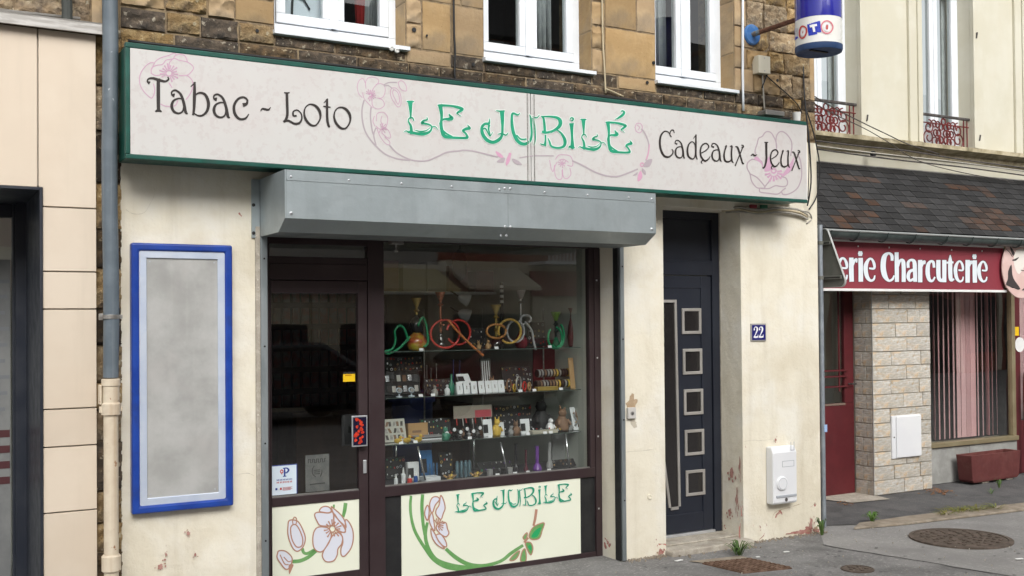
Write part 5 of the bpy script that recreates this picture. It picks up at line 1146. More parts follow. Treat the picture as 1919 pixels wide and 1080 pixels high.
# meter cupboard on the pillar
mx0, mx1 = ax(1673,820,YB-.03), ax(1727,820,YB-.03); mz0, mz1 = az(1700,859,YB-.03), az(1700,779,YB-.03)
mb = thing('meter_cupboard', 'flat off white meter cupboard on the stone tiled pillar', 'meter box', ((mx0+mx1)/2, YB, mz0))
box('case', mx0, mx1, YB-.022, YB, mz0, mz1, gaswhite, mb, .004); box('door', mx0+.055, mx1-.006, YB-.036, YB-.022, mz0+.008, mz1-.01, gaswhite, mb, .006); MB().lathe([(.008,0),(.008,-.004)], (mx0+.03, YB-.022, (mz0+mz1)/2), 10, 'Y').build('lock', irond, mb)
# shop window with vertical blinds
yb2 = YB+.2; wz0 = az(1800,826,yb2); wz1 = zso
f = MB(); fw = .05
f.box(tx1+.001, wx1+.06, yb2-.06, yb2+.03, wz0-.05, wz0); f.box(wx1, wx1+.06, yb2-.03, yb2+.03, wz0, wz1); f.box(tx1+.001, tx1+.02, yb2-.01, yb2+.03, wz0, wz1); f.box(tx1+.02, wx1, yb2-.01, yb2+.03, wz1-.04, wz1)
bw = f.build('shop_window', goldf, bu, .004)
box('pane', tx1+.02, wx1, yb2+.004, yb2+.012, wz0, wz1-.04, glass, bw)
xa = tx1+.03; k = 0; sl_ = MB().box(-.045,.045,-.0012,.0012,0,1).mesh('blind_slat', pane_backing)
rb = random.Random(8); xs_l = []
while xa < wx1-.03:
    t = (xa-tx1)/(wx1-tx1); ang = rb.uniform(.75,1.1) if (.14 < t < .30 or .80 < t < .9) else (.12 if .5 < t < .72 or t < .12 else .55)
    instance('blind_slat', sl_, (xa, yb2+.11, wz0+.01), bw, (0,0,ang+rb.uniform(-.1,.1)), (1,1,wz1-wz0-.06)); xa += .082
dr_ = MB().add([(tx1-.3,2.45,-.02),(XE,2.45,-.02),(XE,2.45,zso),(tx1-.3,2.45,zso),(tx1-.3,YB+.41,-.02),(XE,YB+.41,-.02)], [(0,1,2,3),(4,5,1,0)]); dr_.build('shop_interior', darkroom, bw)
# marble stall riser under the window
zz = wz0-.05
for a, b_ in ((tx1+.002, tx1+(wx1-tx1)*.52), (tx1+(wx1-tx1)*.52+.004, wx1+.06)): box('riser_slab', a, b_, YB+.17, YB+.198, 0, zz, marble, bu, .003)
# burgundy door bay at the right edge
bx = wx1+.06; YBD = YB+.2
db = MB(); db.box(bx, bx+.10, YBD-.02, YBD+.06, 0, zso); db.box(bx+.9, bx+1.0, YBD-.02, YBD+.06, 0, zso); db.box(bx+.10, bx+.9, YBD-.0, YBD+.04, 0, .6); db.box(bx+.1, bx+.9, YBD, YBD+.04, zso-.1, zso); db.box(bx+1.0, XE, YBD, YBD+.06, 0, zso)
dbo = db.build('glazed_door', burgp, bu, .004); box('door_glass', bx+.10, bx+.9, YBD+.015, YBD+.025, .6, zso-.1, glass, dbo)
pleats(bx+.12, bx+.85, YBD+.12, .6, zso-.1, pane_backing, dbo, 'curtain', .012)
yl = at(1904,622,YBD-.03); tag(MB().box(yl.x-.06,yl.x+.06,YBD-.024,YBD-.0205,yl.z-.05,yl.z+.05).build('sticker', MATS['sticker_yellow']), 'yellow sticker on the door frame at the right edge', 'sticker')
yl = at(1912,647,YBD-.03); tag(MB().lathe([(.085,0),(.085,-.004)], (yl.x, YBD-.021, yl.z), 24, 'Y').build('round_sticker', white), 'round white sticker under the yellow one at the right edge', 'sticker')
pb = bx+.06; ra = thing('handrail', 'burgundy tubular handrail at the far right shop door', 'handrail', (pb, YBD-.1, 0))
MB().tube(smoothline([(pb+.0,YBD-.10,.0),(pb+.0,YBD-.10,.6),(pb,YBD-.10,1.05),(pb+.06,YBD-.10,1.2),(pb+.3,YBD-.10,1.22),(pb+.6,YBD-.10,1.22)], 4), .02, 10).build('rail', burgp, ra, smooth=True); MB().tube([(pb,YBD-.1,.8),(pb+.6,YBD-.1,.8)], .016, 8).build('cross_bar', burgp, ra, smooth=True)
# sign board
ysb = .80; bz0, bz1 = az(1700,543,ysb), az(1700,457,ysb); bx1 = ax(1880,500,ysb); bx0 = XR+.02
bs_ = thing('butcher_sign', 'burgundy sign board reading Charcuterie in pale letters', 'sign', ((bx0+bx1)/2, ysb, bz0))
box('board', bx0, bx1, ysb, ysb+.03, bz0, bz1, burg, bs_); box('top_strip', bx0, bx1, ysb-.012, ysb+.03, bz1, az(1700,449,ysb), white, bs_, .003); box('bottom_strip', bx0, bx1+.05, ysb-.008, ysb+.03, bz0-.025, bz0, white, bs_, .003)
for px in (1608, 1666, 1724, 1783, 1840): p = at(px, 460, ysb); MB().lathe([(.008,0),(.008,-.004)], (p.x, ysb, bz1-.04), 8, 'Y').build('screw', white, bs_)
e1 = [(745,600,30),(815,600,36),(815,530,46),(780,460,36),(735,460,40),(690,540,64),(685,640,66),(710,740,60),(760,790,40),(810,770,34),(825,715,24)]
r1 = [[(460,450,70),(460,620,74),(465,790,72)], [(480,560,30),(510,480,40),(545,455,26),(542,505,24)]]
def dot(c, rx, ry): return [(c[0], c[1]-ry*.45, rx*1.5), (c[0], c[1]-ry*.1, rx*2), (c[0], c[1]+ry*.45, rx*1.5)]
LET = [('B1', e1, lambda x, y: (x-430, y-8)), ('B1', r1[0], None), ('B1', r1[1], None), ('B1', [(605,455,72),(607,620,72),(608,790,72)], None), ('B1', dot((600,370), 38, 52), None), ('B1', e1, None),
       ('B1', [(1095,470,46),(1090,400,50),(1040,365,36),(975,420,76),(955,570,84),(980,710,80),(1040,790,40),(1100,770,36),(1125,715,24)], None), ('B1', [(1165,365,64),(1168,580,66),(1170,795,64)], None), ('B1', [(1190,560,36),(1220,480,40),(1265,490,60),(1275,600,64),(1275,795,64)], None),
       ('B1', [(1345,580,46),(1345,510,46),(1385,470,36),(1440,500,60),(1450,650,64),(1455,795,60)], None), ('B1', [(1440,620,40),(1370,650,50),(1345,730,56),(1370,790,40),(1420,770,40)], None),
       ('B2', [(165,395,56),(165,520,58),(165,650,56)], None), ('B2', [(185,460,26),(205,410,34),(225,400,24),(220,430,22)], None), ('B2', [(340,470,34),(330,410,36),(295,400,32),(265,450,50),(260,550,56),(280,630,44),(320,645,30),(350,600,22)], None),
       ('B2', [(395,395,54),(395,540,56),(405,620,50),(440,640,40),(468,600,30)], None), ('B2', [(470,395,54),(470,530,54),(470,650,52)], None), ('B2', [(545,320,12),(545,400,50),(545,540,54),(555,630,48),(590,625,22)], None), ('B2', [(505,415,26),(580,412,26)], None),
       ('B2', e1, ('e', (665,840,440,800), (598,720,390,660))), ('B2', [(765,395,56),(765,525,58),(765,655,56)], None), ('B2', [(785,460,26),(800,412,34),(818,402,22),(815,430,20)], None), ('B2', [(855,400,56),(855,520,56),(857,655,54)], None), ('B2', dot((852,340), 28, 42), None), ('B2', e1, ('e', (665,840,440,800), (895,1018,395,660)))]
for nm, mat_, gw, lift, off in (('lettering_edge', letterd, 16, .0010, 3), ('lettering', letterw, 0, .0045, 0)):  # dark printed edge first, pale letters over it
    i_ = Ink(lambda x, y, k, l=lift: at(x, y, ysb-l-k), .00008)
    for z, s, tf in LET:
        wk = 1.0
        if isinstance(tf, tuple): tf = box_tf(tf[1], tf[2]); wk = .70
        i_.stroke(z, s, grow=gw*(.8 if z == 'B2' else 1), tf=tf, wk=wk)
    i_.build(nm, mat_, bs_)
# oval cow plaque
cc = at(1911,502,ysb-.03); ov = thing('cow_plaque', 'oval pink plaque with a cow face overlapping the sign end', 'plaque', (cc.x, ysb-.03, cc.z-.35))
orx = ax(1945,502,ysb-.03)-cc.x; orz = az(1911,444,ysb-.03)-cc.z
MB().prism([(cc.x+orx*math.cos(a), cc.z+orz*math.sin(a)) for a in [k*6.2832/48 for k in range(48)]], ysb-.045, ysb-.03).build('disc', pink, ov, .004, fixn=True)
mpn = lambda l: (lambda x, y, k: at(x, y, ysb-.045-l-k))
c_ = Ink(mpn(.001)); c_.fill('B2', [(1380,260),(1440,245),(1490,255),(1500,400),(1420,560),(1360,470),(1350,360)]); c_.build('face_patch', coww, ov)
c_ = Ink(mpn(.003)); c_.fill('B2', [(1320,440),(1280,520),(1275,620),(1250,690),(1300,720),(1400,770),(1430,740),(1360,640),(1330,560)]).fill('B2', [(1305,210),(1360,290),(1340,330),(1310,260)]).stroke('B2', [(1335,385,16),(1370,378,26),(1410,350,8)]).stroke('B2', [(1250,240,6),(1300,290,8),(1330,340,10)]).stroke('B2', [(1440,510,8),(1490,520,10)]).fill('B2', [(1450,780),(1490,740),(1520,700),(1530,760)])
c_.build('markings', cowd, ov)
# gutter, slates, upper wall
yg = .70; zg = az(1700,441,yg); gt_ = MB(); n = 10
prof = [(yg+.075*math.cos(a), zg+.01+.075*math.sin(a)) for a in [math.pi+k*math.pi/n for k in range(n+1)]]
prof2 = [(yg+.068*math.cos(a), zg+.01+.068*math.sin(a)) for a in [2*math.pi-k*math.pi/n for k in range(n+1)]]
gut = MB().prismx(prof+prof2, XR+.01, XE).build('gutter', gutm, bu, fixn=True, smooth='auto')
MB().tube([(XR+.01,yg-.075,zg+.012),(XE,yg-.075,zg+.012)], .011, 8).build('gutter_bead', M('gutter_bead', (.42,.44,.43), rough=.4, metal=.5), gut)
for px in (1558, 1610, 1664, 1716, 1776, 1823, 1870, 1915): p = at(px, 440, yg-.076); MB().tube([(p.x+.0, yg+.083*math.cos(a), zg+.01+.083*math.sin(a)) for a in [math.pi+k*math.pi/8 for k in range(9)]], .006, 5).build('gutter_bracket', gutm, gut)
yr0, zr0 = yg+.03, zg+.03; yr1 = YU; zr1 = az(1700,320,YU)
sl = Vector((0, yr1-yr0, zr1-zr0)); L_ = sl.length; dirv = sl.normalized(); ang = math.atan2(dirv.z, dirv.y); nrm = Vector((0, -dirv.z, dirv.y))
MB().add([(XR+.01,yr0+.02,zr0-.03),(XE,yr0+.02,zr0-.03),(XE,yr1,zr1-.04),(XR+.01,yr1,zr1-.04)], [(0,1,2,3)]).build('roof_deck', black, bu)
NR = 11; sw_ = .18; hgt = L_/NR*1.55; variants = []
for v_ in range(5):
    r = random.Random(v_); b = MB(); d0 = r.uniform(-.006,.006); d1 = r.uniform(-.006,.006)
    b.add([(-sw_/2+.003, d0, 0),(sw_/2-.003, d1, 0),(sw_/2-.003, hgt, 0),(-sw_/2+.003, hgt, 0),(-sw_/2+.003, d0, .008),(sw_/2-.003, d1, .008),(sw_/2-.003, hgt, .004),(-sw_/2+.003, hgt, .004)],
          [(0,3,2,1),(4,5,6,7),(0,1,5,4),(1,2,6,5),(2,3,7,6),(3,0,4,7)])
    variants.append((b.mesh('slate', slate), b.mesh('slate', slater)))
rr_ = random.Random(4); ns_ = int((13.2-XR)/sw_); rest = MB()
for j in range(NR):
    base = Vector((0, yr0, zr0))+dirv*(L_*j/NR)+nrm*.012
    for i in range(ns_+1):
        x = XR+.01+sw_*(i+.5*(j % 2))+sw_*.5*(1-j % 2)-sw_*.25
        lich = mnoise.noise(Vector((x*1.1, j*.33, 3)))+.3*mnoise.noise(Vector((x*4, j*1.4, 9))) > .22 and j < 9
        o = instance('slate', variants[rr_.randrange(5)][1 if lich else 0], (max(x, XR+sw_/2), base.y, base.z), bu, (ang-.035+rr_.uniform(-.006,.006), 0, rr_.uniform(-.012,.012)))
MB().box(XR+.01, XE, YU-.012, YU, zr1-.06, zr1+.02).build('flashing', greymetal, bu)
W2 = (ax(1722,150,YU), ax(1818,150,YU)); W1r = ax(1607,200,YU); W1 = (W1r-(W2[1]-W2[0]), W1r); W3 = (W2[0]+(W2[0]-W1[0]), W2[1]+(W2[0]-W1[0]))
zw0, zw1 = az(1770,284,YU), az(1770,284,YU)+2.0
u = MB(); xs = [XR+.01] + list(W1) + list(W2) + list(W3) + [XE]
if xs[1] < xs[0]: xs[1] = xs[0]+.001
for i in range(0, len(xs), 2): u.box(xs[i], xs[i+1], YU, YU+.4, zw0, zw1)
u.box(XR+.01, XE, YU, YU+.4, zr1-.3, zw0); u.box(XR+.01, XE, YU, YU+.4, zw1, zw1+.8); u.build('upper_wall', butch, bu)
zc0, zc1 = az(1650,297,YU), az(1650,264,YU)
MB().prismx([(YU,zc0+.04),(YU-.03,zc0+.05),(YU-.05,zc0+.09),(YU-.05,zc0+.115),(YU-.11,zc0+.135),(YU-.11,zc1-.06),(YU-.17,zc1-.045),(YU-.17,zc1-.0),(YU,zc1+.02)], XR+.01, XE).build('cornice', cornm, bu, .004, fixn=True)
for a, b_ in (W1, W2, W3):   # raised window surrounds
    for x0, x1 in ((a-.19, a), (b_, b_+.19)):
        if x1 < XR+.03: continue
        x0 = max(x0, XR+.012)
        s_ = MB().box(x0, x1, YU-.035, YU-.0, zc1+.03, zw1+.2); s_.box(x0 if x1 > b_ else x0+.12, x1-.12 if x1 > b_ else x1, YU-.055, YU-.036, zc1+.03, zw1+.0); s_.build('window_surround', butch, bu, .006)
for z in (zw0+.62, zw0+1.25): pass
def bwin(a, b_):
    a2 = max(a, XR+.02); y = YU+.16; f = MB(); z0, z1 = zw0, zw1
    f.box(a2, a2+.06, y, y+.06, z0, z1); f.box(b_-.06, b_, y, y+.06, z0, z1); f.box(a2+.06, b_-.06, y, y+.06, z1-.06, z1); f.box(a2+.06, b_-.06, y, y+.06, z0, z0+.08)
    o = f.build('window', pvc, bu, .004); m = (a+b_)/2
    for s0, s1 in ((a2+.062, m-.003), (m+.003, b_-.062)):
        if s1-s0 < .15: continue
        f = MB(); f.box(s0, s0+.065, y-.012, y+.05, z0+.082, z1-.06); f.box(s1-.065, s1, y-.012, y+.05, z0+.082, z1-.06); f.box(s0+.065, s1-.065, y-.012, y+.05, z0+.082, z0+.30); f.box(s0+.065, s1-.065, y-.012, y+.05, z1-.13, z1-.06); f.build('sash', pvc, o, .005)
        box('glazing', s0+.065, s1-.065, y+.015, y+.03, z0+.30, z1-.13, glass, o)
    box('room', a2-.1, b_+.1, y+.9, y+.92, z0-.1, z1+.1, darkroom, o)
    box('side_curtain', b_-.16, b_-.08, y+.1, y+.12, z0+.1, z1-.1, greyc, o)
    ap_ = box('apron', a2, b_, YU+.02, YU+.15, zw0-.02, zw0+.03, butch, o)
for wv in (W1, W2, W3): bwin(*wv)
def balcony(a, b_, lab):
    a = max(a, XR+.03); y = YU+.03; z0 = az(1770,281,YU)+.03; z1 = az(1770,217,YU)
    t = thing('window_railing', lab, 'railing', ((a+b_)/2, y, z0), 'red iron window railings')
    box('top_rail', a-.02, b_+.02, y-.02, y+.02, z1-.012, z1+.014, irond, t, .004)
    b = MB(); b.tube([(a,y,z0+.02),(b_,y,z0+.02)], .009, 6); b.tube([(a,y,z1-.09),(b_,y,z1-.09)], .007, 6); b.build('cross_bar', iron, t)
    for x in (a+.03, a+.09, b_-.09, b_-.03): MB().tube([(x,y,z0),(x,y,z1-.01)], .008, 6).build('bar', iron, t)
    h = z1-z0; m = (a+b_)/2; fullw = W2[1]-W2[0]
    def sp(cx, cz, r0, turns, a0, s=1):
        return [(cx+s*r0*(1-.75*i/24)*math.cos(a0+turns*6.283*i/24), y, cz+r0*(1-.75*i/24)*math.sin(a0+turns*6.283*i/24)) for i in range(25)]
    c2 = (W2[0]+W2[1])/2 if a > W2[0]-.2 and b_ < W2[1]+.2 else b_-fullw/2
    for s in (-1, 1):
        for (dx, dz, r0, tn, a0) in ((.27,.30,.10,1.4,-1.6), (.27,.62,.085,1.3,1.6), (.15,.20,.09,1.3,2.2), (.17,.72,.06,1.2,-.5)):
            cx = c2+s*dx*(fullw/.95)
            if cx-.1 > a and cx+.1 < b_+.05: MB().tube(sp(cx, z0+h*dz, r0, tn, a0, s), .008, 5).build('scroll', iron, t)
    if c2-.18 > a:
        for rr, nn in ((.035,1),(.085,6),(.135,8)):
            for i in range(nn):
                q_ = 6.283*i/nn; MB().tube([(c2+rr*math.cos(q_)+.038*math.cos(w_), y, z0+h*.46+rr*math.sin(q_)+.038*math.sin(w_)) for w_ in [k*6.283/8 for k in range(8)]], .009, 5, True).build('rosette_ring', iron, t)
balcony(W1[0], W1[1], 'red scrolled iron window railing just right of the sign end'); balcony(W2[0], W2[1], 'red scrolled iron window railing under the tall window by the wires'); balcony(W3[0], W3[1], 'red scrolled iron window railing furthest right')
for px, py in ((1625,225),(1830,70),(1836,262)): p = at(px, py, YU-.06); tag(MB().tube([p+Vector((0,.06,0)), p, p+Vector((0,-.01,.06))], .010, 6).build('shutter_hook', irond), {1625:'iron shutter hook left of the wires on the cream wall',1830:'iron shutter hook high beside the tall cream window',1836:'iron shutter hook low beside the tall cream window'}[px], 'hook', 'iron hooks on the cream wall')
Yw = YU-.2
cab('upper wire slanting from the corner to the cornice', [(1510,170,.0),(1560,200,.6),(1610,226,1.2),(1660,250,Yw),(1703,270,Yw),(1760,288,Yw)], .006, irond, Yw)
cab('lower wire slanting from the corner to the cornice', [(1512,185,.0),(1560,212,.7),(1620,240,1.2),(1665,266,Yw),(1720,300,Yw-.1),(1800,322,Yw-.2),(1900,340,Yw-.2)], .005, irond, Yw)
for i, (y0_, y1_) in enumerate(((262,316),(271,322),(277,330))): cab(['top cable strung along the cornice','middle cable strung along the cornice','bottom cable strung along the cornice'][i], [(1520,y0_,Yw),(1620,y0_+12+i,Yw),(1700,y0_+20+2*i,Yw),(1800,y1_-18,Yw),(1919,y1_-2,Yw),(1990,y1_+8,Yw)], .008, irond if i != 1 else cableg, Yw)
p = at(1647,286,Yw); tag(MB().lathe([(.035,-.0),(.03,-.03),(.0,-.032)], (p.x, YU-.111, p.z), 12, 'Y').build('vent_hole', black), 'dark round vent in the cream cornice', 'vent')
# planter
pf0, pf1, pbk = gr(1822,911), gr(1912,898), gr(1783,906)
pl_ = thing('planter', 'burgundy rectangular planter under the butcher window', 'planter', pf0)
uu = (pf1-pf0); vv = Vector((-uu.y, uu.x, 0)).normalized()*.18; ph = az(1820,856,pf0.y)-.0
def ring_(z, grow): return [pf0-uu*.5*grow-vv*.5*grow+Vector((0,0,z)), pf1+uu*.5*grow-vv*.5*grow+Vector((0,0,z)), pf1+uu*.5*grow+vv*(1+.5*grow)+Vector((0,0,z)), pf0-uu*.5*grow+vv*(1+.5*grow)+Vector((0,0,z))]
vs = ring_(.018,-.10)+ring_(.045,-.04)+ring_(ph,.03)+ring_(ph,-.10)+ring_(ph-.10,-.12)
fs = [(3,2,1,0)]+[(l*4+i, l*4+(i+1) % 4, (l+1)*4+(i+1) % 4, (l+1)*4+i) for l in range(4) for i in range(4)]
MB().add(vs, fs).build('trough', terra, pl_, .008, seg=2, fixn=True)
MB().add(ring_(ph-.06,-.11), [(0,1,2,3)]).build('soil', soil, pl_)
for t in (.25, .75): MB().obox(pf0+uu*t+vv*.15, uu*.14, vv*.7, (0,0,.02)).build('foot', conc, pl_)

# ================================================================== INSIDE THE SHOP WINDOW
RX1 = xw1+.012; RX0 = 1.72; RY0, RY1 = YS+.065, 4.3; RZ = ZWT+.05
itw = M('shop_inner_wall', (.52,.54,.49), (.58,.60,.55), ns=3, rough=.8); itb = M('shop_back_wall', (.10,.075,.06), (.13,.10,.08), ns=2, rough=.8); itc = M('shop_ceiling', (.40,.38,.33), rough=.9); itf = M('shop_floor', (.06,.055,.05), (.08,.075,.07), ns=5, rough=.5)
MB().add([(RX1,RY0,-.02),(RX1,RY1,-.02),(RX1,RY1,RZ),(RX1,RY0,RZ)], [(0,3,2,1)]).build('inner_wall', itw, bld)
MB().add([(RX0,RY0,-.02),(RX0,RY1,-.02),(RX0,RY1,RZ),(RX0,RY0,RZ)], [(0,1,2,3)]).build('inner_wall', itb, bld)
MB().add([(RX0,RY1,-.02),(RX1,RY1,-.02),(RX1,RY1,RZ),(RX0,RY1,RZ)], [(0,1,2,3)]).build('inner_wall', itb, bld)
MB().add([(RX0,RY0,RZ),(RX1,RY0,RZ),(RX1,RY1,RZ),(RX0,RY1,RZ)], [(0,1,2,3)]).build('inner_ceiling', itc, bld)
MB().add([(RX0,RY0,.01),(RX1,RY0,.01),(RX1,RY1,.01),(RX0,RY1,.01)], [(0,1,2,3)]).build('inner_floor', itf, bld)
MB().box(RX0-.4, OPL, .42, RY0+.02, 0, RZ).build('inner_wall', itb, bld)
wood = M('dark_wood', (.05,.028,.018), (.07,.04,.025), ns=6, rough=.5, stretch=(1,1,.2)); chrome = M('chrome', (.75,.76,.78), rough=.2, metal=.9)
ct = thing('shop_counter', 'dark wooden counter deep inside the shop', 'counter', (3.4, 2.4, 0))
MB().box(2.9, RX1-.02, 2.2, 2.7, .01, 1.0).build('body', wood, ct, .01); MB().box(2.85, RX1-.02, 2.15, 2.75, 1.0, 1.04).build('top', wood, ct, .005)
cb = thing('pack_cabinet', 'tall shelf of packets on the back wall of the shop', 'cabinet', (3.6, 4.2, 0))
MB().box(2.4, RX1-.05, 4.05, 4.28, .8, 2.3).build('carcass', wood, cb)
pk = MB(); rp = random.Random(2)
for j in range(6):
    for i in range(20): pk.box(2.48+i*.1, 2.48+i*.1+.07, 4.02, 4.05, .9+j*.22, 1.06+j*.22)
pk.build('packets', M('packets', (.25,.2,.18), (.35,.12,.1), ns=8, rough=.6), cb)
bn = thing('waste_bin', 'dark blue bin standing behind the left shelves', 'bin', (ax(772,760,1.0), 1.0, .01)); c = Vector((ax(772,760,1.0), 1.0, 0)); MB().lathe([(.13,.012),(.16,1.18),(.18,1.18),(.18,1.26),(.0,1.28)], c, 24).build('body', M('bin_blue', (.02,.03,.10), rough=.4), bn, smooth='auto')

SY = .34; S1, S2, S3 = az(900,656,SY), az(950,737,SY), az(900,823,SY); S0 = ZSH-.012; shx0, shx1 = xm1+.01, RX1-.03
shedge = M('glass_edge', (.07,.095,.085), rough=.3, spec=.4)
ds = thing('display_shelves', 'glass display shelves inside the shop window', 'shelf', ((shx0+shx1)/2, .5, S0-.6))
for z in (S1, S2, S3):
    box('shelf_glass', shx0, shx1, SY+.004, .74, z-.006, z, shelfglass, ds); box('shelf_edge', shx0, shx1, SY, SY+.004, z-.006, z, shedge, ds)
box('deck', shx0, shx1, YS+.065, .80, S0-.03, S0, M('display_deck', (.05,.05,.055), rough=.6), ds); box('deck_front', shx0, shx1, YS+.062, YS+.065, .05, S0-.03, black, ds)
for i, (a, b_) in enumerate((((783,838),(797,901)), ((938,830),(952,891)), ((1060,816),(1068,880)))):
    MB().tube([at(a[0],a[1],SY+.03), at(b_[0],b_[1],SY+.01)], .007, 8).build('chrome_leg', chrome, ds, smooth=True)
for px in (742, 888): p = at(px, 830, .70); MB().tube([(p.x,.70,S0),(p.x,.70,S3-.008)], .009, 8).build('back_leg', chrome, ds, smooth=True)
for px in (796, 905, 1020): p = at(px, 700, .70); MB().tube([(p.x,.71,S3),(p.x,.71,S1+.3)], .006, 6).build('upright', greymetal, ds, smooth=True)

def B(px, z, Y, py): return Vector((ax(px, py, Y), Y, z))
def mp(px, Y): return (at(px, 700, Y)-EYEP).dot(cF)/FPX
def col(name, c, **k):
    return MATS.get(name) or M(name, c, **k)
gloss = dict(rough=.3, spec=.5)
def hookah(px, Y, h, prof, vm, stemm, bowlm, hose, hm, lab, hr=2.2, neck=None):
    p = B(px, S1, Y, 656); s = mp(px, Y); t = thing('hookah', lab, 'hookah', p)
    MB().lathe([(r*s, z*s) for r, z in prof], p, 22).build('vase', vm, t, smooth=True)
    top = prof[-1][1]
    st = [(2.5,top-2),(2.5,top+8),(5,top+10),(2.5,top+13),(2.2,h-26),(6,h-24),(2.5,h-20),(2.5,h-16)]
    MB().lathe([(r*s, z*s) for r, z in st], p, 14).build('stem', stemm, t, smooth='auto')
    MB().lathe([(3*s,(h-17)*s),(5*s,(h-12)*s),(10*s,h*s),(8*s,h*s),(3*s,(h-10)*s)], p, 16).build('bowl', bowlm, t, smooth='auto')
    MB().tube([p+Vector((0,0,(top+9)*s)), p+Vector((7*s,0,(top+13)*s))], 2*s, 8).build('hose_port', stemm, t)
    for hh, m_ in zip(hose, hm if isinstance(hm, list) else [hm]*len(hose)):
        P = smoothline([at(q[0], q[1], Y+(q[2] if len(q) > 2 else -.06)) for q in hh], 6); MB().tube(P, hr*s, 8).build('hose', m_, t, smooth=True)
    return t
hg = col('hose_green', (.02,.28,.12), rough=.3); hr_ = col('hose_red', (.55,.05,.04), rough=.25); hy = col('hose_yellow', (.55,.36,.08), rough=.3); hw = col('hose_grey', (.45,.45,.46), rough=.3); cop = col('copper', (.62,.22,.13), rough=.3, metal=.7); gold = col('gold', (.55,.40,.12), rough=.35, metal=.6); clr = glassmat('clear_vase', (.75,.78,.78), 2.2, .0, .02)
mango = M('mango_glass', (.40,.05,.03), (.50,.42,.05), ns=9, rough=.15, coat=.6); smoke = col('smoke_glass', (.02,.02,.022), rough=.08)
def ell(cx, cy, rx, ry, a0, a1, n=22, dy0=-.06, dy1=-.08): return [(cx+rx*math.cos(math.radians(a0+(a1-a0)*k/n)), cy+ry*math.sin(math.radians(a0+(a1-a0)*k/n)), dy0+(dy1-dy0)*k/n) for k in range(n+1)]
h1 = hookah(781, .50, 98, [(8,0),(14,1),(19,9),(20,16),(16,25),(9,31),(8,33)], mango, gold, gold, [[(783,612),(792,596),(799,612),(802,640),(796,650),(786,644)], [(765,640),(758,618),(748,612),(740,622),(741,640),(735,655),(722,660),(728,664),(745,656),(760,642),(768,632)]], hg, 'hookah with a red and yellow round base and green hose')
_p = B(781, S1, .50, 656); _s = mp(781, .5); MB().lathe([(8*_s,32*_s),(13*_s,38*_s),(14*_s,46*_s),(10*_s,58*_s),(4*_s,66*_s)], _p, 20).build('globe', smoke, h1, smooth=True)
hookah(826, .50, 108, [(12,0),(15,3),(9,14),(5,26),(5,34)], clr, cop, cop, [ell(834,627,27,26,-60,330), ell(859,624,22,23,-170,150,22,-.08,-.05), [(840,602,-.09),(860,625,-.10),(880,645,-.11),(906,668,-.12)]], [hr_, hr_, col('mouthpiece_wood', (.60,.20,.06), rough=.4)], 'tall copper hookah with a big looped red hose')
hookah(930, .50, 82, [(12,0),(14,3),(8,14),(4,24)], clr, gold, gold, [ell(930,622,18,13,-20,330), ell(955,622,21,22,-200,130,22,-.07,-.09)], [col('hose_brown', (.45,.20,.06), rough=.4), hy], 'gold hookah with brown and yellow hoses')
hookah(977, .55, 108, [(9,0),(12,4),(12,14),(6,26),(4,32)], col('ruby_glass', (.16,.02,.03), rough=.12), chrome, col('grey_bowl', (.4,.36,.34), rough=.5), [ell(966,622,16,20,-70,260), ell(985,599,10,7,150,420), [(983,604),(996,620),(1000,640),(1004,657)]], [hw, hw, hw], 'silver hookah with a dark red base and grey hose')
hookah(1042, .50, 66, [(8,0),(10,3),(6,10),(3,18)], col('green_glass', (.02,.16,.08), rough=.12), col('dark_metal', (.05,.06,.06), rough=.35, metal=.5), col('lime', (.16,.28,.05), rough=.4), [ell(1040,634,13,20,-80,230), ell(1044,630,13,24,-60,130)], hg, 'small green hookah at the right end of the top shelf')
def lathe_thing(name, px, Y, sh, py, prof, mat, lab, cat, group=None, n=16, extra=None):
    p = B(px, sh, Y, py); s = mp(px, Y); t = thing(name, lab, cat, p, group); MB().lathe([(r*s, z*s) for r, z in prof], p, n).build('body', mat, t, smooth='auto')
    if extra: extra(t, p, s)
    return t
lathe_thing('vase', 1072, .52, S1, 656, [(5,0),(7,2),(9,18),(7,38),(3,54),(2.5,62),(7,72),(6,72)], col('brown_glass', (.14,.05,.05), rough=.15), 'slender brown vase at the right end of the top shelf', 'vase')
def stripes(t, p, s):
    for i in range(4): MB().lathe([(3.6*s,(84+i*10)*s),(3.6*s,(89+i*10)*s)], p, 12).build('white_band', white, t)
lathe_thing('striped_stick', 941, .60, S1, 656, [(4,0),(3.4,10),(3.4,122),(3,124)], black, 'black and white striped mouthpiece standing behind the gold hookah', 'mouthpiece', extra=stripes)
def figure(px, Y, sh, py, h, mat, lab, seed, cat='figurine', group='figurines in the shop window', ears=True):
    p = B(px, sh, Y, py); s = mp(px, Y)*h/20; t = thing('figurine', lab, cat, p, group); r = random.Random(seed)
    MB().lathe([(5*s,0),(6*s,2*s),(5.5*s,8*s),(3.2*s,11*s),(3*s,12*s)], p, 12).build('body', mat, t, smooth=True)
    q = p+Vector((r.uniform(-1,1)*s, -.5*s, 14.5*s)); MB().lathe([(0,-3.6*s),(2.6*s,-2.6*s),(3.6*s,0),(2.6*s,2.6*s),(0,3.6*s)], q, 12).build('head', mat, t, smooth=True)
    if ears:
        for sg_ in (-1, 1): MB().tube([q+Vector((sg_*1.6*s,0,2*s)), q+Vector((sg_*2.6*s,0,r.uniform(4,7)*s))], [1.3*s,.5*s], 6).build('ear', mat, t, smooth=True)
    for sg_ in (-1, 1): MB().tube([p+Vector((sg_*4*s,-2*s,9*s)), p+Vector((sg_*5.5*s,-5*s,5*s))], [1.6*s,1.2*s], 6).build('arm', mat, t, smooth=True)
    return t
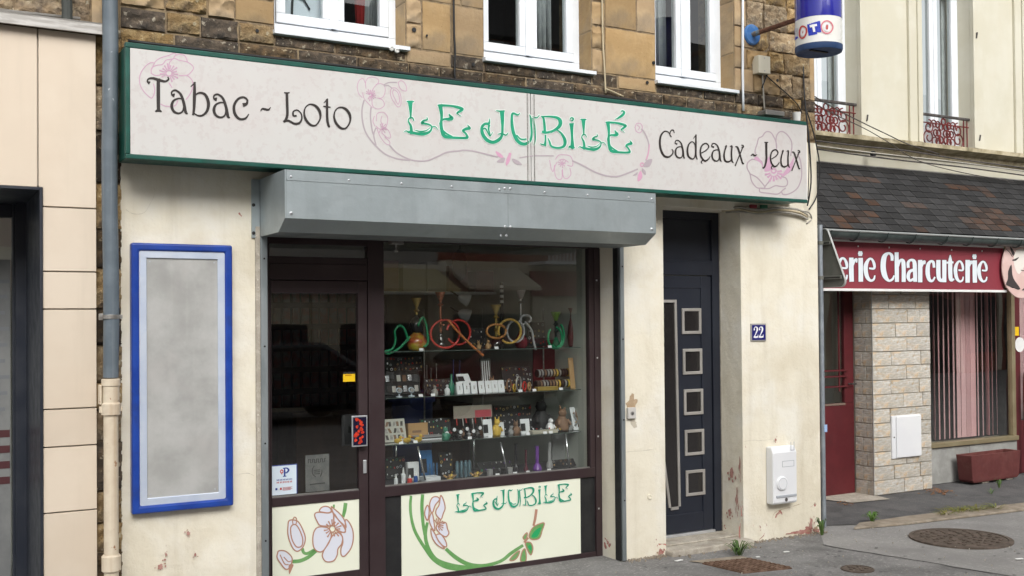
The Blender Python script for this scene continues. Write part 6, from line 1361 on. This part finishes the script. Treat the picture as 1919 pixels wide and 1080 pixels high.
tanm = col('tan_resin', (.42,.27,.13), rough=.6); brn = col('brown_resin', (.22,.13,.08), rough=.6); ylw = col('yellow_resin', (.62,.42,.07), rough=.5); grn = col('jade', (.05,.22,.14), rough=.3); grx = col('grey_resin', (.30,.30,.30), rough=.6)
figure(897, .46, S1, 656, 16, tanm, 'left of two tan bear figurines on the top shelf', 1); figure(914, .46, S1, 656, 18, tanm, 'right of two tan bear figurines on the top shelf', 2)
tg = [0]
def price(px, py, sh, Y=.345, lab=''):
    p = B(px, sh, Y, py); tg[0] += 1
    return tag(MB().obox(p+Vector((-.016,0,0)), (.032,0,0), (0,.006,.018), (0,.0015,-.0005)).build('price_tag', platel), 'small white price tag '+lab, 'price tag', 'white price tags along the display shelves')
for px, l in ((790,'before the red and yellow hookah base'),(931,'below the gold hookah'),(1031,'before the small green hookah')): price(px, 656, S1, lab=l)
for px, l in ((789,'under the lighter rack'),(812,'before the silver trinket'),(976,'before the tall silver bangle'),(1002,'at the left end of the gold tray'),(1052,'under the bracelet roll')): price(px, 737, S2, lab=l)
for px, l in ((752,'in front of the left yellow duck'),(779,'in front of the right yellow duck'),(881,'below the middle of the watches'),(919,'before the tall white watch box card'),(990,'before the square white card'),(1022,'on the left of the flat cream book'),(1033,'on the right of the flat cream book')): price(px, 823, S3, lab=l)
for px, l in ((933,'on the deck left of the chrome leg'),(966,'before the tall black water pipe'),(990,'before the plum coloured water pipe'),(1030,'before the grey knobbed water pipe')): price(px, 895, S0, YS+.09, l)

# ---- second shelf
def flatbox(name, px0, px1, hpx, dep, Y, sh, py, mat, lab, cat, tilt=0.0, group=None, extra=None, bevel=.002):
    p0 = B(px0, sh, Y, py); p1 = B(px1, sh, Y, py); s = mp(px0, Y); h = hpx*s; t = thing(name, lab, cat, p0, group)
    up = Vector((0, math.sin(tilt), math.cos(tilt)))*h; bk = Vector((0, math.cos(tilt), -math.sin(tilt)))*dep
    MB().obox(p0+Vector((0,0,max(0, dep*math.sin(tilt)))), p1-p0, bk, up).build('body', mat, t, bevel, fixn=True)
    if extra: extra(t, p0+Vector((0,0,max(0, dep*math.sin(tilt)))), p1-p0, up, bk.normalized())
    return t
def lighters(t, p, u, up, bk):
    cs = [col('lighter_black', (.03,.03,.03), **gloss), chrome, col('lighter_brown', (.16,.08,.04), **gloss), silver]
    for j in range(2):
        for i in range(6):
            a = p+u*(.06+i*.155)+up*(.10+j*.45)-bk*.006; MB().obox(a, u*.10, bk*.006, up*.26).build('lighter', cs[(i*3+j) % 4], t, .001, fixn=True)
flatbox('lighter_rack', 721, 789, 46, .01, .60, S2, 737, black, 'black rack of small metal lighters at the left of the middle shelf', 'rack', .25, extra=lighters)
def stand(px, Y, sh, py, lab, m1, h=16):
    p = B(px, sh, Y, py); s = mp(px, Y); t = thing('watch_stand', lab, 'watch', p, 'watches on display stands')
    MB().lathe([(6*s,0),(6*s,1.2*s),(1.5*s,2*s),(1.5*s,5*s)], p, 14).build('foot', m1, t, smooth='auto')
    q = p+Vector((0,0,h*.6*s)); MB().tube([q+Vector((5.2*s*math.cos(a), 2.5*s*math.sin(a), 4*s*math.sin(a*1.0))) for a in [k*6.283/16 for k in range(16)]], 1.4*s, 6, True).build('strap', m1, t, smooth=True)
    MB().lathe([(3.4*s,0),(3.4*s,-1.3*s),(2.6*s,-1.4*s)], q+Vector((0,-3.0*s,0)), 14, 'Y').build('dial', silver if m1 != black else platel, t, smooth='auto')
pw = col('pale_blue_plastic', (.45,.52,.58), rough=.4)
stand(748, .42, S2, 737, 'pale blue watch stand, left of a pair on the middle shelf', pw, 20); stand(771, .42, S2, 737, 'pale blue watch stand, right of a pair on the middle shelf', pw, 20)
cardm = col('white_card', (.72,.74,.76), rough=.5)
def mark(t, p, u, up, bk):
    MB().obox(p+u*.42+up*.35-bk*.0015, u*.14, bk*.0012, up*.3).build('pendant', greymetal, t, fixn=True)
names = ['leftmost', 'second from left', 'third from left', 'fourth from left', 'fifth from left', 'sixth from left', 'rightmost']
for i, x in enumerate((857, 870, 884, 898, 911, 923, 935)):
    flatbox('jewel_card', x, x+11.5, 23, .006, .40+.006*(i % 2), S2, 737, cardm, 'white jewellery card, '+names[i]+' of the row on the middle shelf', 'card', .22, 'white jewellery cards in a row', mark)
def lid(t, p, u, up, bk): MB().obox(p+up*.2-bk*.001, u*.5, bk*-.002, up*.5).build('print', black, t, fixn=True)
flatbox('open_box', 861, 884, 22, .008, .47, S2+.07, 737, cardm, 'open white box lid leaning above the row of cards', 'box', .7, extra=lid)
flatbox('box', 858, 890, 14, .08, .47, S2, 737, cardm, 'white box behind the row of jewellery cards', 'box')
for i, (x, m_) in enumerate(((803, clr), (815, silver), (828, clr), (838, cardm))):
    lathe_thing('trinket', x, .42+.02*i, S2, 737, [(5,0),(6,3),(5,9),(2,12),(3,16),(0,18)], m_, ['clear glass trinket left of the card row','silver trinket between two glass ones','clear glass trinket beside the white cup','white cup next to the jewellery cards'][i], 'trinket', 'trinkets on the middle shelf')
lathe_thing('bottle', 846, .52, S2, 737, [(5,0),(6,2),(6,16),(2,22),(2,34),(3,36)], grn, 'small green bottle behind the trinkets', 'bottle')
for i, (x, h) in enumerate(((800, 50), (808, 44), (818, 52), (850, 58), (862, 56))): lathe_thing('chain', x, .62, S2, 737, [(.8,0),(.8,h),(1.6,h+2),(.5,h+3)], greymetal if i < 3 else col('cord_blue', (.03,.05,.16), rough=.5), ['leftmost thin chain hanging behind the middle shelf','second thin chain behind the middle shelf','third thin chain behind the middle shelf','left dark blue cord behind the cards','right dark blue cord behind the cards'][i], 'chain', 'chains hanging at the back')
def frm(t, p, u, up, bk):
    for i in range(4): MB().obox(p+u*(.15+.2*i)-bk*.003+up*.08, u*.07, bk*.002, up*.84).build('stripe', platel, t, fixn=True)
flatbox('picture', 903, 923, 62, .008, .56, S2, 737, irond, 'dark striped picture leaning behind the cards', 'picture', .12, extra=frm)
figure(921, .45, S2, 737, 30, brn, 'brown seated figure behind the right end of the cards', 5); figure(940, .46, S2, 737, 22, tanm, 'tan crouching figure next to the rightmost card', 6)
def bangle(px, Y, sh, py, r, mat, lab):
    p = B(px, sh, Y, py); s = mp(px, Y); q = p+Vector((0,0,(r+1.2)*s))
    return tag(MB().tube([q+Vector((r*s*math.cos(a)*.7, r*s*.5*math.cos(a), r*s*math.sin(a))) for a in [k*6.283/18 for k in range(18)]], 1.6*s, 6, True).build('bangle', mat, smooth=True), lab, 'bangle', 'bangles on the middle shelf')
for x, r, m_, l in ((954,11,brn,'large brown bangle standing beside the cards'),(964,6,ylw,'small yellow bangle next to the large brown one'),(972,13,silver,'tall silver bangle near the middle of the shelf'),(983,8,hr_,'dark red bangle right of the silver one'),(992,7,tanm,'tan bangle before the bracelet roll')): bangle(x, .42, S2, 737, r, m_, l)
br = thing('bracelet_roll', 'black two tier roll of leather bracelets at the right of the middle shelf', 'display', B(1035, S2, .5, 737)); s = mp(1035, .5); rr_ = random.Random(6)
for j in range(2):
    a, b_ = B(1003+j*3, S2, .46+.09*j, 737), B(1066, S2, .46+.09*j, 737); zz = (10+j*19)*s
    MB().tube([a+Vector((0,0,zz)), b_+Vector((0,0,zz))], 7*s, 12).build('roll', black, br)
    for i in range(11):
        c = a.lerp(b_, (i+.5)/11)+Vector((0,0,zz)); MB().tube([c+Vector((-1.6*s,0,0)), c+Vector((1.6*s,0,0))], 7.8*s, 12).build('bracelet', [brn, tanm, grx, silver, col('leather_dark', (.06,.04,.03), rough=.5), ylw][rr_.randrange(6)], br)
flatbox('gold_tray', 1008, 1046, 7, .05, .37, S2, 737, gold, 'flat gold tray before the bracelet roll', 'tray'); flatbox('wood_plaque', 1070, 1079, 58, .01, .42, S2, 737, tanm, 'narrow wooden plaque leaning at the right end of the middle shelf', 'plaque', .15)
flatbox('red_board', 1000, 1078, 88, .01, .76, S2, 737, col('board_red', (.13,.015,.02), rough=.6), 'dark red backing board behind the bracelet roll', 'board', .0)

# ---- third shelf
def knives(t, p, u, up, bk):
    r = random.Random(3)
    for j in range(3):
        for i in range(5): MB().obox(p+u*(.1+i*.17)+up*(.1+j*.29)-bk*.004, u*.1, bk*.003, up*.2+u*r.uniform(-.08,.08)).build('knife', [irond, greymetal, brn][(i+j) % 3], t, fixn=True)
flatbox('knife_case', 721, 763, 44, .012, .46, S3, 823, col('case_lining', (.50,.50,.44), rough=.7), 'open case of small knives at the left of the lower shelf', 'case', .3, extra=knives)
def boxprint(t, p, u, up, bk): MB().obox(p+u*.2+up*.4-bk*.002, u*.45, bk*.0015, up*.14).build('print', brn, t, fixn=True)
flatbox('cardboard_box', 766, 803, 30, .06, .52, S3, 823, col('cardboard', (.42,.26,.12), rough=.8), 'brown cardboard box beside the knife case', 'box', .1, extra=boxprint)
for i in range(4): flatbox('magazine', 775+i*2, 838-i*2, 2.6, .10, .40, S3+.0085*i, 823, [grx, cardm, black, grx][i], ['bottom magazine of the flat stack','second magazine from the bottom of the stack','third magazine from the bottom of the stack','top magazine of the flat stack'][i], 'magazine', 0, 'flat stack of magazines')
def duck(px, lab):
    p = B(px, S3, .365, 823); s = mp(px, .4); t = thing('duck', lab, 'duck', p, 'yellow ducks on the lower shelf')
    b = MB(); n = 10
    prof = [(-8,.5),(-6,3.5),(-2,5),(3,4.6),(6,3),(8,.8)]
    b.tube([p+Vector((x*s, 0, (5.2+abs(x)*.12)*s)) for x, r in prof], [r*s for _, r in prof], n); b.build('body', ylw, t, smooth=True)
    q = p+Vector((4.5*s,-1*s,12*s)); MB().lathe([(0,-3.4*s),(2.6*s,-2.2*s),(3.4*s,0),(2.4*s,2.4*s),(0,3.4*s)], q, 12).build('head', ylw, t, smooth=True)
    MB().tube([q+Vector((2.6*s,-1.5*s,-.4*s)), q+Vector((6*s,-2.5*s,-.8*s))], [1.3*s,.5*s], 6).build('beak', col('duck_orange', (.6,.2,.03), rough=.5), t, smooth=True)
    for sg_ in (-1, 1): MB().tube([p+Vector((2*s,sg_*4*s,6*s)), p+Vector((-5*s,sg_*5*s,8*s))], [2*s,.6*s], 6).build('wing', ylw, t, smooth=True)
duck(746, 'left of three yellow duck figures on the lower shelf'); duck(763, 'middle one of three yellow duck figures'); duck(784, 'right of three yellow duck figures on the lower shelf')
def hooks(t, p, u, up, bk):
    r = random.Random(12)
    MB().obox(p+u*.55+up*.05-bk*.002, u*.42, bk*.0015, up*.55).build('print', col('print_pink', (.45,.08,.10), rough=.5), t, fixn=True)
    for i in range(12): MB().tube([p+u*(.05+.08*i)-bk*.01, p+u*(.05+.08*i)-bk*.015-up*r.uniform(.3,.7)], .004, 5).build('pendant', [hr_, black, silver][i % 3], t)
p_ = flatbox('pendant_rack', 851, 923, 24, .006, .5, S3+.135, 823, col('rack_card', (.30,.26,.22), rough=.6), 'printed card rack hung with pendants above the lower shelf', 'rack', .1, extra=hooks)
MB().tube([B(887, S3, .53, 823), B(887, S3+.15, .53, 823)], .006, 6).build('post', greymetal, p_)
for i, x in enumerate((836, 850, 862, 874, 886, 898)): stand(x, .40+.05*(i % 2), S3, 823, 'black watch on a stand, '+names[i if i < 5 else 6]+' of the lower shelf group', black, 22+6*(i % 2))
for x0_, x1_, h_, l_ in ((907,924,32,'tall white watch box card on the lower shelf'),(934,946,25,'small white card right of the tall one'),(977,994,28,'square white card at the middle right of the lower shelf')):
    flatbox('display_card', x0_, x1_, h_, .008, .42, S3, 823, cardm, l_, 'card', .15, extra=lid)
for i, (px, h, m_, l_) in enumerate(((930,34,ylw,'yellow brown owl figure between two cards'),(967,26,brn,'brown hare figure on the lower shelf'),(957,18,grx,'grey crouching figure left of the hare'),(1031,28,platel,'small white dancer figure near the dark statue'),(1053,46,brn,'large winged brown figure at the right of the lower shelf'),(1068,20,grx,'small grey figure beside the winged one'))): figure(px, .45, S3, 823, h, m_, l_, 20+i, ears=px not in (1031, 1068))
figure(1014, .58, S3, 823, 62, black, 'tall black statue at the back of the lower shelf', 40, ears=False)
figure(835, .40, S3, 823, 26, grn, 'jade green bird figure left of the watches', 41)
flatbox('book', 998, 1046, 6, .07, .37, S3, 823, col('book_cream', (.45,.42,.34), rough=.6), 'cream book lying flat on the lower shelf', 'book')
def relief(t, p, u, up, bk):
    r = random.Random(5)
    for i in range(7): MB().tube([p+u*r.uniform(.1,.9)+up*r.uniform(.05,.3)-bk*.006, p+u*r.uniform(.2,.8)+up*r.uniform(.4,.6)-bk*.014, p+u*r.uniform(.2,.8)+up*r.uniform(.7,.95)-bk*.006], .008, 6).build('relief', [tanm, grx, brn][i % 3], t, smooth=True)
flatbox('relief_plate', 1076, 1096, 44, .012, .42, S3, 823, cardm, 'leaning plate with a carved relief at the right end of the lower shelf', 'plate', .35, extra=relief)
for i in range(9): figure(856+i*5.6, .50+.03*(i % 3), S3, 823, 9+3*(i % 3), [black, grx, brn][i % 3], ['first','second','third','fourth','fifth','sixth','seventh','eighth','last'][i]+' tiny dark animal from the left behind the watches', 60+i, 'figurine', 'tiny animals behind the watches')

# ---- bottom deck
def bottle(px, Y, h, r, m1, m2, lab, grp='small bottles on the window deck'):
    p = B(px, S0, Y, 897); s = mp(px, Y); t = thing('bottle', lab, 'bottle', p, grp)
    MB().lathe([(r*s,0),(r*s,h*.55*s),(r*.5*s,h*.64*s)], p, 14).build('body', m1, t, smooth='auto'); MB().lathe([(r*.5*s,h*.64*s),(r*.45*s,h*.72*s),(r*.2*s,h*s)], p, 10).build('cap', m2, t, smooth='auto')
bottle(742, .36, 20, 4, cardm, white, 'white dropper bottle at the far left of the deck'); bottle(756, .38, 30, 4.4, cardm, white, 'tall white dropper bottle beside the boxes'); bottle(779, .35, 22, 4, col('bottle_blue', (.03,.10,.35), rough=.3), white, 'blue dropper bottle in front of the boxes'); bottle(768, .36, 16, 5, hr_, white, 'short red bottle in front of the white box')
bx_ = flatbox('hang_tag_box', 765, 786, 36, .04, .42, S0, 897, cardm, 'white hanging box with a red foot at the left of the deck', 'box', .05, extra=lid)
flatbox('blue_box', 790, 812, 52, .03, .50, S0, 897, col('box_blue', (.03,.14,.34), rough=.4), 'tall blue box leaning at the back of the deck', 'box', .12, extra=lid)
flatbox('flat_box', 796, 826, 8, .10, .36, S0, 897, cardm, 'flat white box on the deck behind the chrome leg', 'box')
for i, x in enumerate((806, 813, 819)): lathe_thing('pen', x, .46, S0, 897, [(1.6,0),(1.6,26),(1.0,30)], col('pen_blue', (.05,.12,.22), rough=.3), ['left blue vapour pen before the blue box','middle blue vapour pen before the blue box','right blue vapour pen before the blue box'][i], 'pen', 'blue pens')
for i, x in enumerate((857, 865, 873, 880)): lathe_thing('canister', x, .44, S0, 897, [(3.6,0),(3.6,26),(2.6,28),(2.6,30)], col('canister_teal', (.12,.20,.24), rough=.3, metal=.5), names[i]+' teal metal canister of the four on the deck', 'canister', 'teal canisters')
def leaftray(px, lab):
    p = B(px, S0, .38, 897); s = mp(px, .38); t = thing('ashtray', lab, 'ashtray', p, 'leaf shaped ashtrays'); b = MB(); n = 14; vs = [tuple(p+Vector((0,0,2*s)))]
    for i in range(n): a = 6.283*i/n; r = (13 if i % 2 else 7)*s; vs.append(tuple(p+Vector((r*math.cos(a), r*.7*math.sin(a), (9 if i % 2 else 4)*s))))
    b.add(vs, [(0, 1+i, 1+(i+1) % n) for i in range(n)]); o = b.build('bowl', tanm, t); m = o.modifiers.new('t', 'SOLIDIFY'); m.thickness = 1.5*s; MB().lathe([(6*s,0),(4*s,4*s)], p, 12).build('foot', ylw, t)
    MB().lathe([(3*s,3*s),(3.4*s,6*s),(2*s,10*s),(0,11*s)], p+Vector((2*s,-3*s,0)), 10).build('frog', ylw, t, smooth=True)
leaftray(843, 'left leaf shaped tan ashtray on the deck'); leaftray(892, 'right leaf shaped tan ashtray on the deck')
pur = col('purple_glass', (.16,.05,.30), rough=.2)
lathe_thing('water_pipe', 1007, .42, S0, 897, [(8,0),(9,3),(7,9),(3.4,14),(3.4,44),(5,46),(4,46)], pur, 'purple glass water pipe standing on the deck', 'water pipe')
lathe_thing('water_pipe', 967, .46, S0, 897, [(6,0),(6.4,3),(5,10),(2.6,14),(2.6,50),(3.6,52)], col('black_glass', (.015,.015,.018), rough=.15), 'tall black water pipe left of the purple one', 'water pipe')
lathe_thing('water_pipe', 986, .44, S0, 897, [(4,0),(4.4,3),(3,8),(1.8,12),(1.8,38),(2.6,40)], col('dark_plum', (.10,.015,.03), rough=.2), 'thin plum coloured water pipe between black and purple ones', 'water pipe')
lathe_thing('water_pipe', 1030, .48, S0, 897, [(6,0),(7,4),(5,12),(3,18),(4,26),(3,34),(4,44),(3,50)], grx, 'grey knobbed water pipe right of the purple one', 'water pipe')
for i, (x, m_) in enumerate(((918, grx), (928, black), (945, black), (955, grx))): lathe_thing('grinder', x, .38, S0, 897, [(6,0),(6,6),(5.4,6.4),(6,7),(6,12)], m_, ['grey metal grinder left of the chrome leg','black grinder just left of the chrome leg','black grinder right of the chrome leg','grey grinder near the black water pipe'][i], 'grinder', 'grinders on the deck')
flatbox('grey_partition', 1035, 1062, 70, .01, .62, S0, 897, grx, 'grey panel at the back right of the deck', 'panel')

# ---- crowded trays and cards between the larger goods
def tray(px0, px1, Y, sh, py, rows, cols, lab, mats, board=None, tilt=.5, hpx=20, kinds=('ring','charm','pin'), seed=1, cat='tray'):
    p0 = B(px0, sh, Y, py); p1 = B(px1, sh, Y, py); s = mp(px0, Y); r = random.Random(seed); u = p1-p0
    t = thing('display_tray', lab, cat, p0, 'trays of small goods in the shop window'); up = Vector((0, math.sin(tilt), math.cos(tilt)))*hpx*s; bk = Vector((0, math.cos(tilt), -math.sin(tilt)))
    MB().obox(p0+Vector((0,0,.006)), u, bk*.006, up).build('board', board or black, t, .001, fixn=True)
    for j in range(rows):
        for i in range(cols):
            if r.random() < .12: continue
            c = p0+Vector((0,0,.006))+u*((i+.5+r.uniform(-.2,.2))/cols)+up*((j+.5+r.uniform(-.15,.15))/rows)-bk*.006; m_ = r.choice(mats); k = r.randrange(3); q = r.uniform(1.3, 2.3)*s
            if k == 0: MB().tube([c+Vector((q*math.cos(a), 0, q*math.sin(a))) for a in [w*6.283/9 for w in range(9)]], .45*s, 5, True).build('ring', m_, t, smooth=True)
            elif k == 1: MB().lathe([(0,-q),(q*.8,-q*.4),(q*.7,q*.5),(0,q)], c, 8).build('charm', m_, t, smooth=True)
            else: MB().obox(c-u.normalized()*q*.5, u.normalized()*q, bk*.004, up.normalized()*q*1.7).build('pin', m_, t, fixn=True)
    return t
glint = [silver, chrome, gold, platel, brn, hr_, tanm, grx]; bri = [platel, cardm, silver, ylw, hr_, hg, pw, gold]
tray(800, 850, .50, S2, 737, 3, 8, 'black tray of silver charms behind the glass trinkets', glint, seed=1, hpx=30)
tray(945, 1000, .55, S2, 737, 4, 9, 'tall tray of rings behind the bangles', glint, seed=2, hpx=44, tilt=.3)
tray(722, 792, .66, S2+.16, 737, 3, 10, 'upper board of lighters high at the left of the middle shelf', glint, seed=3, hpx=28, tilt=.1)
tray(790, 848, .56, S3, 823, 3, 8, 'tray of key rings behind the magazine stack', bri, seed=4, hpx=36, tilt=.3)
tray(930, 1000, .58, S3, 823, 4, 10, 'tall board of badges behind the white cards', glint, seed=5, hpx=50, tilt=.2)
tray(1000, 1062, .40, S3, 823, 2, 9, 'low tray of pins on the cream book side', bri, seed=6, hpx=10, tilt=.9)
tray(724, 762, .60, S0, 897, 3, 6, 'card of small lamps at the left back of the deck', bri, seed=7, hpx=40, tilt=.2)
tray(826, 850, .52, S0, 897, 4, 4, 'narrow card of papers left of the teal canisters', bri, seed=8, hpx=44, tilt=.2)
tray(900, 962, .50, S0, 897, 2, 8, 'tray of grinders behind the middle of the deck', [silver, grx, chrome, irond, pur, hg], seed=9, hpx=22, tilt=.6)
tray(1036, 1090, .46, S0, 897, 2, 7, 'tray of small pipes at the right end of the deck', [brn, tanm, silver, grx, irond], seed=10, hpx=16, tilt=.7)
tray(880, 912, .60, S1, 656, 3, 5, 'small card of charms between the copper and gold hookahs', glint, seed=11, hpx=36, tilt=.1)
tray(990, 1024, .62, S1, 656, 4, 4, 'card of pendants between the silver and green hookahs', glint, seed=12, hpx=46, tilt=.1)
# wall shelf deeper in the shop with pale boxes, a hanging dark mirror and two spot lamps
ws = thing('wall_shelf', 'pale shelf of boxes deep in the shop above the hookahs', 'shelf', at(800,548,1.5)); a, b_ = at(700,547,1.5), at(925,549,1.5)
MB().box(a.x, b_.x, 1.45, 1.75, a.z-.02, a.z).build('board', cardm, ws)
lil = col('pale_lilac_box', (.42,.40,.46), rough=.6); rr_ = random.Random(33); x = a.x+.05
while x < b_.x-.15:
    w_ = rr_.uniform(.09,.22); h_ = rr_.uniform(.12,.34); box('carton', x, x+w_, 1.48, 1.66, a.z, a.z+h_, rr_.choice([lil, cardm, col('maroon_box', (.15,.05,.06), rough=.6), tanm, grx]), ws, .003); x += w_+rr_.uniform(.0,.08)
om = thing('hanging_mirror', 'dark oval mirror hanging high in the shop window', 'mirror', at(862,498,.9)); c = at(862,496,.9); s = mp(862,.9)
MB().lathe([(0,-3*s),(9*s,-2.4*s),(16*s,0),(17*s,2*s),(15*s,3*s)], (0,0,0), 26, 'Y').build('glass', col('mirror_dark', (.05,.045,.05), rough=.08, metal=.7), om, smooth='auto').matrix_basis = Matrix.Translation(c) @ Matrix.Diagonal((1,1,1.75,1)); MB().tube([c+Vector((0,0,28*s)), Vector((c.x, c.y, RZ))], .004, 5).build('cord', black, om)
for i, (px, py) in enumerate(((868,560),(868,590))):
    c = at(px, py, 1.0); s = mp(px, 1.0); sl_t = thing('spot_lamp', ['upper pale spot lamp shade behind the copper hookah','lower pale spot lamp shade behind the copper hookah'][i], 'lamp', c, 'spot lamps in the shop'); MB().tube([c+Vector((-10*s,0,4*s)), c+Vector((-4*s,0,2*s)), c+Vector((10*s,-4*s,-4*s))], [3*s,9*s,13*s], 16).build('shade', cardm, sl_t, smooth='auto'); MB().tube([c+Vector((-10*s,0,4*s)), c+Vector((-14*s,.1,14*s))], 1.5*s, 6).build('arm', black, sl_t)

# ================================================================== ACROSS THE STREET (seen in the glass)
YO = -14.0
ocream = M('opposite_cream', (.78,.69,.52), (.80,.74,.60), ns=1.5, rough=.9); obrick = M('opposite_brick', (.30,.10,.07), (.36,.14,.09), ns=7, rough=.9, bump=.4, bs=20); ogrey = M('opposite_grey', (.42,.40,.38), (.47,.45,.42), ns=2, rough=.9); odark = M('opposite_opening', (.03,.03,.032), (.06,.055,.05), ns=1.2, rough=.25)
def opposite(x0, x1, h, m1, m2, lab, seed, zsplit=3.1, zop=2.45):
    r = random.Random(seed); t = thing('opposite_house', lab, 'building', ((x0+x1)/2, YO, 0), 'houses across the street')
    MB().box(x0, x1, YO-6, YO, -.02, zsplit).build('ground_floor_wall', m1, t); MB().box(x0, x1, YO-6, YO-.02, zsplit, h).build('upper_wall', m2, t)
    MB().box(x0, x1, YO, YO+.12, zsplit-.12, zsplit+.14).build('fascia', ocream, t, .01); MB().prismx([(YO+.3,h-.05),(YO-3,h+2.2),(YO-6.3,h-.05)], x0, x1).build('roof', slate, t, fixn=True)
    n = max(2, int((x1-x0)/1.9)); sp = (x1-x0)/n
    for i in range(n):
        c = x0+sp*(i+.5)
        d = box('opening', c-sp*.36, c+sp*.36, YO, YO+.03, .0 if i % 2 else .6, zop, odark, t)
        box('pillar', c+sp*.40, c+sp*.5, YO, YO+.10, 0, zsplit-.13, ocream, t, .01)
        for zz in (zsplit+.9, zsplit+3.5):
            if zz+1.6 < h:
                w_ = box('window', c-.42, c+.42, YO-.02, YO+.05, zz, zz+1.6, pvc, t, .01); box('pane', c-.34, c-.03, YO+.05, YO+.06, zz+.08, zz+1.52, odark, w_); box('pane', c+.03, c+.34, YO+.05, YO+.06, zz+.08, zz+1.52, odark, w_)
opposite(-9, -1.5, 7.5, ogrey, ocream, 'grey and cream house across the street, furthest left', 1); opposite(-1.5, 5.0, 8.5, obrick, obrick, 'red brick house across the street, second from left', 2); opposite(5.0, 10.2, 7.2, ocream, ogrey, 'cream shop house across the street with pillars', 3, 2.9, 1.75)
opposite(10.2, 15.5, 8.2, ocream, obrick, 'brick house with a cream ground floor across the street', 4, 3.0, 1.95); opposite(15.5, 22, 7.5, ogrey, ocream, 'grey ground floor house across the street, far right part', 5); opposite(22, 34, 8, obrick, ocream, 'wide brick fronted house across the street, furthest right', 6)
oh = [o for o in bpy.data.objects if o.name.startswith('opposite_house')]
oA, oB = sorted(oh, key=lambda o: o.location.x)[2:4]
oyel = M('opposite_awning', (.70,.60,.30), (.74,.65,.38), ns=2, rough=.8); ored = M('opposite_red', (.28,.04,.04), (.33,.06,.05), ns=3, rough=.6)
MB().prismx([(YO+.13,2.95),(YO+1.3,2.45),(YO+1.3,2.38),(YO+.13,2.88)], 8.4, 10.1).build('awning', oyel, oA, fixn=True); MB().prismx([(YO+.13,3.0),(YO+1.1,2.55),(YO+1.1,2.45),(YO+.13,2.9)], 10.4, 12.2).build('awning', ocream, oB, fixn=True)
box('shop_board', 12.5, 15.2, YO+.12, YO+.2, 2.35, 2.95, ored, oB, .01); box('shop_board', 5.3, 8.2, YO+.12, YO+.2, 2.35, 2.8, ogrey, oA, .01)
rl_ = MB()
for i in range(26): rl_.box(12.6+i*.1, 12.63+i*.1, YO+.75, YO+.78, 3.15, 4.0)
rl_.box(12.5, 15.2, YO+.73, YO+.80, 4.0, 4.06); rl_.box(12.5, 15.2, YO, YO+.8, 3.08, 3.15); rl_.build('balcony_railing', pvc, oB)
def car(x, y, mat, lab):
    t = thing('parked_car', lab, 'car', (x, y, 0), 'cars parked across the street'); L = 4.1
    side = [(-2.05,.35),(-2.03,.75),(-1.9,.92),(-1.1,1.0),(-.45,1.42),(.85,1.45),(1.55,1.02),(1.98,.90),(2.05,.55),(2.0,.30)]
    MB().prism([(x+a, b) for a, b in side], y-.82, y+.82).build('body', mat, t, .08, seg=3, fixn=True)
    for yy in (y-.83, y+.83): MB().prism([(x+a, b) for a, b in [(-.95,1.0),(-.42,1.34),(.75,1.36),(1.3,1.02)]], yy-.01, yy+.01).build('side_window', odark, t)
    MB().obox((x-1.10,y-.66,1.02), (.62,0,.38), (0,1.32,0), (-.01,0,.02)).build('windscreen', odark, t, fixn=True)
    for a in (-1.3, 1.3):
        for s in (-1, 1):
            w_ = MB().lathe([(.30,-.09),(.31,0),(.30,.09)], (x+a, y+s*.76, .31), 22, 'Y').build('wheel', black, t, smooth='auto'); MB().lathe([(.19,-.012),(.05,.0)], (x+a, y+s*.85, .31), 14, 'Y').build('rim', alu, w_)
    for s in (-1, 1): MB().obox((x-2.06,y+s*.6-.14,.68), (.03,0,0), (0,.28,0), (0,0,.12)).build('headlight', platel, t); MB().obox((x+2.02,y+s*.6-.12,.70), (.03,0,0), (0,.24,0), (0,0,.14)).build('tail_light', hr_, t)
car(5.6, -11.6, M('car_black', (.02,.022,.025), rough=.2, coat=.8), 'black hatchback parked across the street'); car(10.4, -11.7, M('car_red', (.20,.02,.02), rough=.2, coat=.8), 'dark red hatchback parked across the street')
